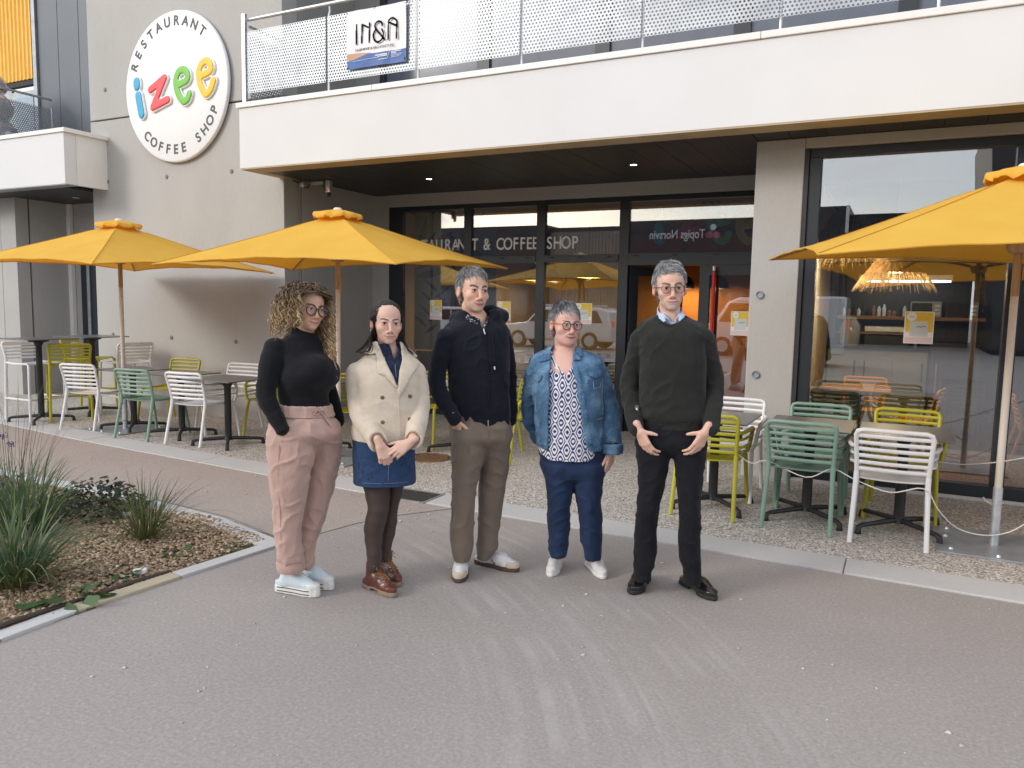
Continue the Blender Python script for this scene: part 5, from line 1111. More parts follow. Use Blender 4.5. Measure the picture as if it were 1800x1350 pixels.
def vehicle(label, x, y, L, Hh, prof, glassp, rack, cat='car', wd=1.72, wh=(.17, .82)):
    t = thing('parked_van' if cat == 'van' else 'parked_car', label, cat, (x, y, 0), group='vehicles parked across the street'); T = Matrix(((1, 0, 0), (0, 0, -1), (0, 1, 0))).to_4x4()
    mb = MB(); mb.prism([(a * L, b * Hh) for a, b in prof], -wd / 2, wd / 2, T); mb.build('body', carp, t, bev=.07, smooth=True)
    for s in (-1, 1):
        for poly in glassp: mb = MB(); mb.prism([(a * L, b * Hh) for a, b in poly], s * (wd / 2 + .004) - .004, s * (wd / 2 + .004) + .004, T); mb.build('window', carg, t)
        for a in wh:
            mb = MB(); mb.lathe([(0, -.09), (.20, -.10), (.31, -.10), (.335, -.06), (.335, .06), (.31, .10), (.20, .10), (0, .09)], 24); o = mb.build('wheel', M['rubber'], t, smooth=True); o.rotation_euler = (PI / 2, 0, 0); o.location = (a * L, s * (wd / 2 - .08), .335)
            mb = MB(); mb.lathe([(0, .108), (.12, .10), (.2, .102)], 16); q = mb.build('rim', M['galv'], o, smooth=True); q.scale = (1, 1, -s)
    if rack:
        mb = MB()
        for s in (-.6, .6): mb.tube([(.30 * L, s, Hh + .06), (.85 * L, s, Hh + .06)], .02, 6); [mb.tube([(q * L, s, Hh - .02), (q * L, s, Hh + .06)], .018, 6) for q in (.32, .55, .83)]
        for q in (.38, .6, .8): mb.tube([(q * L, -.6, Hh + .06), (q * L, .6, Hh + .06)], .018, 6)
        mb.build('roof_rack', M['galv'], t)
    for s in (-.6, .6): mb = MB(); mb.bb(.985 * L, 1.0 * L + .01, s - .1, s + .1, .55 * Hh, .68 * Hh); mb.build('tail_light', emit('tail_light_red', (.8, .03, .02), .3) if not bpy.data.materials.get('tail_light_red') else bpy.data.materials['tail_light_red'], t)
suv = [(0, .20), (0, .48), (.05, .56), (.24, .62), (.36, .96), (.42, 1), (.90, 1), (.97, .93), (1, .60), (1, .20)]
sgl = [[(.27, .64), (.365, .92), (.53, .93), (.53, .64)], [(.545, .64), (.545, .93), (.72, .93), (.72, .64)], [(.735, .64), (.735, .93), (.88, .92), (.93, .64)]]
vehicle('white estate car with roof rack parked across the street, mirrored in the glass', -13.9, -8.6, 4.5, 1.56, suv, sgl, True)
vehicle('white hatchback parked behind the roof rack car, mirrored in the glass', -18.9, -9.4, 4.2, 1.48, suv, sgl, False)
vehicle('white cab van parked across the street, mirrored in glass door', -6.3, -9.0, 4.9, 2.0, [(0, .18), (0, .50), (.10, .56), (.20, .92), (.27, 1), (1, 1), (1, .18)], [[(.14, .58), (.215, .90), (.34, .90), (.34, .58)]], False, 'van', 1.9)
# ================================================================== planting
rp = np.random.default_rng(17)
def tintmat(name, rough=.55, transl=.25):
    m = bpy.data.materials.new(name); m.use_nodes = True; nn, l, b = nodes(m); b.inputs['Roughness'].default_value = rough; b.inputs['Specular IOR Level'].default_value = .35
    a = nn.new('ShaderNodeAttribute'); a.attribute_name = 'tint'; l.new(a.outputs['Color'], b.inputs['Base Color'])
    if transl:
        tr = nn.new('ShaderNodeBsdfTranslucent'); l.new(a.outputs['Color'], tr.inputs['Color']); x = nn.new('ShaderNodeMixShader'); x.inputs[0].default_value = transl
        l.new(b.outputs[0], x.inputs[1]); l.new(tr.outputs[0], x.inputs[2]); l.new(x.outputs[0], nn['Material Output'].inputs['Surface'])
    return m
M['blade'] = tintmat('grass_blade')
def blades(n, L, spread, tilt, droop, wd, cols, lean=(0, 0), K=9):
    th = rp.uniform(0, 2 * PI, n); rr = spread * np.sqrt(rp.uniform(0, 1, n)); Ln = rp.uniform(L[0], L[1], n); t0 = rp.uniform(tilt[0], tilt[1], n); dr = rp.uniform(droop[0], droop[1], n); az = th + rp.normal(0, .5, n)
    P = np.zeros((n, K, 3)); P[:, 0, 0] = rr * np.cos(th); P[:, 0, 1] = rr * np.sin(th); dx = np.cos(az) + lean[0]; dy = np.sin(az) + lean[1]; nn = np.sqrt(dx * dx + dy * dy) + .2; dx, dy = dx / nn, dy / nn; ang = t0.copy()
    for k in range(1, K):
        st = Ln / (K - 1); P[:, k, 0] = P[:, k - 1, 0] + st * np.sin(ang) * dx; P[:, k, 1] = P[:, k - 1, 1] + st * np.sin(ang) * dy; P[:, k, 2] = P[:, k - 1, 2] + st * np.cos(ang); ang = ang + dr / (K - 1) * (k / K * 1.6)
    P[:, :, 2] = np.maximum(P[:, :, 2], .012 + .0 * P[:, :, 2])
    W_ = wd * rp.uniform(.6, 1.2, n)[:, None] * np.array([.8, 1, 1, .98, .92, .82, .64, .4, .06][:K])[None]
    side = np.stack([-dy + rp.normal(0, .5, n), dx + rp.normal(0, .5, n), rp.normal(0, .2, n)], 1); side /= np.linalg.norm(side, axis=1, keepdims=True)
    V, F = ribbons(P, W_, side); c = np.array(cols)[rp.integers(0, len(cols), n)] * rp.uniform(.75, 1.25, (n, 1)); t = np.linspace(0, 1, K)[None, :, None]
    root = np.array([.20, .17, .07]); cc = c[:, None] * (1 - np.clip(.28 - t, 0, .28) / .28 * .6) + root * (np.clip(.28 - t, 0, .28) / .28 * .6); tip = np.array([.26, .21, .09]); tm = np.clip((t - .8) / .2, 0, 1) * rp.uniform(0, .7, (n, 1, 1)); cc = cc * (1 - tm) + tip * tm
    return V, F, np.repeat(cc.reshape(-1, 3), 2, 0)
def merge(L):
    V, F, Cc, o = [], [], [], 0
    for v, f, c in L: V.append(v); F.append(f + o); Cc.append(c); o += len(v)
    return np.concatenate(V), np.concatenate(F), np.concatenate(Cc)
GC = [(.105, .175, .075), (.08, .145, .06), (.14, .205, .08), (.09, .16, .105), (.19, .235, .15)]; GD = [(.20, .19, .08), (.15, .17, .06)]
def clump(label, x, y, parts_):
    t = thing('grass_clump', label, 'grass clump', (x, y, .006), group='ornamental grasses in the gravel bed')
    for nm, L in parts_: V, F, c = merge(L); link(nm, np_mesh(nm, V, F, M['blade'], True, c), t)
clump('largest broad bladed green grass clump at the left front of the bed', -4.28, 2.45, [('blades', [blades(190, (.30, .58), .10, (.05, .85), (.6, 2.3), .012, GC, (.15, -.05)), blades(130, (.42, .78), .09, (.5, 1.1), (.9, 1.9), .008, GC + GD, (.6, -.1)), blades(90, (.25, .6), .12, (.8, 1.4), (.3, .8), .006, GD, (.3, 0))])])
clump('green grass clump behind the largest one at the left edge', -5.15, 3.02, [('blades', [blades(230, (.36, .66), .14, (.05, .8), (.6, 1.9), .010, GC), blades(70, (.3, .6), .15, (.7, 1.4), (.3, .9), .006, GD)])])
clump('small upright grass clump with fine blades in the middle of the bed', -4.40, 3.36, [('blades', [blades(85, (.26, .52), .06, (.0, .5), (.1, .9), .007, GC + GD, (.0, 0)), blades(85, (.40, .72), .06, (.55, 1.05), (.8, 1.6), .006, [(.12, .15, .05), (.10, .13, .05), (.17, .16, .07)], (.8, .1)), blades(60, (.2, .45), .1, (.9, 1.4), (.2, .6), .004, GD, (.2, 0))])])
clump('tall thin stemmed grass with purple flower heads at the left edge', -5.75, 3.30, [('stems', [blades(60, (.7, 1.35), .16, (.05, .6), (.3, 1.3), .0035, [(.12, .12, .06), (.16, .14, .08), (.10, .13, .05)], (.3, -.1)), blades(160, (.3, .6), .14, (.1, .9), (.6, 1.6), .007, GC)])])
fl = bpy.data.objects['grass_clump.003']; fm = mat('purple_flower', (.13, .06, .22), .7, var=.3, scale=60)
for x, y, z in [(-0.007, -0.05, 0.574), (0.186, -0.1, 0.547), (-0.066, 0.1, 0.253), (-0.077, 0.0, 0.263), (0.218, -0.2, 0.288), (-0.411, 0.55, -0.027), (-0.37, 0.6, -0.042)]:
    q = np.stack([rp.normal(0, .014, 26), rp.normal(0, .014, 26), rp.normal(0, .009, 26)], 1); mb = MB()
    for p in q: mb.lathe([(0, -.005), (.006, 0), (0, .005)], 5, (x + p[0], y + p[1], z + p[2]))
    mb.build('flower_head', fm, fl); mb = MB(); mb.tube([(x * .5, y * .5, 0), (x * .85, y * .85, z * .6), (x, y, z)], .002, 4); mb.build('flower_stem', M['blade'] if 0 else mat('stem_green', (.10, .12, .05), .6) if not bpy.data.materials.get('stem_green') else bpy.data.materials['stem_green'], fl)
def leafy(label, name, x, y, n, R, Hh, ls, cols, cat='plant'):
    t = thing(name, label, cat, (x, y, .006)); a = rp.uniform(0, 2 * PI, n); r = R * np.sqrt(rp.uniform(0, 1, n)); z = Hh * rp.uniform(.15, 1, n) * np.sqrt(np.clip(1 - (r / R) ** 2, .04, 1)); c = np.stack([r * np.cos(a), r * np.sin(a), z], 1)
    d = np.stack([np.cos(a), np.sin(a), rp.uniform(-.3, .5, n)], 1); d += rp.normal(0, .35, (n, 3)); d /= np.linalg.norm(d, axis=1, keepdims=True); up = np.array([0, 0, 1.]) + rp.normal(0, .35, (n, 3)); s = np.cross(d, up); s /= np.linalg.norm(s, axis=1, keepdims=True); L = ls * rp.uniform(.6, 1.3, n)[:, None]
    t5 = [(0, .0), (.3, .45), (.6, .5), (.85, .3), (1, 0.02)]; P = np.stack([c + d * L * a_ for a_, w in t5], 1); P[:, 2:, 2] -= .15 * ls; Wd = np.array([max(w, .05) for a_, w in t5])[None] * L
    V, F = ribbons(P, Wd, s); cc = np.array(cols)[rp.integers(0, len(cols), n)] * rp.uniform(.7, 1.3, (n, 1)); link('leaves', np_mesh('leaves', V, F, M['blade'], True, np.repeat(cc, 10, 0)), t); return t
leafy('low dark green leafy plant with purple blooms behind the big grass', 'low_shrub', -5.25, 3.60, 620, .34, .26, .055, [(.025, .05, .025), (.035, .065, .03), (.03, .045, .035)])
leafy('low sprawling weed at the corner of the bed under big grass', 'weed', -3.80, 2.44, 26, .13, .06, .13, [(.07, .13, .05), (.09, .15, .06)])
leafy('small weed near the yellowed edging stone', 'weed', -3.86, 2.78, 18, .07, .05, .07, [(.07, .13, .05)])
leafy('small weed in the gravel near the tip of the bed', 'weed', -3.95, 3.25, 22, .09, .05, .05, [(.08, .13, .05)])
leafy('tiny weed at the far tip of the gravel bed', 'weed', -3.72, 3.5, 14, .06, .05, .045, [(.08, .13, .05)])
mb = MB(); mb.tube(smooth_path([(-3.735, 1.0, .02), (-3.745, 1.8, .022), (-3.75, 2.1, .03), (-3.755, 2.45, .018), (-3.735, 2.75, .022), (-3.72, 3.0, .012)], 5), .014, 8); o = mb.build('drip_hose', mat('brown_hose', (.055, .04, .032), .6), None, smooth=True); tag(o, 'dark brown irrigation hose along the inner side of the bed edging', 'hose')
for (x, y, sc_, lab) in [(-3.83, 2.88, .05, 'crumpled white litter by the bed edging'), (-4.95, 3.62, .045, 'scrap of white litter beside the low dark shrub')]:
    s = SDF((-.08, -.08, -.02), (.08, .08, .08), .008); s.ell((0, 0, .012), (.05, .03, .016), .01); s.ell((.025, .01, .018), (.02, .02, .018), .01); V, F = s.mesh(); V = V + normals(V, F) * (.016 * (vnoise(V * 60) - .5))[:, None]; o = link('litter', np_mesh('litter', V, F, M['paper'])); o.location = (x, y, .02); tag(o, lab, 'litter')

# ================================================================== people
SKIN = {}
def skin_mat(name):
    m = tintmat(name, .48, 0); n, l, b = nodes(m); b.inputs['Subsurface Weight'].default_value = .12; b.inputs['Subsurface Radius'].default_value = (.010, .004, .002); b.inputs['Subsurface Scale'].default_value = 1.
    tc = n.new('ShaderNodeTexCoord'); nz = n.new('ShaderNodeTexNoise'); nz.inputs['Scale'].default_value = 260; bp = n.new('ShaderNodeBump'); bp.inputs['Strength'].default_value = .12; bp.inputs['Distance'].default_value = .002
    l.new(tc.outputs['Object'], nz.inputs[0]); l.new(nz.outputs['Fac'], bp.inputs['Height']); l.new(bp.outputs[0], b.inputs['Normal']); return m
M['skin'] = skin_mat('skin')
def lrows(T, RY): return [(t[2], t[0], t[1], t[3], ry) for t, ry in zip(T, RY)]
class Head:
    def __init__(s, eyes, yaw, pitch, roll, k=1.):
        """eyes: point midway between the eyes; yaw turns to picture right, pitch > 0 looks down"""
        s.R = np.array((Matrix.Rotation(yaw, 3, 'Z') @ Matrix.Rotation(pitch, 3, 'X') @ Matrix.Rotation(roll, 3, 'Y'))); s.k = k
        s.o = np.array(eyes, float) - s.R @ np.array([0, -.088, 0]) * k; s.M = s.R.T
    def w(s, p): return s.o + s.R @ (np.array(p, float) * s.k)
    def ell(s, S, c, r, k=.012, op='u'): S.ell(s.w(c), [q * s.k for q in r], k, op, s.M)
    def cone(s, S, a, b, ra, rb, k=.01, op='u'): S.cone(s.w(a), s.w(b), ra * s.k, rb * s.k, k, op)
    def build(s, S, jaw=1., nose=1., smile=1., full=0.):
        e = s.ell
        e(S, (0, .012, .03), (.074, .093, .084)); e(S, (0, -.03, .034), (.062, .060, .058), .03); e(S, (0, -.036, -.03), (.060 + full, .052, .062), .03)
        e(S, (0, -.042, -.072), ((.046 + full) * jaw, .046, .040), .03); e(S, (0, -.080, -.098), (.020 * jaw, .016, .014), .022)
        if full: e(S, (0, -.040, -.092), (.046, .044, .022), .03)
        for q in (-1, 1):
            e(S, (q * .040, -.068, -.030), (.023 + full, .019, .019), .024); s.cone(S, (q * .012, -.0905, .015), (q * .043, -.078, .013), .0075, .006, .012)
            e(S, (q * .031, -.104, -.001), (.0160, .0125, .0105), .012, 's')
            e(S, (q * .031, -.0815, 0), (.0158, .0135, .0128), .006); e(S, (q * .031, -.097, -.0008), (.0138, .010, .0046), .0025, 's')
            e(S, (q * .079, .010, -.010), (.0105, .018, .031), .008); e(S, (q * .088, .004, -.006), (.007, .010, .017), .006, 's')
            e(S, (q * .0125, -.1005, -.0455), (.0078, .009, .0068), .006)
        s.cone(S, (0, -.092, .006), (0, -.111, -.036), .0074, .0100 * nose, .010); e(S, (0, -.1115, -.0405), (.0118 * nose, .0105 * nose, .0095), .006)
        e(S, (0, -.0775, -.067), (.034, .0195, .022), .02); e(S, (0, -.0960, -.0672), (.0255, .0062, .0038), .004); e(S, (0, -.0950, -.0770), (.0230, .0068, .0046), .004)
        u = .005 * smile
        for q in (-1, 1): s.cone(S, (0, -.1025, -.0725), (q * .017, -.0990, -.0718 + u * .3), .0020, .0019, .0025, 's'); s.cone(S, (q * .017, -.0990, -.0718 + u * .3), (q * .0305, -.0885, -.0705 + u * 1.3), .0020, .0018, .0025, 's')
    def tint(s, V, base, brow=None, browk=1., lips=(.50, .19, .165), stub=None, pink=1., lash=(.05, .035, .03), teeth=0., mw=.033, sc_=.0075):
        P = ((V - s.o) @ s.R) / s.k; C = np.tile(np.array(base), (len(V), 1)); x, y, z = np.abs(P[:, 0]), P[:, 1], P[:, 2]
        face = (y < .12) & (z > -.16) & (z < .16) & (x < .12)
        def mixin(w, col): w = np.clip(w, 0, 1)[:, None] * face[:, None]; return C * (1 - w) + np.array(col) * w
        def g(cx, cy, cz, rx, ry, rz): return np.clip(1.4 - 1.4 * np.sqrt(((x - cx) / rx) ** 2 + ((y - cy) / ry) ** 2 + ((z - cz) / rz) ** 2), 0, 1)
        red = (base[0] * 1.02, base[1] * .76, base[2] * .72)
        C = mixin(.38 * pink * g(.040, -.075, -.030, .032, .04, .026), red); C = mixin(.5 * pink * g(0, -.115, -.040, .018, .022, .02), red); C = mixin(.5 * pink * g(.08, .01, -.01, .02, .04, .04), red)
        if stub is not None: C = mixin(.55 * np.clip((-.052 - z) / .02, 0, 1) * np.clip((-.005 - y) / .03, 0, 1) * np.clip((z + .125) / .02, 0, 1), stub)
        def crisp(cx, cz, rx, rz): return np.clip(3.2 - 3.2 * np.sqrt(((x - cx) / rx) ** 2 + ((z - cz) / rz) ** 2), 0, 1) * (y < -.06)
        zl = z - sc_ * np.clip(x / .034, 0, 1.15) ** 2; zb = -.0725; C = mixin(np.clip(2.2 - 2.2 * np.sqrt((x / (mw + .001)) ** 2 + ((zl - zb + .0014) / .0088) ** 2), 0, 1) * (y < -.05), lips)
        C = mixin(np.clip(3 - 3 * np.sqrt((x / (mw + .002)) ** 2 + ((zl - zb) / .0030) ** 2), 0, 1) * (y < -.06), (.17, .06, .05))  # shade of the gap between the lips, put into the skin tint
        if teeth: C = mixin(teeth * np.clip(3 - 3 * np.sqrt((x / (mw * .72)) ** 2 + ((zl - zb + .0022) / .0030) ** 2), 0, 1) * (y < -.06), (.66, .60, .54))
        C = mixin(.42 * np.clip(1.6 - np.abs(x - (.0235 - (z + .06) * .75)) / .0042, 0, 1) * np.clip((z + .080) / .010, 0, 1) * np.clip((-.046 - z) / .008, 0, 1) * (y < -.05), (base[0] * .66, base[1] * .5, base[2] * .46))  # smile folds: crease shade painted as a faint dark line, not carved
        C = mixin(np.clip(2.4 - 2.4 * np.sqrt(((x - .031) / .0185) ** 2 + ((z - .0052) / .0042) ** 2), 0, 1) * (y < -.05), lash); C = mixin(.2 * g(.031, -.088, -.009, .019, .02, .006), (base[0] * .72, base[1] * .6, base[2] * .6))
        C = mixin(.55 * g(.0085, -.106, -.0505, .0055, .012, .004), (.16, .07, .05))  # nostrils have no holes; their shade is a dark tint
        if brow is not None:
            a = np.clip((x - .012) / .036, 0, 1); zc = .0175 + .0065 * np.sin(a * 2.3) * browk; C = mixin(2.2 * (1 - np.abs(z - zc) / (.0060 * browk)) * (x > .010) * (x < .050) * (y < -.055), brow)
        return C
    def eyes(s, par, iris=(.05, .03, .02), gaze=(0, 0)):
        for q in (-1, 1):
            mb = MB(); mb.lathe([(0, -.0125), (.0072, -.0102), (.0112, -.0055), (.0125, 0), (.0112, .0055), (.0072, .0102), (0, .0125)], 16); o = mb.build('eye', M['eyewhite'], par, smooth=True, ang=180)
            d = np.array([gaze[0], -1, gaze[1]]); d /= np.linalg.norm(d); o.matrix_local = Matrix.LocRotScale(Vector(s.w((q * .031, -.0815, 0))), Matrix(s.R.tolist()).to_quaternion() @ Vector((0, 0, 1)).rotation_difference(Vector(d)), Vector((s.k,) * 3))
            m2 = MB(); m2.lathe([(.0, .0133), (.0030, .0131), (.0064, .0116), (.0066, .0100)], 14, caps=False); m2.build('iris', mat('iris', [q_ * .5 for q_ in iris], .45, var=0, spec=.25), o, smooth=True, ang=180)
    def glasses(s, par, r, col, thick=.0021, temple=None, dz=-.004, sep=.034, oval=1.):
        t = MB()
        for q in (-1, 1): t.tube([s.w((q * sep + r * math.cos(a) , -.107 - .004 * (1 - abs(math.cos(a)) * 0), dz + r * oval * math.sin(a))) for a in np.linspace(0, 2 * PI, 28, endpoint=False)], thick * s.k, 6, closed=True)
        g = t.build('glasses', col, par, smooth=True, ang=180)
        t = MB(); t.tube([s.w((-sep + r, -.108, dz + .004)), s.w((0, -.113, dz + .009)), s.w((sep - r, -.108, dz + .004))], thick * s.k, 6); t.build('bridge', col, g, smooth=True)
        for q in (-1, 1): t = MB(); t.tube([s.w((q * (sep + r), -.106, dz + .006)), s.w((q * .073, -.085, dz + .008)), s.w((q * .082, .0, dz + .010)), s.w((q * .082, .02, dz - .008))], thick * s.k * 1.1, 6); t.build('temple', temple or col, g, smooth=True)
        for q in (-1, 1):
            L = MB(); c = [s.w((q * sep + (r - .001) * math.cos(a), -.1072, dz + (r - .001) * oval * math.sin(a))) for a in np.linspace(0, 2 * PI, 20, endpoint=False)]; L.add(c, [tuple(range(20))]); L.build('lens', M['lens'], g)
    def short_hair(s, par, cols, tex, hl=.062, n=2600, Ls=(.018, .034), fringe=0., nape=-.075, seed=1, top=.0, part_=0., side_light=0., sweep=(0., 0.)):
        """cap plus short strands; hl: height of the hairline on the forehead"""
        h = .005; S = SDF((-.12, -.14, -.14), (.12, .14, .16), h); rr = np.random.default_rng(seed)
        S.ell((0, .016, .036), (.0800, .0970, .0880 + top), .01); S.ell((0, .045, -.010), (.068, .062, .074), .03)
        S.ell((0, -.105, hl - .090), (.064, .085, .090), .012, 's'); S.ell((.0, -.06, -.080), (.12, .105, .080), .01, 's')
        for q in (-1, 1): S.ell((q * .085, .004, -.018), (.022, .022, .034), .006, 's')
        S.f = np.maximum(S.f, -np.maximum(np.maximum(S.ax[1][None, :, None] - .056, S.ax[2][None, None, :] + .026), -9.)); S.f = np.maximum(S.f, -np.maximum(np.maximum(.052 - np.abs(S.ax[0][:, None, None]), S.ax[2][None, None, :] + .036), -9.)); S.f = np.maximum(S.f, nape - S.ax[2][None, None, :]); V, F = S.mesh(relax=2); N = normals(V, F)
        V = V + N * (.006 * (vnoise(V * np.array([60, 60, 25]) + 3) - .5))[:, None]
        W_ = np.array([s.w(v) for v in V]); cc = np.array(cols)[np.clip((vnoise(V * np.array([130, 130, 60])) * len(cols)).astype(int), 0, len(cols) - 1)]
        ho = link('hair', np_mesh('hair', W_, F, M['hair'], True, cc), par)
        nf = np.linalg.norm(V / np.array([.08, .1, .09]), axis=1)
        idx = rr.integers(0, len(V), n); p = V[idx]; nn = N[idx]; ok = (nn[:, 1] > -.97) & ~((p[:, 1] < -.03) & (p[:, 2] < hl - .010)) & ~((p[:, 1] < .065) & (p[:, 2] < -.025)) & (np.linalg.norm((p - np.array([0, .016, .036])) / np.array([.080, .097, .088 + top]), axis=1) > .93); p, nn = p[ok], nn[ok]; n = len(p)
        # flow: away from a crown point at the back, forward on top, down at the sides
        flow = np.stack([(p[:, 0] - part_) * 6.5, (p[:, 1] - .05) * 7, -np.abs(p[:, 0]) * 9 - .12 - np.clip(p[:, 1], 0, 1) * 7], 1) + rr.normal(0, .22, (n, 3)); flow -= nn * np.sum(flow * nn, 1, keepdims=True); flow /= np.linalg.norm(flow, axis=1, keepdims=True) + 1e-6
        fr0 = np.clip((-.030 - p[:, 1]) / .03, 0, 1) * np.clip((p[:, 2] - .05) / .02, 0, 1); flow += fr0[:, None] * np.array([sweep[0], -.1, sweep[1]]) * 2.2; flow -= nn * np.sum(flow * nn, 1, keepdims=True); flow /= np.linalg.norm(flow, axis=1, keepdims=True) + 1e-6
        L = rr.uniform(*Ls, n) * np.where((np.abs(p[:, 0]) > .055) & (p[:, 2] < .05), .55, 1.); fr = np.clip((-.035 - p[:, 1]) / .04, 0, 1) * np.clip((p[:, 2] - .03) / .03, 0, 1); L = L * (1 + fringe * fr); K = 5; P = np.zeros((n, K, 3)); lift = rr.uniform(.10, .42, n)
        for k in range(K):
            t = k / (K - 1); P[:, k] = p + nn * (.001 + L[:, None] * lift[:, None] * t * (1 - .55 * t)) + flow * (L * t)[:, None]; P[:, k, 2] -= fr * L * t * t * .5 * min(1, fringe + .2)
        Wp = s.o + (P * s.k) @ s.R.T; V2, F2 = strands(Wp, np.tile(np.linspace(.0018, .0007, K), (n, 1))); ci = np.array(tex)[rr.integers(0, len(tex), n)] * rr.uniform(.75, 1.2, (n, 1))
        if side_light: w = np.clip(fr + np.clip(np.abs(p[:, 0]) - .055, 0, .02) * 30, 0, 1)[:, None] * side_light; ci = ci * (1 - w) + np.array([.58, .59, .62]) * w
        link('strand', stuffless(np_mesh('strand', V2, F2, M['hair'], True, np.repeat(ci, K * 3, 0))), ho)
def stuffless(d): return d
M['eyewhite'] = mat('eye_white', (.62, .58, .54), .25, var=0); M['hair'] = tintmat('hair', .5, 0); M['lens'] = glass('lens_glass', (.97, .97, .97), .35)
def hand(S, wrist, f, n, side, curl, k=1., thumb=(.55, .75, .15), spread=.06, tcurl=.3, wr=.021, tl=1.):
    """f: finger direction, n: direction the palm faces, side: +1 when thumb side = f x n"""
    w = np.array(wrist, float); f = np.array(f, float); f /= np.linalg.norm(f); n = np.array(n, float); n -= f * (f @ n); n /= np.linalg.norm(n); t = np.cross(f, n) * side
    L = [(.086, .026, (.041, .025, .020)), (.090, .008, (.045, .028, .021)), (.085, -.011, (.042, .026, .020)), (.076, -.028, (.033, .020, .018))]
    S.cone(w - f * .03 * k, w + f * .02 * k, wr * k, .022 * k, .012)
    for i, (kf, kt, seg) in enumerate(L):
        kn = w + (f * kf + t * kt + n * (-.002 - .003 * (i in (0, 3)) * -1)) * k; S.cone(w + (f * .018 + t * kt * .55) * k, kn, .0145 * k, .0108 * k, .010)
        ang = 0.; d0 = f + t * spread * (1.5 - i) * .7; d0 /= np.linalg.norm(d0); p = kn; c3 = curl[i] if hasattr(curl[i], '__len__') else (curl[i] * .9, curl[i] * 1.0, curl[i] * .7)
        for j, q in enumerate(seg):
            ang += c3[j]; d = d0 * math.cos(ang) + n * math.sin(ang); p2 = p + d * q * k; S.cone(p, p2, (.0094 - .0008 * j) * k, (.0086 - .0009 * j) * k, .003 if j else .006); p = p2
    tf, tt, tn = thumb; d = f * tf + t * tt + n * tn; d /= np.linalg.norm(d); p = w + (f * .022 + t * .018 + n * .004) * k; ax = f * .9 + n * .25
    for j, q in enumerate((.042, .032 * tl, .025 * tl)):
        p2 = p + d * q * k; S.cone(p, p2, (.0125 - .0022 * j) * k, (.0105 - .0016 * j) * k, .008 if j == 0 else .003); p = p2; d = d + ax * tcurl * .6; d /= np.linalg.norm(d)
def sleeve(S, pts, rs, k=.02):
    P = [np.array(p, float) for p in pts]; n = 5; out = []; rr = []
    for a in range(len(P) - 1):
        for j in range(n): t = j / n; out.append(P[a] * (1 - t) + P[a + 1] * t); rr.append(rs[a] * (1 - t) + rs[a + 1] * t)
    out.append(P[-1]); rr.append(rs[-1])
    for _ in range(2):
        q = [out[0]] + [(out[i - 1] + 2 * out[i] + out[i + 1]) / 4 for i in range(1, len(out) - 1)] + [out[-1]]; out = q
    for i in range(len(out) - 1): S.cone(out[i], out[i + 1], rr[i], rr[i + 1], k if i < 3 else .004)
    return out, rr
def folds(V, N, amp, f=(14, 14, 30), seed=0, p=2., mask=None, skew=.45):
    Q = V + np.stack([0 * V[:, 0], 0 * V[:, 0], skew * np.abs(V[:, 0] + .01) + .15 * V[:, 1]], 1); return V + _fold(Q, N, amp, f, seed, p, mask) - Q
def _fold(V, N, amp, f, seed, p, mask):
    n = vnoise(V * np.array(f) + seed * 7.3); r = (1 - np.abs(2 * n - 1)) ** p; n2 = vnoise(V * np.array(f) * 2.3 + seed * 3.1) - .5; d = amp * (r - .35) + amp * .35 * n2
    return V + N * (d * (mask if mask is not None else 1))[:, None]
def surf(S, x, z, front=True):
    i = int(round((x - S.lo[0]) / S.h)); k = int(round((z - S.lo[2]) / S.h)); i = min(max(i, 0), S.n[0] - 1); k = min(max(k, 0), S.n[2] - 1); col = S.f[i, :, k]; j = np.where(col < 0)[0]
    if len(j) == 0: return 0.
    j = j[0] if front else j[-1]
    if front and j > 0: a, b = col[j - 1], col[j]; return S.lo[1] + S.h * (j - 1 + a / (a - b))
    return S.lo[1] + S.h * j
def on_surf(S, pts, off=.003): return [(x, surf(S, x, z) - off, z) for x, z in pts]
def garment(name, S, m, par, wr=None, relax=1, attr=None):
    V, F = S.mesh(relax=relax)
    if wr: V = folds(V, normals(V, F), *wr)
    return link(name, np_mesh(name, V, F, m, True, attr(V) if attr else None), par)
def button(S, x, z, r, m, par, name='button'):
    mb = MB(); mb.lathe([(0, .004), (r * .8, .0045), (r, .003), (r, 0)], 12); o = mb.build(name, m, par, smooth=True); o.rotation_euler = (PI / 2, 0, 0); o.location = (x, surf(S, x, z) - .001, z)
def stitch(S, pts, m, par, r=.0014, name='seam', off=.001):
    mb = MB(); mb.tube(on_surf(S, pts, off), r, 5); return mb.build(name, m, par, smooth=True)
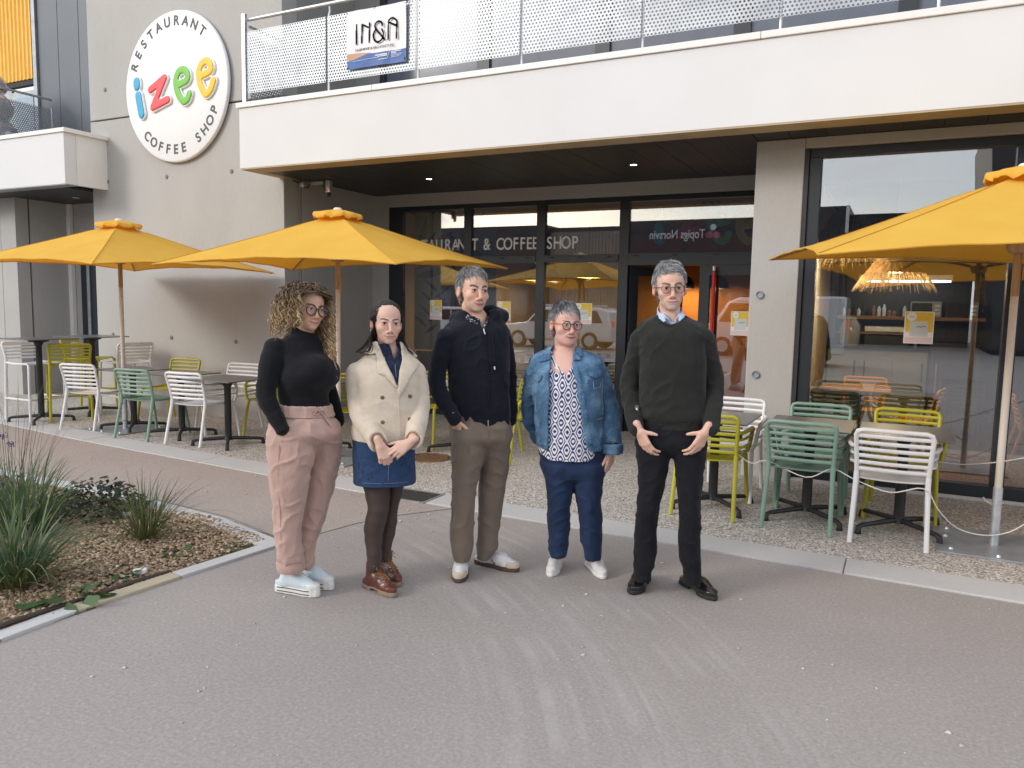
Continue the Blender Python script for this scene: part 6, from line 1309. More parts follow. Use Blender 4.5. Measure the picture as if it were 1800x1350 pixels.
def shoe(par, heel, toe, L, style, name='shoe'):
    """built along +x from heel to toe, then turned into place"""
    a = np.array(heel[:2]); b = np.array(toe[:2]); c = (a + b) / 2; th = math.atan2(b[1] - a[1], b[0] - a[0]); q = L / .27
    S = SDF((-.165, -.07, -.01), (.165, .07, .24), .004); U = S.copy(); sw = .041 if style['w'] == 'w' else .044; sole = style.get('sole', .028)
    sp = [(-.12, 0, .030), (-.06, .002, .033), (.0, .002, .035), (.06, .0, sw), (.095, -.002, .036), (.122, -.004, .018 if style.get('point') else .024)]
    def slab(T, z0, z1, g, k=.012):
        for (x0, y0, r0), (x1, y1, r1) in zip(sp, sp[1:]):
            def fn(x, y, z, x0=x0, y0=y0, r0=r0, x1=x1, y1=y1, r1=r1):
                ex, ey = x1 - x0, y1 - y0; t = np.clip(((x - x0) * ex + (y - y0) * ey) / (ex * ex + ey * ey), 0, 1); d = np.sqrt((x - x0 - t * ex) ** 2 + (y - y0 - t * ey) ** 2) - (r0 + (r1 - r0) * t + g); return np.maximum(d, np.abs(z - (z0 + z1) / 2) - (z1 - z0) / 2)
            T.put(fn, (min(x0, x1) - .06, -.06, z0), (max(x0, x1) + .06, .06, z1), .003)
    slab(S, .0, sole, .003)
    if style.get('heel'): S.put(lambda x, y, z: np.maximum(np.maximum(x - .0, -.045 - x) * 1., .0 * y + np.abs(z - .008) - .0075), (-.045, -.05, 0), (.0, .05, .016), .002, 's') if False else S.cut([(-.055, -.01), (.03, -.01), (.02, .014), (-.05, .014)])
    top = style.get('top', .085)
    slab(U, sole - .012, sole + .022, -.001)
    U.cone((-.085, 0, sole + .02), (.02, .0, sole + .028), .036, .040, .01); U.cone((.02, 0, sole + .024), (.095, -.002, sole + .008), .038, .030, .015); U.ell((.10, -.003, sole + .010), (.030, .028, .020), .015)
    U.cone((-.075, 0, sole + .02), (-.068, 0, top), .037, .040 if top > .12 else .037, .02); U.cone((-.03, 0, sole + .05), (.06, 0, sole + .026), .030, .024, .02); U.above(sole - .004)
    U.f = np.maximum(U.f, U.ax[2][None, None, :] - top); 
    if top > .05: U.ell((-.065, 0, top + .004), (.030, .026, .022), .006, 's')
    root = None
    for nm, T, m in (('upper', U, style['m']), ('sole', S, style['sm'])):
        V, F = T.mesh(); V = V * np.array([q, q, 1]); o = link(name if root is None else nm, np_mesh(nm, V, F, m), par if root is None else root); root = root or o
    root.location = (c[0], c[1], 0.002); root.rotation_euler[2] = th
    if style.get('lace'):
        mb = MB(); n = style.get('nl', 5)
        def uy(x, y):
            i = int((x / q - U.lo[0]) / U.h); j = int((y / q - U.lo[1]) / U.h); col = U.f[min(max(i, 0), U.n[0] - 1), min(max(j, 0), U.n[1] - 1)]; k = np.where(col < 0)[0]; return U.lo[2] + U.h * k[-1] + .003 if len(k) else .05
        for k in range(n):
            x = (.058 - k * style.get('ls', .019)) * q; w = .017 * q; z0 = uy(x, 0); mb.tube([(x, -w, uy(x, -w)), (x - .003, 0, z0 + .002), (x - .012, w, uy(x - .012, w))], .0024, 5); mb.tube([(x, w, uy(x, w)), (x - .003, 0, z0 + .003), (x - .012, -w, uy(x - .012, -w))], .0024, 5)
        x = (.058 - n * style.get('ls', .019)) * q; z0 = uy(x, 0) + .004
        for s in (-1, 1): mb.tube([(x, 0, z0), (x + .008, s * .022, z0 + .012), (x + .022, s * .034, z0 - .004), (x + .012, s * .02, z0 - .002), (x, 0, z0)], .0026, 5); mb.tube([(x, 0, z0), (x + .03, s * .02, z0 - .012), (x + .045, s * .028, z0 - .022)], .0024, 5)
        mb.build('lace', style['lace'], root, smooth=True)
        if style.get('eyelet'):
            mb = MB()
            for k in range(n):
                x = (.058 - k * style.get('ls', .019)) * q
                for s in (-1, 1): mb.lathe([(.0025, .003), (.006, .002), (.006, 0)], 8, (x, s * .02 * q, uy(x, s * .02 * q) - .003))
            mb.build('eyelet', M['galv'], root)
    if style.get('stripe'):
        mb = MB()
        for z in style['stripe_z']:
            for s in (-1, 1): mb.tube([((x) * q, s * (r + .0042) * q + y, z) for x, y, r in sp[:-1]] + [(.142 * q, s * .004, z)], .0023, 5)
        mb.build('stripe', style['stripe'], root)
    if style.get('side'):
        mb = MB()
        for s in (-1, 1): mb.tube([(.028 * q, s * .0385, sole + .042), (.005 * q, s * .041, sole + .004), (-.018 * q, s * .0395, sole + .030)], .0042, 5)
        mb.build('side_mark', style['side'], root)
    if style.get('cap'):
        T = SDF((-.165, -.07, -.01), (.165, .07, .12), .004); T.f = np.maximum(U.f[:, :, :T.n[2]] - .0022, -(T.ax[0][:, None, None] - style.get('cap_x', .072))) if U.f.shape[2] >= T.n[2] else U.f
        T.f = np.maximum(T.f, T.ax[2][None, None, :] - (sole + .03)); V, F = T.mesh(); link('toe_cap', np_mesh('toe_cap', V * np.array([q, q, 1]), F, style['cap']), root)
    return root
def person(label, base, S, tint_fn):
    V, F = S.mesh(relax=1); o = link('person', np_mesh('person', V, F, M['skin'], True, tint_fn(V)), None, (*base[0], 0), base[1]); return tag(o, label, 'person', 'people posing in a row in front of the terrace')
HB = .0034
def cloth(name, col, rough=.85, var=.10, scale=9., bump=.35, bscale=420, sheen=.15, stretch=None): return mat(name, col, rough, var=var, scale=scale, bump=bump, bscale=bscale, sheen=sheen, spec=.25, stretch=stretch)
def legs_loft(S, rows, k=.03, e=2.1):
    S.loft(rows, k, 'u', e)

def inner_body(S, neck, chest, pelvis, knees, ankles, arms, nr=.050, neck_top=None):
    """slim continuous core under the clothes: spine, legs and arms"""
    S.cone(neck_top, neck, nr * .96, nr, .02); S.cone(neck, chest, nr * 1.05, .075, .03); S.cone(chest, pelvis, .075, .075, .02)
    for k, a in zip(knees, ankles):
        hp = (k[0] * .8 + pelvis[0] * .2, k[1] * .8 + pelvis[1] * .2, pelvis[2] - .03); S.cone(pelvis, hp, .06, .05, .02); S.cone(hp, k, .046, .040, .01); S.cone(k, a, .040, .030, .01)
    for sh, el, wr in arms: S.cone(chest, sh, .05, .040, .03); S.cone(sh, el, .034, .030, .01); S.cone(el, wr, .030, .0205, .01)
def hips(R):
    """let the seat of the trousers taper into the legs"""
    R = sorted(R); z, cx, cy, rx, ry = R[0]; return [(z - .055, cx, cy, rx * .72, ry * .50), (z - .022, cx, cy, rx * .92, ry * .88)] + R
WHITE_SHOE = mat('white_leather', (.74, .74, .74), .45, var=.04); LACEW = mat('white_lace', (.76, .75, .73), .8, var=.05); BROWNSOLE = mat('gum_sole', (.095, .055, .04), .6, var=.08)
BLKSHOE = mat('black_leather', (.012, .012, .013), .28, var=.1, coat=.3); BRBOOT = mat('brown_leather', (.115, .036, .022), .36, var=.3, scale=12, bump=.2, bscale=90, coat=.2)
# ------------------------------------------------------------------ woman with curly hair
def build_w1():
    base = ((-2.83, 3.17), 0.72879); J = {'neck': (-0.0073, 0.02, 1.4086), 'nt': (0.0093, 0.0, 1.4433), 'chest': (-0.0318, 0.03, 1.2346), 'pel': (-0.0144, 0.02, 0.9469), 'shR': (-0.1581, -0.035, 1.3496), 'elR': (-0.2152, -0.07, 1.1081), 'wrR': (-0.1245, -0.13, 0.9377), 'shL': (0.0485, 0.06, 1.342), 'elL': (0.1252, 0.17, 1.0792), 'wrL': (0.1677, 0.1, 0.9379), 'eyes': (0.0497, -0.07, 1.5568)}
    J2 = {'kR': (-0.0925, -0.05, 0.5764), 'aR': (-0.0939, -0.03, 0.1513), 'kL': (0.0602, 0.08, 0.5377), 'aL': (-0.0078, 0.09, 0.1256)}
    H = Head(J['eyes'], .46, .04, .13, .98); S = SDF((-.34, -.26, .02), (.34, .30, 1.74), HB)
    H.build(S, jaw=.92, nose=.95, smile=1.); inner_body(S, J['neck'], J['chest'], J['pel'], (J2['kR'], J2['kL']), (J2['aR'], J2['aL']), ((J['shR'], J['elR'], J['wrR']), (J['shL'], J['elL'], J['wrL'])), .047, H.w((0, .015, -.085)))
    wr = np.array(J['wrR']); hand(S, wr, (.30, .40, -1), (.6, .7, 0), 1, (.25, .25, .3, .3), .92, (.7, .6, .2))
    hand(S, np.array(J['wrL']), (-.1, -.02, -1), (-.7, .3, 0), -1, (.3, .3, .3, .3), .92)
    o = person('curly blonde haired woman with round glasses, black jumper and pink trousers, hand in pocket', base, S, lambda V: H.tint(V, (.66, .405, .285), (.10, .055, .035), .9, (.52, .17, .17), teeth=.4))
    # jumper
    T = SDF((-.36, -.28, .85), (.36, .32, 1.55), .005)
    TT = [(-0.0037, 0.02, 1.4289, 0.0523), (-0.0297, 0.02, 1.3982, 0.0913), (-0.049, 0.02, 1.3643, 0.127), (-0.0331, 0.015, 1.3174, 0.1338), (-0.0008, -0.005, 1.2646, 0.1338), (0.0015, -0.015, 1.2112, 0.1416), (-0.0075, 0.0, 1.1554, 0.1401), (-0.0173, 0.01, 1.0998, 0.1313), (-0.0115, 0.01, 1.0516, 0.1292), (-0.0086, 0.01, 1.0103, 0.1261)]
    T.loft(lrows(TT, [.065, .080, .100, .115, .135, .145, .128, .112, .110, .110]), .02, 'u', 2.2)
    B = [(0.0459, -0.1, 1.2388), (0.1089, -0.03, 1.2189)]
    T.ell(B[0], (.085, .075, .075), .05); T.ell(B[1], (.068, .085, .075), .05)
    T.above(1.0326 - .035); base_f = T.copy()
    sleeve(T, [J['shR'], J['elR'], J['wrR']], [.058, .050, .037], .02); sleeve(T, [J['shL'], J['elL'], J['wrL']], [.056, .046, .036], .02)
    nk = [(-0.0399, 0.03, 1.4248), (0.0286, -0.02, 1.4207), (-0.0106, 0.0, 1.3994)]
    c = H.w((0, .018, -.118)); c2 = (np.array(J['neck']) + c) / 2
    T.cone(J['neck'], c, .068, .060, .03); T.plane(H.w((0, 0, -.113)), H.R @ np.array([0, -.25, 1])) if False else None
    zc = H.w((0, .0, -.118)); T.plane(zc, (0.28, -.12, 1.0))
    bm = cloth('black_rib_knit', (.0085, .009, .012), .92, .2, 40, .6, 130, .08, (1, 1, .12)); j = garment('jumper', T, bm, o, (.0035, (10, 10, 20), 1, 2.))
    # trousers
    P = SDF((-.36, -.28, .06), (.36, .32, 1.06), .005)
    R0 = [(-0.0099, 0.01, 1.0447, 0.1329), (-0.0093, 0.01, 1.0206, 0.1363), (-0.0088, 0.01, 0.9966, 0.141), (-0.007, 0.01, 0.9483, 0.1692), (-0.011, 0.01, 0.8861, 0.1931)]
    P.loft(hips(lrows(R0, [.115, .116, .120, .145, .150])), .02, 'u', 2.2)
    LR = [(-0.0858, 0.0, 0.9446, 0.101), (-0.0878, -0.02, 0.8725, 0.1221), (-0.0825, -0.035, 0.8135, 0.1262), (-0.0898, -0.05, 0.7002, 0.1108), (-0.0941, -0.05, 0.5627, 0.0903), (-0.1028, -0.045, 0.4371, 0.0756), (-0.1049, -0.04, 0.3172, 0.0687), (-0.0927, -0.03, 0.243, 0.0717), (-0.0899, -0.03, 0.2005, 0.0685), (-0.0902, -0.03, 0.1793, 0.0527), (-0.0905, -0.03, 0.1475, 0.0528)]
    LL = [(0.0724, 0.02, 0.9381, 0.0902), (0.0887, 0.05, 0.8558, 0.1006), (0.1008, 0.07, 0.7882, 0.0864), (0.0834, 0.09, 0.6635, 0.0834), (0.0518, 0.1, 0.5188, 0.0802), (0.0244, 0.1, 0.3899, 0.0709), (-0.0044, 0.1, 0.2681, 0.052), (-0.0098, 0.1, 0.2101, 0.0391), (-0.0122, 0.1, 0.1664, 0.0316), (-0.0109, 0.1, 0.1517, 0.0261), (-0.0112, 0.1, 0.1225, 0.0261)]
    legs_loft(P, lrows(LR, [.120, .128, .118, .108, .100, .092, .088, .086, .080, .062, .060])); legs_loft(P, lrows(LL, [.120, .125, .115, .105, .097, .088, .080, .070, .062, .055, .055]), .02)
    pm = cloth('pink_corduroy', (.50, .335, .285), .85, .09, 14, .5, 160, .3, (1, 1, .25))
    pt = garment('trousers', P, pm, o, (.0085, (15, 15, 17), 4, 2.6))
    for T_, nm in ((LR, 0), (LL, 1)):
        q = T_[-2]; w = q[3] + .014; mb = MB(); mb.lathe([(w - .012, -.045), (w + .002, -.050), (w + .009, -.035), (w + .010, .0), (w + .004, .018), (w - .008, .020)], 28, (q[0], q[1], q[2] + .012)); mb.build('turn_up', pm, pt, smooth=True)
    wb = P.copy(); wb.f[:] = .35
    zs = [1.051, 0.9989]
    wb.patch(P, [(-.3, zs[1] - .004), (.3, zs[1] - .02), (.3, zs[0] - .012), (-.3, zs[0] + .004)], .004, .012); garment('waistband', wb, pm, pt, (.005, (60, 60, 3), 3, 1.))
    D = [(0.0312, 1.0257), (0.0569, 1.0319), (0.0697, 1.015), (0.0535, 1.0052), (0.0362, 1.0089), (0.044, 1.0221), (0.0826, 1.0281), (0.0954, 1.0078), (0.0889, 0.9945), (0.0697, 1.015), (0.0889, 0.9945), (0.1049, 0.974), (0.1275, 0.9466)]
    stitch(P, D, pm, pt, .006, 'drawstring', .018)
    sx = [(-0.1399, 0.853), (-0.1448, 0.753), (-0.1442, 0.5849), (-0.1394, 0.4491), (-0.1381, 0.3468), (-0.1248, 0.2706)]; stitch(P, sx, pm, pt, .0022)
    fly = [(0.0646, 0.8993), (0.0461, 0.839), (0.0263, 0.7787)]; stitch(P, fly, pm, pt, .002)
    pk = [(-0.0886, 0.9729), (-0.1028, 0.9335), (-0.1287, 0.8711)]; stitch(P, pk, pm, pt, .005, 'pocket_edge', .002)
    st = dict(w='w', sole=.042, top=.125, m=mat('pale_blue_canvas', (.60, .70, .76), .8, var=.04), sm=mat('white_rubber', (.74, .73, .70), .5, var=.03), lace=LACEW, nl=6, ls=.017, stripe=M['rubber'], stripe_z=(.034, .014), cap=bpy.data.materials.get('white_rubber'), cap_x=.078)
    st['cap'] = st['sm']; G = {'a': (-0.1109, 0.0, 0.0071), 'b': (0.0217, 0.0, -0.0199), 'c': (-0.0233, 0.0, 0.0454), 'd': (0.0861, 0.0, 0.0205)}
    gl = [(-0.127, 0.0396), (0.0184, -0.0515), (-0.0303, 0.1437), (0.0932, 0.0451)]
    shoe(o, gl[0], gl[1], .25, st, 'sneaker'); shoe(o, gl[2], gl[3], .25, st, 'sneaker')
    H.eyes(o, (.05, .035, .02), (.25, 0)); H.glasses(o, .0285, mat('tortoise_frame', (.035, .018, .012), .25, var=.5, scale=60), .0030, mat('grey_temple', (.38, .40, .40), .4, var=0), -.006, .0355)
    # curls: cap, then long coiled locks
    h = SDF((-.13, -.14, -.16), (.13, .16, .17), .006); h.ell((0, .018, .034), (.084, .101, .091), .01); h.ell((0, .05, -.04), (.092, .075, .09), .04); h.ell((0, -.115, -.030), (.066, .098, .104), .012, 's'); h.ell((0, -.09, -.12), (.07, .08, .09), .02, 's')
    V, F = h.mesh(relax=2); N = normals(V, F); V = V + N * (.016 * (vnoise(V * 45) - .5))[:, None]
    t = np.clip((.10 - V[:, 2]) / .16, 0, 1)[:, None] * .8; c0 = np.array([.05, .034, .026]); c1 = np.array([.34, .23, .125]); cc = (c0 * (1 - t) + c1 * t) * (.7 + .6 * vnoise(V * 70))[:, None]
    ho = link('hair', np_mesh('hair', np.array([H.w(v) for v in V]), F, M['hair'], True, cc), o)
    rr = np.random.default_rng(4); n = 620; a = rr.uniform(0, 2 * PI, n); el = rr.uniform(-.1, 1.35, n); p = np.stack([.086 * np.cos(a) * np.cos(el), .018 + .102 * np.sin(a) * np.cos(el), .034 + .094 * np.sin(el)], 1)
    keep = ~((p[:, 1] < -.035) & (p[:, 2] < .072)); p = p[keep]; n = len(p); K = 34; u = np.linspace(0, 1, K); rightside = p[:, 0] > .0
    L = np.where(rightside, rr.uniform(.26, .52, n), rr.uniform(.16, .27, n)); L = np.where((p[:, 1] > .04) & ~rightside, rr.uniform(.18, .28, n), L)
    out = p.copy(); out[:, 2] = 0; out /= np.linalg.norm(out, axis=1, keepdims=True) + 1e-6; side = np.sign(p[:, 0])
    Pm = np.zeros((n, K, 3)); spread = np.where(rightside, rr.uniform(.012, .048, n), rr.uniform(.02, .085, n))
    for k in range(K):
        q = u[k]; arc = np.minimum(q * L / .10, 1.0); fall = np.clip(q * L - .07, 0, 9)
        Pm[:, k] = p + out * (np.sin(arc * 1.45) * spread)[:, None]; Pm[:, k, 2] += .016 * np.sin(arc * PI) * np.clip(p[:, 2] * 10, 0, 1) - fall - .02 * q
        Pm[:, k, 0] += side * fall * np.where(rightside, .04, .14); Pm[:, k, 1] += np.where(rightside, -.16 * fall, .06 * fall) + .0
        # keep off the face
        f = (np.abs(Pm[:, k, 0]) < .084) & (Pm[:, k, 1] < .015) & (Pm[:, k, 2] < .082); Pm[f, k, 0] = np.where(side[f] >= 0, .080, -.088) + side[f] * .01; Pm[f, k, 1] += np.where(side[f] >= 0, .01, .035)
    hr = rr.uniform(.005, .016, n)[:, None] * np.clip(u * 4, 0, 1)[None]; ph = rr.uniform(0, 6.28, n)[:, None] + u[None] * L[:, None] / rr.uniform(.045, .09, n)[:, None] * 2 * PI
    Pm[:, :, 0] += hr * np.cos(ph); Pm[:, :, 1] += hr * np.sin(ph)
    for _ in range(2): Pm += np.cumsum(rr.normal(0, .0011, Pm.shape), 1) * .5
    Wp = H.o + Pm * 1.0 @ np.array(Matrix.Rotation(.46, 3, 'Z') @ Matrix.Rotation(.06, 3, 'Y')).T
    V2, F2 = strands(Wp, rr.uniform(.0013, .0034, n)[:, None] * np.array([1] * (K - 4) + [.9, .75, .5, .25])[None])
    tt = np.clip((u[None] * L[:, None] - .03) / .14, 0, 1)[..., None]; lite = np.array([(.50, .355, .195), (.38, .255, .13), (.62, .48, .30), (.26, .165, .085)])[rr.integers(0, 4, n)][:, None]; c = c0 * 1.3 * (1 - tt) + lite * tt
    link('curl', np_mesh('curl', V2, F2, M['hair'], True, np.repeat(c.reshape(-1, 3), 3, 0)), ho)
build_w1()
# ------------------------------------------------------------------ woman in beige coat
def build_w2():
    base = ((-2.5, 3.43), 0.62984); J = {'neck': (0.0226, 0.02, 1.3233), 'chest': (0.0163, 0.02, 1.142), 'pel': (-0.0072, 0.02, 0.8319), 'shR': (-0.1566, -0.01, 1.2173), 'elR': (-0.1388, -0.05, 1.005), 'wrR': (-0.0329, -0.215, 0.8711), 'shL': (0.1667, -0.01, 1.2222), 'elL': (0.1887, -0.04, 1.0303), 'wrL': (0.1344, -0.215, 0.8795), 'eyes': (0.0217, -0.07, 1.4888)}
    J2 = {'aR': (-0.0627, -0.02, 0.1221), 'aL': (0.0012, 0.07, 0.1475)}
    H = Head(J['eyes'], .20, .03, .02, 1.0); S = SDF((-.36, -.34, .02), (.36, .24, 1.66), HB)
    H.build(S, jaw=1.0, nose=.98, smile=.9); LR = [(-0.0653, 0, 0.7124, 0.0721), (-0.0495, -0.01, 0.6148, 0.074), (-0.0422, -0.02, 0.5388, 0.0633), (-0.0379, -0.03, 0.47, 0.0537), (-0.0517, -0.02, 0.4032, 0.0537), (-0.064, -0.01, 0.3503, 0.0508), (-0.0664, -0.01, 0.2855, 0.0437), (-0.0638, -0.02, 0.2163, 0.0357), (-0.062, -0.02, 0.1366, 0.0326)]
    LL = [(0.0839, 0.03, 0.7038, 0.063), (0.064, 0.04, 0.601, 0.04), (0.0503, 0.05, 0.5192, 0.0345), (0.0383, 0.05, 0.4466, 0.0279), (0.0282, 0.06, 0.371, 0.0347), (0.0172, 0.07, 0.2949, 0.0334), (0.0046, 0.07, 0.2214, 0.0263), (-0.001, 0.07, 0.1476, 0.0207)]
    inner_body(S, J['neck'], J['chest'], J['pel'], [], [], ((J['shR'], J['elR'], J['wrR']), (J['shL'], J['elL'], J['wrL'])), .047, H.w((0, .015, -.085)))
    for T_ in (LR, LL):
        for a, b in zip(T_, T_[1:]): S.cone(a[:3], b[:3], a[3], b[3], .008)
        S.cone(J['pel'], T_[0][:3], .075, T_[0][3], .03)
    hk = {'a': (-0.0328, -0.225, 0.8663), 'b': (0.1308, -0.225, 0.8746)}
    hand(S, hk['a'], (.34, -.10, -.80), (-.15, .85, -.25), 1, ((.55, .9, .6), (.6, .95, .6), (.6, .95, .6), (.6, .95, .6)), .92, (.75, .45, -.1), .04)
    hand(S, hk['b'], (-.80, -.16, -.50), (.05, .9, -.35), -1, ((.15, .30, .2), (.2, .35, .25), (.45, .55, .35), (.55, .6, .4)), .92, (.8, .45, .1), .05)
    leg_top = LR[0][2]
    def tn(V):
        C = H.tint(V, (.68, .44, .35), (.06, .035, .028), .8, (.54, .23, .21), teeth=.35); 
        return C
    o = person('dark haired woman in cropped beige coat, denim skirt and black tights, hands clasped', base, S, tn)
    tg = SDF((-.25, -.2, .06), (.25, .2, .86), .005)
    for T_ in (LR, LL):
        for a, b in zip(T_, T_[1:]): tg.cone(a[:3], b[:3], a[3] + .003, b[3] + .003, .008)
    tm = bpy.data.materials.new('sheer_tights'); tm.use_nodes = True; n, l, b = nodes(tm); b.inputs['Base Color'].default_value = (.018, .014, .014, 1); b.inputs['Roughness'].default_value = .6; b.inputs['Sheen Weight'].default_value = .15
    tr = n.new('ShaderNodeBsdfTransparent'); x = n.new('ShaderNodeMixShader'); x.inputs[0].default_value = .27; l.new(b.outputs[0], x.inputs[1]); l.new(tr.outputs[0], x.inputs[2]); l.new(x.outputs[0], n['Material Output'].inputs['Surface'])
    garment('tights', tg, tm, o, None, 2)
    # skirt
    K = SDF((-.28, -.26, .5), (.28, .26, 1.0), .005); SR = [(-0.0135, 0.01, 0.9854, 0.1442), (-0.0132, 0.01, 0.9151, 0.1617), (-0.0106, 0.01, 0.8443, 0.1678), (-0.0082, 0.0, 0.747, 0.1693), (-0.0064, 0.0, 0.6759, 0.1699), (-0.0049, 0.0, 0.6145, 0.1709)]
    K.loft(lrows(SR, [.125, .135, .145, .148, .150, .152]), .01, 'u', 2.5); Kc = K.copy(); Kc.f += .006; zb = SR[-1][2]; Kc.f = np.maximum(Kc.f, Kc.ax[2][None, None, :] - zb - .16); K.f = np.maximum(K.f, -Kc.f)
    dn = cloth('navy_denim', (.026, .058, .135), .85, .10, 40, .4, 300, .05); sk = garment('skirt', K, dn, o, (.004, (9, 9, 14), 2, 2.), 1)
    thr = mat('denim_thread', (.16, .20, .30), .8, var=0); xs = np.linspace(-.155, .155, 15); stitch(K, [(x + (SR[-1][0]), zb + .022) for x in xs], thr, sk, .0012); stitch(K, [(0.0232, 0.7836), (0.0147, 0.7288), (0.0135, 0.6531)], thr, sk, .0016); stitch(K, [(x + SR[-1][0], zb + .003) for x in xs], dn, sk, .004, 'hem', -.001)
    # shirt under the coat
    B = SDF((-.30, -.24, .85), (.30, .26, 1.50), .005); BR = [(0.0192, 0.02, 1.3786, 0.0513), (0.0228, 0.02, 1.3441, 0.0753), (0.0233, 0.01, 1.2962, 0.1299), (0.0169, 0.0, 1.2207, 0.1502), (0.0172, 0.0, 1.0813, 0.1507), (0.0109, 0.0, 0.9059, 0.1582), (-0.0027, 0.01, 0.8124, 0.1587)]
    B.loft(lrows(BR, [.062, .066, .095, .120, .128, .130, .135]), .02); B.cut([(-0.0081, 1.4115), (0.0286, 1.3446), (0.0488, 1.2738), (0.0686, 1.3382), (0.0817, 1.4125)], ymax=.0)
    dns = cloth('dark_denim_shirt', (.014, .024, .058), .8, .35, 30, .4, 260, .05); sh = garment('shirt', B, dns, o, (.004, (16, 16, 20), 6))
    Bb = SDF((-.30, -.24, .85), (.30, .26, 1.50), .005); Bb.loft(lrows(BR, [.062, .066, .095, .120, .128, .130, .135]), .02); cl = Bb.copy(); cl.f[:] = .35
    for pg in [[(-0.0345, 1.3776), (0.002, 1.3444), (0.0101, 1.3175), (-0.0165, 1.3105), (-0.0344, 1.344)], [(0.0685, 1.372), (0.0819, 1.3654), (0.0834, 1.3316), (0.0688, 1.2909), (0.0554, 1.3178), (0.0632, 1.3517)]]: cl.patch(Bb, pg, .008, .007, ymax=.02)
    garment('collar', cl, dns, sh); stitch(Bb, [(0.0486, 1.272), (0.0541, 1.2113), (0.061, 1.1571)], thr, sh, .002)
    # coat
    T = SDF((-.38, -.36, .80), (.38, .26, 1.52), .005); TR = [(0.016, 0.03, 1.3642, 0.0754), (0.018, 0.03, 1.3296, 0.1046), (0.0168, 0.02, 1.292, 0.1507), (0.0104, 0.01, 1.2545, 0.1845), (0.0141, 0.0, 1.1859, 0.1913), (0.0156, 0.0, 1.0814, 0.1898), (0.0139, 0.0, 0.9762, 0.1909), (0.0101, 0.0, 0.8777, 0.1941), (0.0107, 0.0, 0.8551, 0.1921)]
    T.loft(lrows(TR, [.078, .090, .108, .122, .140, .150, .155, .156, .156]), .02, 'u', 2.4); tz = TR[-1][2]; T.above(tz); tf = T.copy()
    V0 = [(-0.0405, 1.4006), (-0.034, 1.3643), (0.0153, 1.255), (0.0618, 1.1533), (0.076, 1.2419), (0.0836, 1.2955), (0.0808, 1.3488), (0.0707, 1.4019)]
    T.cut(V0, ymax=.02); sl1, r1 = sleeve(T, [J['shR'], J['elR'], (-0.0379, -0.2, 0.8678)], [.056, .060, .050], .015); sleeve(T, [J['shL'], J['elL'], (0.1458, -0.2, 0.8781)], [.050, .054, .048], .015)
    T.cone(J['neck'], H.w((0, .02, -.10)), .058, .054, .004, 's')
    for q, wv in ((J['wrR'], (-0.0379, -0.2, 0.8678)), (J['wrL'], (0.1458, -0.2, 0.8781))): pass
    for c, f in ((hk['a'], (.34, -.10, -.80)), (hk['b'], (-.55, -.2, -.62))): c = np.array(c); f = np.array(f) / np.linalg.norm(f); T.cone(c - f * .02, c + f * .12, .040, .044, .006, 's')
    cm = cloth('beige_wool', (.62, .535, .435), .95, .05, 30, .35, 180, .35); ct = garment('coat', T, cm, o, (.006, (11, 11, 9), 3, 1.8))
    cl = tf.copy(); cl.f[:] = .35
    P2 = [[(-0.0633, 1.4037), (-0.034, 1.361), (0.0153, 1.255), (0.0618, 1.1533), (0.0538, 1.1506), (-0.001, 1.2115), (-0.0423, 1.228), (-0.0528, 1.321)], [(-0.0516, 1.4104), (-0.0646, 1.3871), (-0.0925, 1.3604), (-0.136, 1.3257), (-0.125, 1.3191), (-0.0528, 1.3264), (-0.034, 1.3544)], [(0.0707, 1.4052), (0.0834, 1.3488), (0.085, 1.2955), (0.076, 1.2285), (0.0632, 1.1345), (0.0686, 1.0941), (0.1081, 1.1615), (0.1344, 1.2086), (0.1818, 1.2747), (0.1071, 1.3557)], [(0.0707, 1.4085), (0.0873, 1.3755), (0.1902, 1.3096), (0.1603, 1.306), (0.1072, 1.3357), (0.0821, 1.3555)]]
    for i, pg in enumerate(P2): cl.patch(tf, pg, .011 + .008 * (i in (1, 3)), .011, ymax=.05)
    garment('lapel', cl, cm, ct, (.003, (20, 20, 20), 1))
    op = [(0.0615, 1.1502), (0.0664, 1.0697), (0.0707, 0.9889), (0.0724, 0.8909)]; stitch(tf, op, cm, ct, .004, 'front_edge', .002)
    ed2 = [(-0.1801, 0.91), (-0.1085, 0.8925), (-0.0299, 0.8871), (0.0724, 0.8848)]; stitch(tf, [(x, z + .008) for x, z in ed2], cm, ct, .004, 'hem', .0)
    hb = mat('horn_button', (.17, .11, .065), .3, var=.4, scale=90)
    for x, z in [(-0.0171, 1.1), (0.129, 1.1046), (-0.0156, 0.9692), (0.1257, 0.9819)]: button(tf, x, z, .011, hb, ct)
    for pg in [[(-0.1889, 1.2621), (-0.1406, 1.2426), (-0.1018, 1.2097)], [(0.193, 1.2576), (0.1733, 1.2308), (0.1603, 1.1905)]]: pass
    st = dict(w='w', sole=.026, top=.155, m=BRBOOT, sm=mat('boot_sole', (.26, .19, .13), .6, var=.1), lace=mat('orange_lace', (.34, .14, .04), .7, var=.2), nl=6, ls=.016, eyelet=1, heel=1)
    gl = [(-0.0799, 0.0101), (0.0208, -0.1041), (-0.0012, 0.2034), (0.0599, 0.0569)]
    shoe(o, gl[0], gl[1], .245, st, 'boot'); shoe(o, gl[2], gl[3], .245, st, 'boot')
    H.eyes(o, (.06, .045, .025), (.02, 0))
    for q in (-1,): mb = MB(); c = H.w((q * .085, .0, -.044)); mb.lathe([(0, -.006), (.005, 0), (0, .006)], 10, tuple(c)); mb.build('earring', M['galv'], o)
    rgm = mat('gold_ring', (.55, .36, .12), .25, metal=.9, var=0)
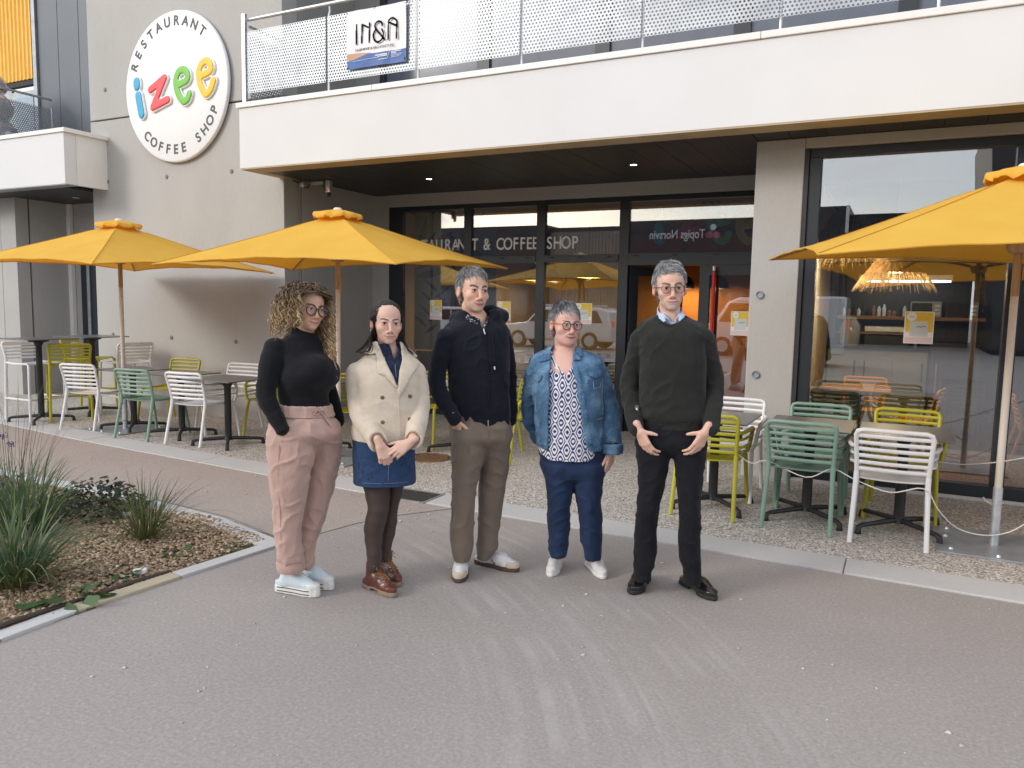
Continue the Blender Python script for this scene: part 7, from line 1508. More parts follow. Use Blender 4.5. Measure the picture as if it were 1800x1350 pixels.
    # hair: smooth cap drawn back from a high forehead, long ends
    h = SDF((-.12, -.13, -.14), (.12, .14, .16), .005); h.ell((0, .018, .036), (.0815, .098, .0895), .01); h.ell((0, .055, -.03), (.074, .055, .09), .03); h.ell((0, -.112, -.036), (.066, .076, .082), .012, 's'); h.ell((0, -.07, -.10), (.10, .085, .07), .01, 's')
    for q in (-1, 1): h.ell((q * .085, .006, -.016), (.020, .022, .032), .006, 's')
    V, F = h.mesh(relax=2); N = normals(V, F); V = V + N * (.006 * (vnoise(V * np.array([110, 40, 40])) - .5))[:, None]
    ho = link('hair', np_mesh('hair', np.array([H.w(v) for v in V]), F, M['hair'], True, np.array([(.020, .0125, .011)]) * (.7 + .8 * vnoise(V * np.array([160, 50, 60])))[:, None]), o)
    rr = np.random.default_rng(9); n = 1500; K = 18; x0 = rr.uniform(-1, 1, n); c0 = np.array([0, .018, .034]); ra = np.array([.083, .100, .0915])
    hp = np.stack([.066 * x0, -.083 + .050 * x0 ** 2 + rr.uniform(0, .02, n), .066 - .030 * x0 ** 2 + rr.uniform(0, .008, n)], 1); d0 = (hp - c0) / ra; d0 /= np.linalg.norm(d0, axis=1, keepdims=True)
    d1 = np.stack([x0 * .80 + rr.normal(0, .06, n), .62 + .1 * rr.normal(0, 1, n), -.30 - .2 * rr.uniform(0, 1, n)], 1); d1 /= np.linalg.norm(d1, axis=1, keepdims=True); P = np.zeros((n, K, 3)); Ks = 10; lift = rr.uniform(.005, .045, n); om = np.arccos(np.clip((d0 * d1).sum(1), -1, 1))
    for k in range(Ks):
        a = k / (Ks - 1); q = (np.sin((1 - a) * om) / np.sin(om))[:, None] * d0 + (np.sin(a * om) / np.sin(om))[:, None] * d1; q /= np.linalg.norm(q, axis=1, keepdims=True); P[:, k] = c0 + q * ra * (1.0 + lift * np.sin(PI * min(1, a * 1.1 + .08)))[:, None]
    Lh = rr.uniform(.15, .27, n)
    for k in range(Ks, K):
        d = (k - Ks + 1) / (K - Ks); P[:, k] = P[:, Ks - 1]; P[:, k, 2] -= Lh * d; P[:, k, 0] += np.sign(x0) * (.010 * np.sin(d * 3 + x0 * 4) + .02 * d * np.abs(x0)); P[:, k, 1] -= .02 * d * np.abs(x0)
    P += np.cumsum(rr.normal(0, .0008, P.shape), 1) * .6; Wp = H.o + P @ np.array(Matrix.Rotation(.20, 3, 'Z')).T
    V2, F2 = strands(Wp, np.full((n, K), .0014) * np.array([.6] + [1] * (K - 3) + [.7, .3])[None]); cc = np.array([(.026, .015, .012)]) * rr.uniform(.5, 1.9, (n, 1)); link('strand', np_mesh('strand', V2, F2, M['hair'], True, np.repeat(cc, K * 3, 0)), ho)
    LK = [[(-0.0729, 0.02, 1.4397), (-0.0856, -0.02, 1.4001), (-0.0743, -0.09, 1.37), (-0.0836, -0.12, 1.3448), (-0.1202, -0.1, 1.3332), (-0.1513, -0.06, 1.3337)], [(-0.0661, 0.02, 1.4329), (-0.091, -0.02, 1.3932), (-0.1147, -0.06, 1.3679), (-0.1583, -0.05, 1.333)], [(0.0839, 0.02, 1.4417), (0.0969, -0.02, 1.3954), (0.1157, -0.09, 1.3516), (0.1495, -0.09, 1.3213)], [(-0.0763, 0.02, 1.4259), (-0.0995, 0.0, 1.3853), (-0.1053, -0.04, 1.3737), (-0.0776, -0.09, 1.3699), (-0.0937, -0.11, 1.3374)]]
    mb = MB()
    for p in LK:
        pp = np.array(p); sp_ = [tuple(q) for q in np.stack([np.interp(np.linspace(0, len(pp) - 1, 14), np.arange(len(pp)), pp[:, i]) for i in range(3)], 1)]
        for k in range(6): dx = rr.normal(0, .006, 3); mb.tube([(a + dx[0] * (.5 + j / 14), b + dx[1], c + dx[2]) for j, (a, b, c) in enumerate(sp_)], [.0022] * 12 + [.0016, .0006], 4)
    q = mb.build('lock', M['hair'], ho, smooth=True); a = q.data.attributes.new('tint', 'FLOAT_COLOR', 'POINT'); a.data.foreach_set('color', np.tile(np.array([.02, .0125, .011, 1], np.float32), len(q.data.vertices)))
build_w2()

# ------------------------------------------------------------------ man in dark hooded top
def build_m1():
    base = ((-2.15, 3.89), 0.50491); J = {'neck': (-0.0281, 0.03, 1.4976), 'chest': (-0.0254, 0.03, 1.3069), 'pel': (0.002, 0.02, 0.952), 'shR': (-0.2093, -0.06, 1.414), 'elR': (-0.2798, -0.03, 1.1427), 'wrR': (-0.1569, -0.115, 0.9535), 'shL': (0.1138, 0.09, 1.4283), 'elL': (0.1586, 0.13, 1.1747), 'wrL': (0.1684, 0.06, 0.9221), 'eyes': (-0.0251, -0.07, 1.6763)}
    J2 = {'kR': (-0.1022, -0.03, 0.5253), 'aR': (-0.1124, -0.01, 0.1002), 'kL': (0.0654, 0.07, 0.5026), 'aL': (0.0263, 0.1, 0.0877)}
    H = Head(J['eyes'], .42, .0, .03, 1.06); S = SDF((-.36, -.26, .02), (.36, .30, 1.86), HB)
    H.build(S, jaw=1.06, nose=1.1, smile=1.); inner_body(S, J['neck'], J['chest'], J['pel'], (J2['kR'], J2['kL']), (J2['aR'], J2['aL']), ((J['shR'], J['elR'], J['wrR']), (J['shL'], J['elL'], J['wrL'])), .056, H.w((0, .015, -.085)))
    hand(S, J['wrR'], (.30, .42, -1), (.65, .7, 0), 1, (.25, .3, .3, .3), 1.0, (.7, .6, .2)); hand(S, J['wrL'], (-.08, -.06, -1), (-.8, .35, 0), -1, (.35, .4, .4, .4), 1.02, (.75, .5, .1))
    o = person('grey haired man in dark hooded zip top and taupe trousers, hands in pockets', base, S, lambda V: H.tint(V, (.68, .425, .315), (.075, .05, .04), 1.2, (.50, .22, .19), (.56, .38, .31), 1.1))
    T = SDF((-.38, -.28, .85), (.38, .32, 1.66), .005)
    TR = [(-0.0212, 0.03, 1.5305, 0.1024), (-0.0318, 0.03, 1.5048, 0.1426), (-0.041, 0.025, 1.4683, 0.1803), (-0.0426, 0.02, 1.4099, 0.1902), (-0.0287, 0.01, 1.3081, 0.183), (-0.0209, 0.01, 1.2053, 0.1772), (-0.0164, 0.01, 1.0945, 0.1747), (-0.0034, 0.01, 1.0055, 0.1684), (0.0064, 0.01, 0.9685, 0.1594), (0.0087, 0.01, 0.8938, 0.1533)]
    T.loft(lrows(TR, [.080, .095, .118, .132, .140, .135, .130, .130, .124, .122]), .02, 'u', 2.3);
    hm = [(-0.1413, -0.12, 0.9813), (0.0352, -0.12, 0.9075), (0.1711, -0.12, 0.9471)]
    T.plane((hm[1][0], 0, hm[1][2]), (-.20, 0, -1));
    tf = T.copy()
    sleeve(T, [J['shR'], J['elR'], J['wrR']], [.052, .050, .041], .015); sleeve(T, [J['shL'], J['elL'], J['wrL']], [.050, .048, .040], .015)
    hd = [(-0.1047, 0.0, 1.5295), (-0.1536, 0.06, 1.5093), (-0.0817, 0.13, 1.5391), (0.0452, 0.13, 1.5526), (0.1044, 0.08, 1.5284), (0.0587, 0.0, 1.5361)]
    for a, b in zip(hd, hd[1:]): T.cone(a, b, .040, .040, .02)
    T.cone(np.array(J['neck']) + np.array((0, 0, -.05)), H.w((0, .012, -.07)), .060, .066, .006, 's')
    T.cut([(-0.0597, 1.5498), (-0.0272, 1.501), (0.0075, 1.4522), (0.0259, 1.502), (0.0357, 1.5516)], ymax=.01)
    nv = cloth('navy_knit', (.0075, .0095, .017), .92, .15, 40, .55, 240, .08); ho = garment('hooded_top', T, nv, o, (.0075, (12, 12, 14), 2, 2.4))
    Bf = SDF((-.25, -.25, 1.2), (.25, .25, 1.66), .005); cl = Bf.copy(); cl.f[:] = .35; Bf.loft(lrows(TR, [.080, .095, .118, .132, .140, .135, .130, .130, .124, .122]), .02, 'u', 2.3); Bf.f += .004
    # patterned shirt: neck ring and collar
    C = SDF((-.2, -.25, 1.25), (.2, .25, 1.66), .004); ax = np.array(H.w((0, .014, -.09))); nk = np.array(J['neck']); C.cone(nk, ax, .068, .062, .01); D_ = C.copy(); D_.f[:] = .35; D_.cone(nk - (0, 0, .05), ax + (0, 0, .05), .060, .0565, .002); C.f = np.maximum(C.f, -D_.f); C.plane(H.w((0, 0, -.122)), (.15, -.45, 1)); C.cut([(-0.0279, 1.5431), (-0.0039, 1.4584), (0.0053, 1.4585), (0.0147, 1.5439)], ymax=.03)
    sp = mat('dotted_shirt', (.03, .04, .06), .8, var=0); n, l, b = nodes(sp); tc = n.new('ShaderNodeTexCoord'); v = n.new('ShaderNodeTexVoronoi'); v.inputs['Scale'].default_value = 75; l.new(tc.outputs['Object'], v.inputs['Vector']); r = ramp(n, [(.0, (.55, .58, .58)), (.28, (.45, .48, .48)), (.36, (.022, .03, .045)), (1, (.02, .025, .04))]); l.new(v.outputs['Distance'], r.inputs[0]); l.new(r.outputs[0], b.inputs['Base Color'])
    sh = garment('shirt_collar', C, sp, o); cl = SDF((-.25, -.25, 1.2), (.25, .25, 1.66), .005)
    for pg in [[(-0.1148, 1.5662), (-0.1057, 1.5204), (-0.0699, 1.4962), (-0.0235, 1.4793), (-0.0344, 1.5004), (-0.0774, 1.528), (-0.1027, 1.5664)], [(0.0253, 1.5441), (0.031, 1.5016), (0.0053, 1.4585), (-0.0, 1.4798), (0.0187, 1.5156)]]: cl.patch(Bf, pg, .012, .008, ymax=.03)
    try: garment('collar_wing', cl, sp, sh)
    except Exception: pass
    zp = [(0.0017, 1.463), (0.0054, 1.4489), (0.0106, 1.4328)]; stitch(tf, zp, M['galv'], ho, .0045, 'zip_pull', .006); stitch(tf, [(0.0106, 1.4313), (0.0216, 1.3181), (0.033, 1.1828), (0.0381, 1.0392), (0.0372, 0.9128)], nv, ho, .003, 'zip', .002)
    stitch(tf, [(0.0435, 1.5025), (0.0536, 1.4038), (0.0621, 1.3188), (0.066, 1.2547)], nv, ho, .0035, 'drawstring', .006); stitch(tf, [(0.066, 1.2533), (0.0684, 1.2362)], M['cap'], ho, .0045, 'drawstring_tip', .007); stitch(tf, [(0.036, 0.9454), (0.0365, 0.9128)], M['galv'], ho, .003, 'zip_end', .004)
    for pg in [[(-0.0647, 1.1455), (-0.092, 1.059), (-0.1023, 1.0229)], [(0.1275, 1.1556), (0.1432, 1.0768), (0.1476, 1.0336)]]: stitch(tf, pg, nv, ho, .003, 'pocket_edge', .002)
    P = SDF((-.32, -.26, .06), (.32, .30, 1.10), .005)
    R0 = [(-0.002, 0.01, 0.9832, 0.1623), (-0.001, 0.01, 0.9236, 0.1699), (-0.0028, 0.01, 0.8713, 0.1749), (-0.0037, 0.01, 0.8263, 0.175)]; P.loft(hips(lrows(R0, [.115, .120, .132, .135])), .02)
    LR = [(-0.0837, 0.0, 0.8942, 0.0865), (-0.0833, -0.01, 0.8511, 0.0941), (-0.0776, -0.02, 0.7709, 0.0985), (-0.0853, -0.03, 0.6457, 0.0861), (-0.0978, -0.03, 0.5253, 0.0738), (-0.1038, -0.03, 0.3589, 0.0703), (-0.1084, -0.02, 0.2264, 0.0692), (-0.1061, -0.02, 0.1575, 0.0618), (-0.1071, -0.01, 0.0925, 0.0471)]
    LL = [(0.0769, 0.01, 0.8948, 0.0814), (0.0848, 0.03, 0.8465, 0.0886), (0.088, 0.05, 0.7598, 0.0831), (0.0796, 0.07, 0.6259, 0.0819), (0.0655, 0.08, 0.5002, 0.0781), (0.0532, 0.09, 0.3266, 0.0686), (0.0459, 0.1, 0.1903, 0.0632), (0.0403, 0.1, 0.1273, 0.0629), (0.0221, 0.1, 0.0678, 0.0391)]
    legs_loft(P, lrows(LR, [.120, .126, .114, .098, .086, .080, .078, .072, .066])); legs_loft(P, lrows(LL, [.120, .126, .114, .098, .088, .080, .078, .074, .066]), .03)
    tm = cloth('taupe_twill', (.195, .155, .122), .85, .06, 12, .4, 320, .1); pt = garment('trousers', P, tm, o, (.0075, (15, 15, 12), 5, 2.4))
    for ln in [[(-0.1582, 0.8977), (-0.1636, 0.7375), (-0.1634, 0.517), (-0.1624, 0.2943), (-0.1572, 0.1521)], [(-0.0653, 0.9135), (-0.0679, 0.8408), (-0.0738, 0.7385)], [(0.0369, 0.9366), (0.0413, 0.8421), (0.0335, 0.791)], [(0.1335, 0.9161), (0.1317, 0.8578)]]: stitch(P, ln, tm, pt, .0022)
    st = dict(w='m', sole=.026, top=.088, m=WHITE_SHOE, sm=BROWNSOLE, lace=LACEW, nl=5, ls=.017, side=mat('brown_mark', (.09, .055, .035), .6, var=0), cap=mat('cream_suede', (.58, .47, .38), .8, var=.04), cap_x=.082)
    gl = [(-0.1074, 0.0937), (-0.1155, -0.0909), (-0.0044, 0.1988), (0.2163, 0.059)]
    shoe(o, gl[0], gl[1], .285, st, 'sneaker'); shoe(o, gl[2], gl[3], .285, st, 'sneaker'); H.eyes(o, (.05, .04, .03), (.15, 0))
    H.short_hair(o, [(.20, .195, .19), (.28, .275, .27), (.12, .115, .11)], [(.24, .235, .23), (.48, .475, .47), (.08, .078, .075), (.36, .35, .345)], .080, 3200, (.020, .036), .4, -.064, 3, .008, -.02, 0., (.25, -.25))
build_m1()
# ------------------------------------------------------------------ woman in denim jacket
def build_w3():
    base = ((-1.64, 4.15), 0.37634); J = {'neck': (-0.0934, 0.02, 1.3145), 'chest': (-0.0841, 0.02, 1.1), 'pel': (-0.0673, 0.02, 0.7404), 'shR': (-0.2705, 0.0, 1.2117), 'elR': (-0.3138, 0.08, 0.9574), 'wrR': (-0.245, 0.17, 0.7991), 'shL': (0.1012, 0.0, 1.2313), 'elL': (0.1793, 0.01, 1.0051), 'wrL': (0.1864, -0.05, 0.7816), 'eyes': (-0.0666, -0.07, 1.4935)}
    J2 = {'kR': (-0.1072, -0.02, 0.452), 'aR': (-0.107, 0.0, 0.1238), 'kL': (0.0633, 0.0, 0.4541), 'aL': (0.0953, -0.01, 0.1217)}
    H = Head(J['eyes'], .40, .0, .02, 1.01); S = SDF((-.36, -.28, .02), (.36, .32, 1.66), HB)
    H.build(S, jaw=1.1, nose=1.08, smile=.8, full=.006); inner_body(S, J['neck'], J['chest'], J['pel'], (J2['kR'], J2['kL']), (J2['aR'], J2['aL']), ((J['shR'], J['elR'], J['wrR']), (J['shL'], J['elL'], J['wrL'])), .055, H.w((0, .015, -.085)))
    CH = [(-0.1053, 0.02, 1.3437, 0.066), (-0.1006, 0.01, 1.3076, 0.1063), (-0.0844, 0.0, 1.2499, 0.15), (-0.0822, 0.0, 1.1614, 0.1577)]; S.loft(lrows(CH, [.062, .085, .120, .140]), .03)
    hand(S, J['wrL'], (-.12, -.08, -1), (-.75, .55, 0), -1, ((.15, .3, .2), (.2, .35, .25), (.3, .4, .3), (.35, .45, .3)), .95, (.85, .4, .1)); hand(S, J['wrR'], (.7, .3, -.4), (.3, .8, 0), 1, (.4, .4, .4, .4), .95)
    o = person('short grey haired woman with round glasses in denim jacket over patterned blouse', base, S, lambda V: H.tint(V, (.71, .435, .365), (.30, .22, .19), .7, (.54, .22, .22), None, 1.3))
    # blouse
    BRo = [(-0.1051, 0.02, 1.3363, 0.0808), (-0.0932, 0.02, 1.2924, 0.1432), (-0.0807, 0.01, 1.2345, 0.1834), (-0.0746, 0.0, 1.1469, 0.187), (-0.0662, 0.0, 1.0359, 0.1893), (-0.0596, 0.0, 0.9244, 0.1896), (-0.051, 0.0, 0.8124, 0.1897), (-0.0496, 0.0, 0.7636, 0.1795), (-0.0522, 0.0, 0.7297, 0.1405), (-0.055, 0.0, 0.7055, 0.0778)]
    RB = [.075, .100, .135, .158, .165, .165, .165, .158, .150, .146]; B = SDF((-.34, -.28, .72), (.34, .28, 1.46), .005); B.loft(lrows(BRo[:7], RB[:7]), .02, 'u', 2.3)
    zb = BRo[6][2] - .09; B2 = SDF((-.34, -.28, .72), (.34, .28, 1.46), .005); rows = lrows(BRo[:7], RB[:7]); rows.append((BRo[9][2] - .004, BRo[6][0], 0, BRo[6][3] - .004, .16)); B2.loft(rows, .02, 'u', 2.3)
    B2.cut([(-0.321, 0.7954), (-0.2462, 0.7829), (-0.2194, 0.7499), (-0.1778, 0.7235), (-0.1254, 0.7081), (-0.0807, 0.7045), (-0.0069, 0.7103), (0.0518, 0.726), (0.1025, 0.7542), (0.1344, 0.7928), (0.196, 0.8137), (0.2042, 0.5586), (-0.3157, 0.5374)]); bf = B2.copy()
    B2.cut([(-0.1799, 1.3723), (-0.1702, 1.3227), (-0.1454, 1.2699), (-0.0833, 1.2037), (-0.0563, 1.2544), (-0.0399, 1.3047), (-0.0383, 1.3757)], ymax=.02); kr = B2.copy(); kr.f += .010; zz = BRo[6][2]; kr.f = np.maximum(kr.f, kr.ax[2][None, None, :] - zz); B2.f = np.maximum(B2.f, -kr.f)
    ik = mat('ikat_print', (.7, .7, .7), .8, var=0); n, l, b = nodes(ik); tc = n.new('ShaderNodeTexCoord'); sx = n.new('ShaderNodeSeparateXYZ'); nz = n.new('ShaderNodeTexNoise'); nz.inputs['Scale'].default_value = 55; l.new(tc.outputs['Object'], sx.inputs[0]); l.new(tc.outputs['Object'], nz.inputs[0])
    jit = mth(n, l, 'MULTIPLY', mth(n, l, 'SUBTRACT', nz.outputs['Fac'], .5), .55); cx = mth(n, l, 'COSINE', mth(n, l, 'MULTIPLY', sx.outputs[0], 2 * PI / .070)); cz = mth(n, l, 'SUBTRACT', mth(n, l, 'MULTIPLY', mth(n, l, 'PINGPONG', sx.outputs[2], .0525), 4 / .105), 1.)
    q = mth(n, l, 'ADD', mth(n, l, 'MULTIPLY', mth(n, l, 'ADD', cx, cz), .92), jit); fr = mth(n, l, 'FRACT', q); r = ramp(n, [(.0, (.74, .74, .76)), (.44, (.74, .74, .76)), (.52, (.022, .032, .16)), (.92, (.022, .032, .16)), (1, (.74, .74, .76))]); l.new(fr, r.inputs[0]); l.new(r.outputs[0], b.inputs['Base Color'])
    bl = garment('blouse', B2, ik, o, (.007, (13, 13, 4), 2, 2.))
    ne = SDF((-.34, -.28, 1.1), (.34, .28, 1.46), .004); nf = SDF((-.34, -.28, 1.1), (.34, .28, 1.46), .004); nf.loft(lrows(BRo[:7], RB[:7]), .02, 'u', 2.3)
    for pg in [[(-0.1787, 1.3225), (-0.1657, 1.3157), (-0.142, 1.2736), (-0.0798, 1.2038), (-0.0866, 1.1929), (-0.1558, 1.2589), (-0.1807, 1.2868)], [(-0.0335, 1.3261), (-0.0437, 1.3117), (-0.0565, 1.2615), (-0.0848, 1.2037), (-0.076, 1.1932), (-0.0419, 1.2477), (-0.0277, 1.2979)]]: ne.patch(nf, pg, .004, .010, ymax=.04)
    garment('neckband', ne, ik, bl)
    # jacket
    T = SDF((-.38, -.30, .74), (.38, .36, 1.46), .005); TR = [(-0.1001, 0.03, 1.347, 0.0938), (-0.0871, 0.03, 1.3251, 0.1655), (-0.0882, 0.02, 1.2926, 0.2075), (-0.0851, 0.01, 1.2491, 0.2163), (-0.0752, 0.0, 1.1616, 0.2104), (-0.0694, 0.0, 1.0581, 0.2049), (-0.0619, 0.0, 0.9393, 0.2025), (-0.0524, 0.0, 0.8348, 0.2021), (-0.0465, 0.0, 0.781, 0.198)]
    T.loft(lrows(TR, [.085, .105, .130, .155, .178, .184, .184, .184, .182]), .02, 'u', 2.3); T.above(TR[-1][2] + .002); tf = T.copy()
    T.cut([(-0.1733, 1.4445), (-0.1775, 1.3245), (-0.1788, 1.2607), (-0.1817, 1.2038), (-0.1747, 1.0898), (-0.1816, 0.9605), (-0.1774, 0.8741), (-0.1796, 0.7581), (0.0779, 0.7676), (0.0408, 0.824), (0.0205, 0.9168), (0.0033, 1.0238), (-0.0135, 1.1231), (-0.0335, 1.2078), (-0.0491, 1.2641), (-0.0488, 1.3065), (-0.04, 1.4474)], ymax=.03)
    T.cone(np.array(J['neck']) + np.array((0, 0, -.06)), H.w((0, .015, -.07)), .072, .075, .006, 's'); ker = bf.copy() if False else None
    sleeve(T, [J['shR'], J['elR'], J['wrR']], [.054, .047, .046], .015); sleeve(T, [J['shL'], J['elL'], (0.1888, -0.05, 0.7742)], [.048, .050, .053], .015)
    c = np.array(J['wrL']); T.cone(c + (0, 0, .02), c - (0.0, 0, .12), .046, .050, .004, 's'); T.plane(c + np.array((0, 0, -.012)), (0, .0, -1)) if False else None
    dj = mat('washed_denim', (.10, .18, .29), .88, var=.0, bump=.4, bscale=330); n, l, b = nodes(dj); tc = n.new('ShaderNodeTexCoord'); a1 = n.new('ShaderNodeTexNoise'); a1.inputs['Scale'].default_value = 11; a1.inputs['Detail'].default_value = 6; a2 = n.new('ShaderNodeTexNoise'); a2.inputs['Scale'].default_value = 130; a2.inputs['Detail'].default_value = 3
    l.new(tc.outputs['Object'], a1.inputs[0]); l.new(tc.outputs['Object'], a2.inputs[0]); r1 = ramp(n, [(.28, (.045, .105, .19)), (.5, (.085, .185, .32)), (.72, (.19, .34, .50))]); l.new(a1.outputs['Fac'], r1.inputs[0]); r2 = ramp(n, [(.3, (.72, .72, .72)), (.6, (1.05, 1.05, 1.05))]); l.new(a2.outputs['Fac'], r2.inputs[0]); x = n.new('ShaderNodeMix'); x.data_type = 'RGBA'; x.blend_type = 'MULTIPLY'; x.inputs['Factor'].default_value = 1; l.new(r1.outputs[0], x.inputs['A']); l.new(r2.outputs[0], x.inputs['B']); l.new(x.outputs['Result'], b.inputs['Base Color'])
    jk = garment('denim_jacket', T, dj, o, (.008, (14, 14, 17), 7, 2.4))
    ex = tf.copy(); ex.f[:] = .35
    PJ = [[(-0.1632, 1.3778), (-0.178, 1.3457), (-0.1757, 1.3104), (-0.1768, 1.2962), (-0.2401, 1.2789), (-0.2305, 1.3231), (-0.1995, 1.3593)], [(-0.03, 1.388), (-0.0064, 1.371), (0.0053, 1.329), (-0.0078, 1.2969), (-0.0486, 1.2994), (-0.0367, 1.328), (-0.0319, 1.3563)]]
    for pg in PJ: ex.patch(tf, pg, .014, .010, ymax=.10)
    garment('jacket_collar', ex, dj, jk, (.003, (18, 18, 18), 1))
    ex = tf.copy(); ex.f[:] = .35
    for pg in [[(-0.2812, 1.2096), (-0.2187, 1.2113), (-0.2223, 1.1827), (-0.2482, 1.1663), (-0.2749, 1.1812)], [(0.0361, 1.2324), (0.1144, 1.2387), (0.1181, 1.2084), (0.0793, 1.1953), (0.0452, 1.21)]]: ex = tf.copy(); ex.f[:] = .35; ex.patch(tf, pg, .008, .009, ymax=.0); garment('pocket_flap', ex, dj, jk)
    pass
    ex = tf.copy(); ex.f[:] = .35
    for pg in [[(-0.1788, 1.2607), (-0.1817, 1.2038), (-0.1747, 1.0898), (-0.1816, 0.9605), (-0.1774, 0.8741), (-0.1808, 0.8088), (-0.2187, 0.8074), (-0.2115, 0.9595), (-0.2038, 1.0889), (-0.2015, 1.2032), (-0.1936, 1.2603)], [(0.0409, 0.8204), (0.0205, 0.9168), (0.0033, 1.0238), (-0.0135, 1.1231), (-0.0335, 1.2078), (-0.0462, 1.2606), (-0.021, 1.2648), (-0.0018, 1.2087), (0.0181, 1.124), (0.0351, 1.0248), (0.0537, 0.918), (0.0762, 0.8252)]]: ex.patch(tf, pg, .005, .009, ymax=.0)
    garment('placket', ex, dj, jk, (.004, (50, 50, 70), 2))
    th = mat('jean_thread', (.36, .40, .46), .8, var=0)
    for ln in [[(-0.2886, 1.2251), (-0.2461, 1.2305), (-0.2021, 1.2281)], [(0.0077, 1.2443), (0.0637, 1.2473), (0.123, 1.2545)], [(-0.2731, 1.1656), (-0.2733, 1.1084), (-0.2433, 1.1035), (-0.234, 1.1667)], [(0.0653, 1.1928), (0.0739, 1.1399), (0.1087, 1.148), (0.1127, 1.2012)], [(0.0863, 0.962), (0.1143, 0.9665), (0.1369, 0.9637)], [(-0.2261, 0.8144), (-0.1809, 0.8117)], [(0.076, 0.831), (0.1423, 0.8564)], [(-0.2589, 1.166), (-0.2592, 1.0514), (-0.2526, 0.9437)], [(0.1208, 1.212), (0.1208, 1.0986), (0.1292, 0.9849)]]: stitch(tf, ln, th, jk, .0019, 'seam', .002)
    br = mat('brass_button', (.30, .20, .11), .35, metal=.8, var=.2, scale=90)
    for x, z in [(-0.0175, 1.2175), (0.0046, 1.1535), (0.0212, 1.0672), (0.0291, 0.9852), (0.0399, 0.9067), (-0.268, 1.1907), (0.0842, 1.2167)]: button(tf, x, z, .0085, br, jk)
    cf = (0.1886, -0.05, 0.7816); mb = MB(); mb.lathe([(.052, -.016), (.063, -.018), (.066, .0), (.065, .034), (.058, .036)], 24, (cf[0], cf[1], cf[2])); mb.build('cuff', dj, jk, smooth=True)
    # trousers
    P = SDF((-.32, -.26, .06), (.32, .26, 1.0), .005); R0 = [(-0.0445, 0.0, 0.8427, 0.1917), (-0.0421, 0.0, 0.7827, 0.1942), (-0.0357, 0.0, 0.7077, 0.19), (-0.0276, 0.0, 0.6325, 0.1814)]; P.loft(hips(lrows(R0, [.145, .150, .150, .145])), .02)
    LR = [(-0.1249, 0.0, 0.6817, 0.0928), (-0.1169, -0.01, 0.616, 0.0867), (-0.1069, -0.02, 0.5279, 0.0779), (-0.1086, -0.02, 0.4444, 0.0683), (-0.11, -0.01, 0.3423, 0.0679), (-0.1069, 0.0, 0.2088, 0.0607), (-0.1095, 0.0, 0.1624, 0.0556), (-0.1069, 0.0, 0.116, 0.0466)]; LL = [(0.0601, 0.0, 0.6887, 0.0921), (0.0605, -0.01, 0.623, 0.0877), (0.0607, -0.02, 0.5348, 0.0824), (0.0668, -0.02, 0.4518, 0.0716), (0.0795, -0.01, 0.3509, 0.0666), (0.0857, 0.0, 0.2181, 0.0617), (0.0933, 0.0, 0.1645, 0.0529), (0.0979, 0.0, 0.1108, 0.047)]
    legs_loft(P, lrows(LR, [.142, .128, .110, .097, .085, .075, .068, .060]), .03); legs_loft(P, lrows(LL, [.142, .128, .110, .097, .085, .075, .068, .060]), .03)
    nj = cloth('navy_jeans', (.016, .032, .082), .82, .15, 14, .4, 320, .05); pt = garment('trousers', P, nj, o, (.007, (14, 14, 18), 8, 2.6))
    st = dict(w='w', sole=.020, top=.080, m=WHITE_SHOE, sm=bpy.data.materials['white_rubber'], lace=LACEW, nl=5, ls=.017)
    gl = [(-0.1137, 0.1821), (-0.1414, -0.0055), (0.0833, 0.2006), (0.1653, -0.0192)]
    shoe(o, gl[0], gl[1], .25, st, 'sneaker'); shoe(o, gl[2], gl[3], .25, st, 'sneaker'); H.eyes(o, (.06, .07, .075), (.25, 0)); H.glasses(o, .0235, mat('dark_round_frame', (.025, .012, .012), .3, var=0), .0025, mat('coral_temple', (.70, .12, .05), .4, var=0), -.004, .034)
    mb = MB(); c = H.w((-.082, .0, -.05)); mb.lathe([(0, -.008), (.006, -.002), (0, .006)], 10, tuple(c)); mb.lathe([(0, -.008), (.005, 0), (0, .008)], 10, (c[0], c[1], c[2] - .02)); mb.build('earring', bpy.data.materials['coral_temple'], o)
    H.short_hair(o, [(.11, .115, .125), (.20, .205, .215), (.065, .067, .075)], [(.14, .145, .155), (.34, .345, .355), (.06, .06, .07)], .074, 3000, (.022, .040), .35, -.072, 5, .010, .0, .75, (.2, -.2))
build_w3()
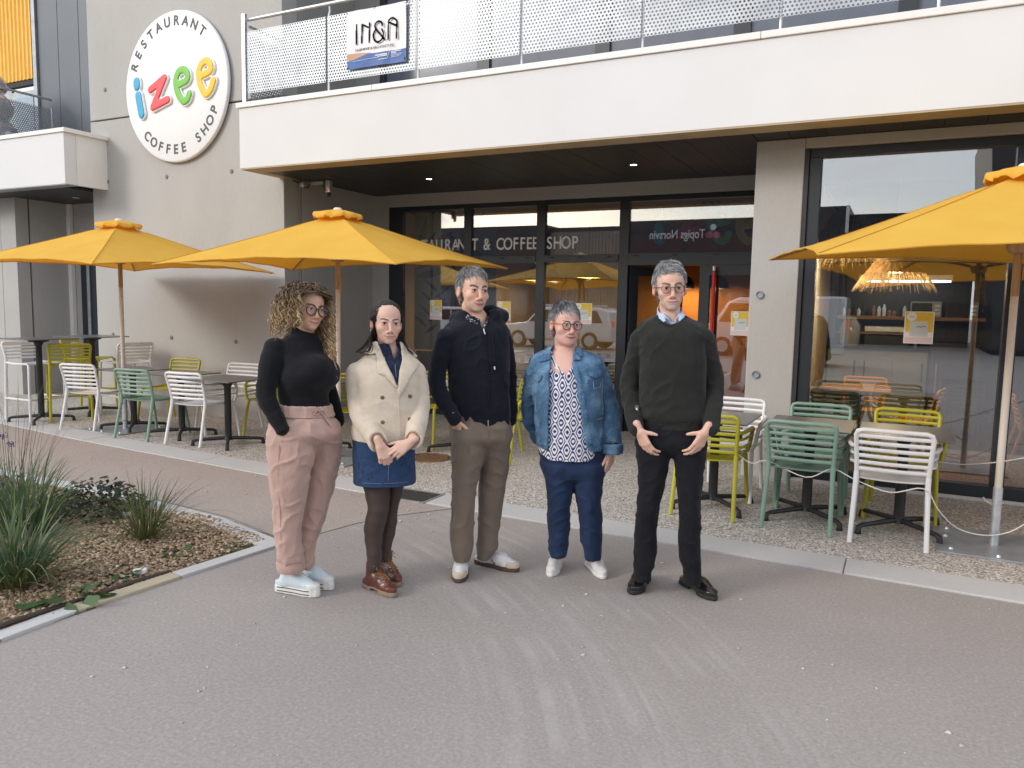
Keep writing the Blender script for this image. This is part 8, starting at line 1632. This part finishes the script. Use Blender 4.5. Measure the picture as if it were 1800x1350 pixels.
# ------------------------------------------------------------------ man with glasses in dark grey jumper
def build_m2():
    base = ((-1.07, 4.12), 0.2541); J = {'neck': (-0.0434, 0.03, 1.521), 'chest': (-0.0319, 0.03, 1.3186), 'pel': (-0.0094, 0.02, 0.9324), 'shR': (-0.2048, 0.01, 1.4306), 'elR': (-0.2652, 0.05, 1.1611), 'wrR': (-0.2057, -0.1, 0.9515), 'shL': (0.1349, 0.01, 1.4415), 'elL': (0.2051, 0.06, 1.1867), 'wrL': (0.1846, -0.1, 0.9721), 'eyes': (-0.044, -0.075, 1.7048)}
    J2 = {'kR': (-0.1258, -0.02, 0.5065), 'aR': (-0.1469, 0.0, 0.0955), 'kL': (0.0942, -0.02, 0.5081), 'aL': (0.1301, 0.0, 0.1144)}
    H = Head(J['eyes'], .16, .02, -.04, 1.04); S = SDF((-.36, -.28, .02), (.36, .24, 1.90), HB)
    H.build(S, jaw=1.0, nose=1.05, smile=1.); inner_body(S, J['neck'], J['chest'], J['pel'], (J2['kR'], J2['kL']), (J2['aR'], J2['aL']), ((J['shR'], J['elR'], J['wrR']), (J['shL'], J['elL'], J['wrL'])), .056, H.w((0, .015, -.085)))
    hk = {'a': (-0.1899, -0.125, 0.9505), 'b': (0.1593, -0.125, 0.962)}
    hand(S, hk['a'], (.42, -.06, -.90), (.55, .75, .25), 1, ((.35, .45, .3), (.3, .45, .3), (.3, .45, .3), (.3, .45, .3)), 1.02, (.55, .65, .55), .015, .1, .021, .5); hand(S, hk['b'], (-.42, -.06, -.90), (-.55, .75, .25), -1, ((.35, .45, .3), (.3, .45, .3), (.3, .45, .3), (.3, .45, .3)), 1.02, (.55, .65, .55), .015, .1, .021, .5)
    o = person('grey haired man with glasses in dark grey jumper and black jeans, thumbs in pockets', base, S, lambda V: H.tint(V, (.69, .435, .335), (.12, .08, .065), 1.05, (.53, .22, .20), (.62, .45, .38), .9, teeth=.38))
    T = SDF((-.38, -.28, .84), (.38, .28, 1.62), .005); TR = [(-0.0453, 0.03, 1.5605, 0.0848), (-0.0449, 0.03, 1.539, 0.1273), (-0.0411, 0.025, 1.5139, 0.1731), (-0.0378, 0.02, 1.4781, 0.1906), (-0.0334, 0.015, 1.4063, 0.1835), (-0.0272, 0.01, 1.2911, 0.1767), (-0.0243, 0.01, 1.1823, 0.1757), (-0.0195, 0.01, 1.073, 0.181), (-0.0152, 0.01, 1.0035, 0.1813), (-0.0095, 0.01, 0.989, 0.1692), (-0.0068, 0.01, 0.9428, 0.1658)]
    T.loft(lrows(TR, [.080, .092, .110, .128, .142, .142, .136, .134, .134, .124, .122]), .02, 'u', 2.4); T.above(TR[-1][2] + .004); tf = T.copy()
    sleeve(T, [J['shR'], J['elR'], J['wrR']], [.054, .054, .043], .015); sleeve(T, [J['shL'], J['elL'], J['wrL']], [.052, .052, .042], .015)
    T.cone(np.array(J['neck']) + np.array((0, .0, -.08)), H.w((0, .012, -.06)), .062, .074, .008, 's'); T.cut([(-0.117, 1.5916), (-0.1106, 1.5498), (-0.0798, 1.5211), (-0.0416, 1.5122), (-0.0044, 1.5228), (0.0265, 1.5528), (0.0275, 1.5945)], ymax=.03)
    gm = cloth('dark_grey_jersey', (.021, .022, .020), .92, .10, 30, .45, 260, .12); ju = garment('jumper', T, gm, o, (.0075, (12, 12, 14), 9, 2.4))
    stitch(tf, [(-0.118, 1.55), (-0.0929, 1.5213), (-0.0411, 1.5059), (0.0059, 1.5209), (0.0317, 1.5532)], gm, ju, .008, 'neckband', .0)
    stitch(tf, [(-0.1884, 1.0073), (-0.1043, 0.9993), (-0.0143, 1.0011), (0.0814, 1.0088), (0.1595, 1.0247)], gm, ju, .003, 'seam', .003)
    lb = (-0.2071, -0.05, 1.0571); mb = MB(); mb.bb(-.010, .010, -.002, .002, -.017, .017); q = mb.build('sleeve_label', mat('label_grey', (.10, .10, .10), .7, var=0), ju); q.location = (lb[0], lb[1] - .035, lb[2])
    mb = MB(); mb.bb(-.004, .004, -.003, -.0022, -.008, .003); q2 = mb.build('label_mark', M['paper'], ju); q2.location = q.location
    C = SDF((-.2, -.22, 1.3), (.2, .2, 1.62), .004); ax = np.array(H.w((0, .012, -.085))); nk = np.array(J['neck']); C.cone(nk - (0, 0, .04), ax, .078, .066, .01); D_ = C.copy(); D_.f[:] = .35; D_.cone(nk - (0, 0, .10), ax + (0, 0, .05), .070, .0605, .002); C.f = np.maximum(C.f, -D_.f); C.plane(H.w((0, 0, -.112)), (0, -.55, 1)); C.cut([(-0.0797, 1.6063), (-0.0408, 1.5248), (-0.0284, 1.5251), (0.0079, 1.608)], ymax=.03)
    bs = cloth('pale_blue_shirt', (.46, .56, .74), .8, .03, 30, .2, 300, .05); sh = garment('shirt_collar', C, bs, o); cl = SDF((-.2, -.24, 1.25), (.2, .2, 1.62), .004); Bf = SDF((-.2, -.24, 1.25), (.2, .2, 1.62), .004); Bf.loft(lrows(TR, [.080, .092, .110, .128, .142, .142, .136, .134, .134, .124, .122]), .02, 'u', 2.4)
    for pg in [[(-0.1055, 1.5988), (-0.1139, 1.5637), (-0.1103, 1.5428), (-0.082, 1.5238), (-0.0684, 1.5297), (-0.0789, 1.5505), (-0.0492, 1.5302), (-0.0709, 1.5576), (-0.0941, 1.5886)], [(0.0161, 1.6067), (0.0281, 1.5806), (0.0265, 1.5528), (0.0002, 1.5285), (-0.0083, 1.5367), (-0.0036, 1.5549), (-0.03, 1.5306), (-0.0094, 1.5624), (0.0071, 1.5941)]]: cl.patch(Bf, pg, .006, .010, ymax=.03)
    garment('collar_wing', cl, bs, sh)
    P = SDF((-.32, -.24, .06), (.32, .24, 1.06), .005); R0 = [(-0.0235, 0.01, 0.9826, 0.1858), (-0.0212, 0.01, 0.9238, 0.1903), (-0.0213, 0.01, 0.8869, 0.1905), (-0.0208, 0.01, 0.8574, 0.1899)]; P.loft(hips(lrows(R0, [.112, .122, .130, .125])), .02, 'u', 2.4)
    LR = [(-0.109, 0.01, 0.882, 0.0918), (-0.1096, 0.01, 0.8299, 0.0988), (-0.1118, 0.0, 0.7424, 0.0858), (-0.1172, -0.01, 0.6097, 0.0693), (-0.1305, -0.02, 0.4911, 0.0615), (-0.1352, -0.01, 0.4278, 0.061), (-0.1356, 0.0, 0.2882, 0.062), (-0.138, 0.0, 0.1809, 0.0597), (-0.1424, 0.0, 0.1497, 0.0535), (-0.1456, 0.0, 0.0764, 0.0449)]; LL = [(0.0711, 0.01, 0.8921, 0.0883), (0.0782, 0.01, 0.841, 0.0934), (0.0846, 0.0, 0.7547, 0.0833), (0.0878, -0.01, 0.624, 0.0672), (0.0932, -0.02, 0.5081, 0.058), (0.1023, -0.01, 0.4315, 0.0595), (0.1025, 0.0, 0.3086, 0.0606), (0.1119, 0.0, 0.2037, 0.0571), (0.121, 0.0, 0.1743, 0.0521), (0.131, 0.0, 0.0917, 0.0457)]
    legs_loft(P, lrows(LR, [.118, .116, .102, .090, .082, .080, .074, .070, .066, .062]), .03); legs_loft(P, lrows(LL, [.118, .116, .102, .090, .082, .080, .074, .070, .066, .062]), .03)
    bj = cloth('black_jeans', (.0075, .008, .012), .85, .15, 14, .4, 320, .06); pt = garment('trousers', P, bj, o, (.007, (14, 14, 18), 3, 2.6))
    for ln in [[(-0.1472, 0.9484), (-0.1345, 0.9275), (-0.1147, 0.9214)], [(0.1356, 0.9634), (0.1263, 0.9417), (0.1062, 0.9335)], [(-0.014, 0.9448), (-0.012, 0.8589)]]: stitch(P, ln, bj, pt, .003, 'pocket_edge', .002)
    st = dict(w='m', sole=.022, top=.085, m=BLKSHOE, sm=M['rubber'], point=1, heel=1)
    gl = [(-0.1405, 0.2184), (-0.1895, -0.0274), (0.1148, 0.1729), (0.2215, 0.0307)]
    shoe(o, gl[0], gl[1], .29, st, 'shoe'); shoe(o, gl[2], gl[3], .29, st, 'shoe'); H.eyes(o, (.045, .035, .03), (.0, 0)); H.glasses(o, .0230, mat('burgundy_frame', (.07, .02, .018), .3, var=0), .0017, None, -.004, .0335, .92)
    H.short_hair(o, [(.27, .275, .28), (.36, .365, .37), (.18, .183, .19)], [(.32, .325, .335), (.56, .565, .575), (.11, .115, .12), (.44, .445, .45)], .074, 3200, (.022, .042), .1, -.060, 7, .016, -.03, .25, (.9, .5))
build_m2()
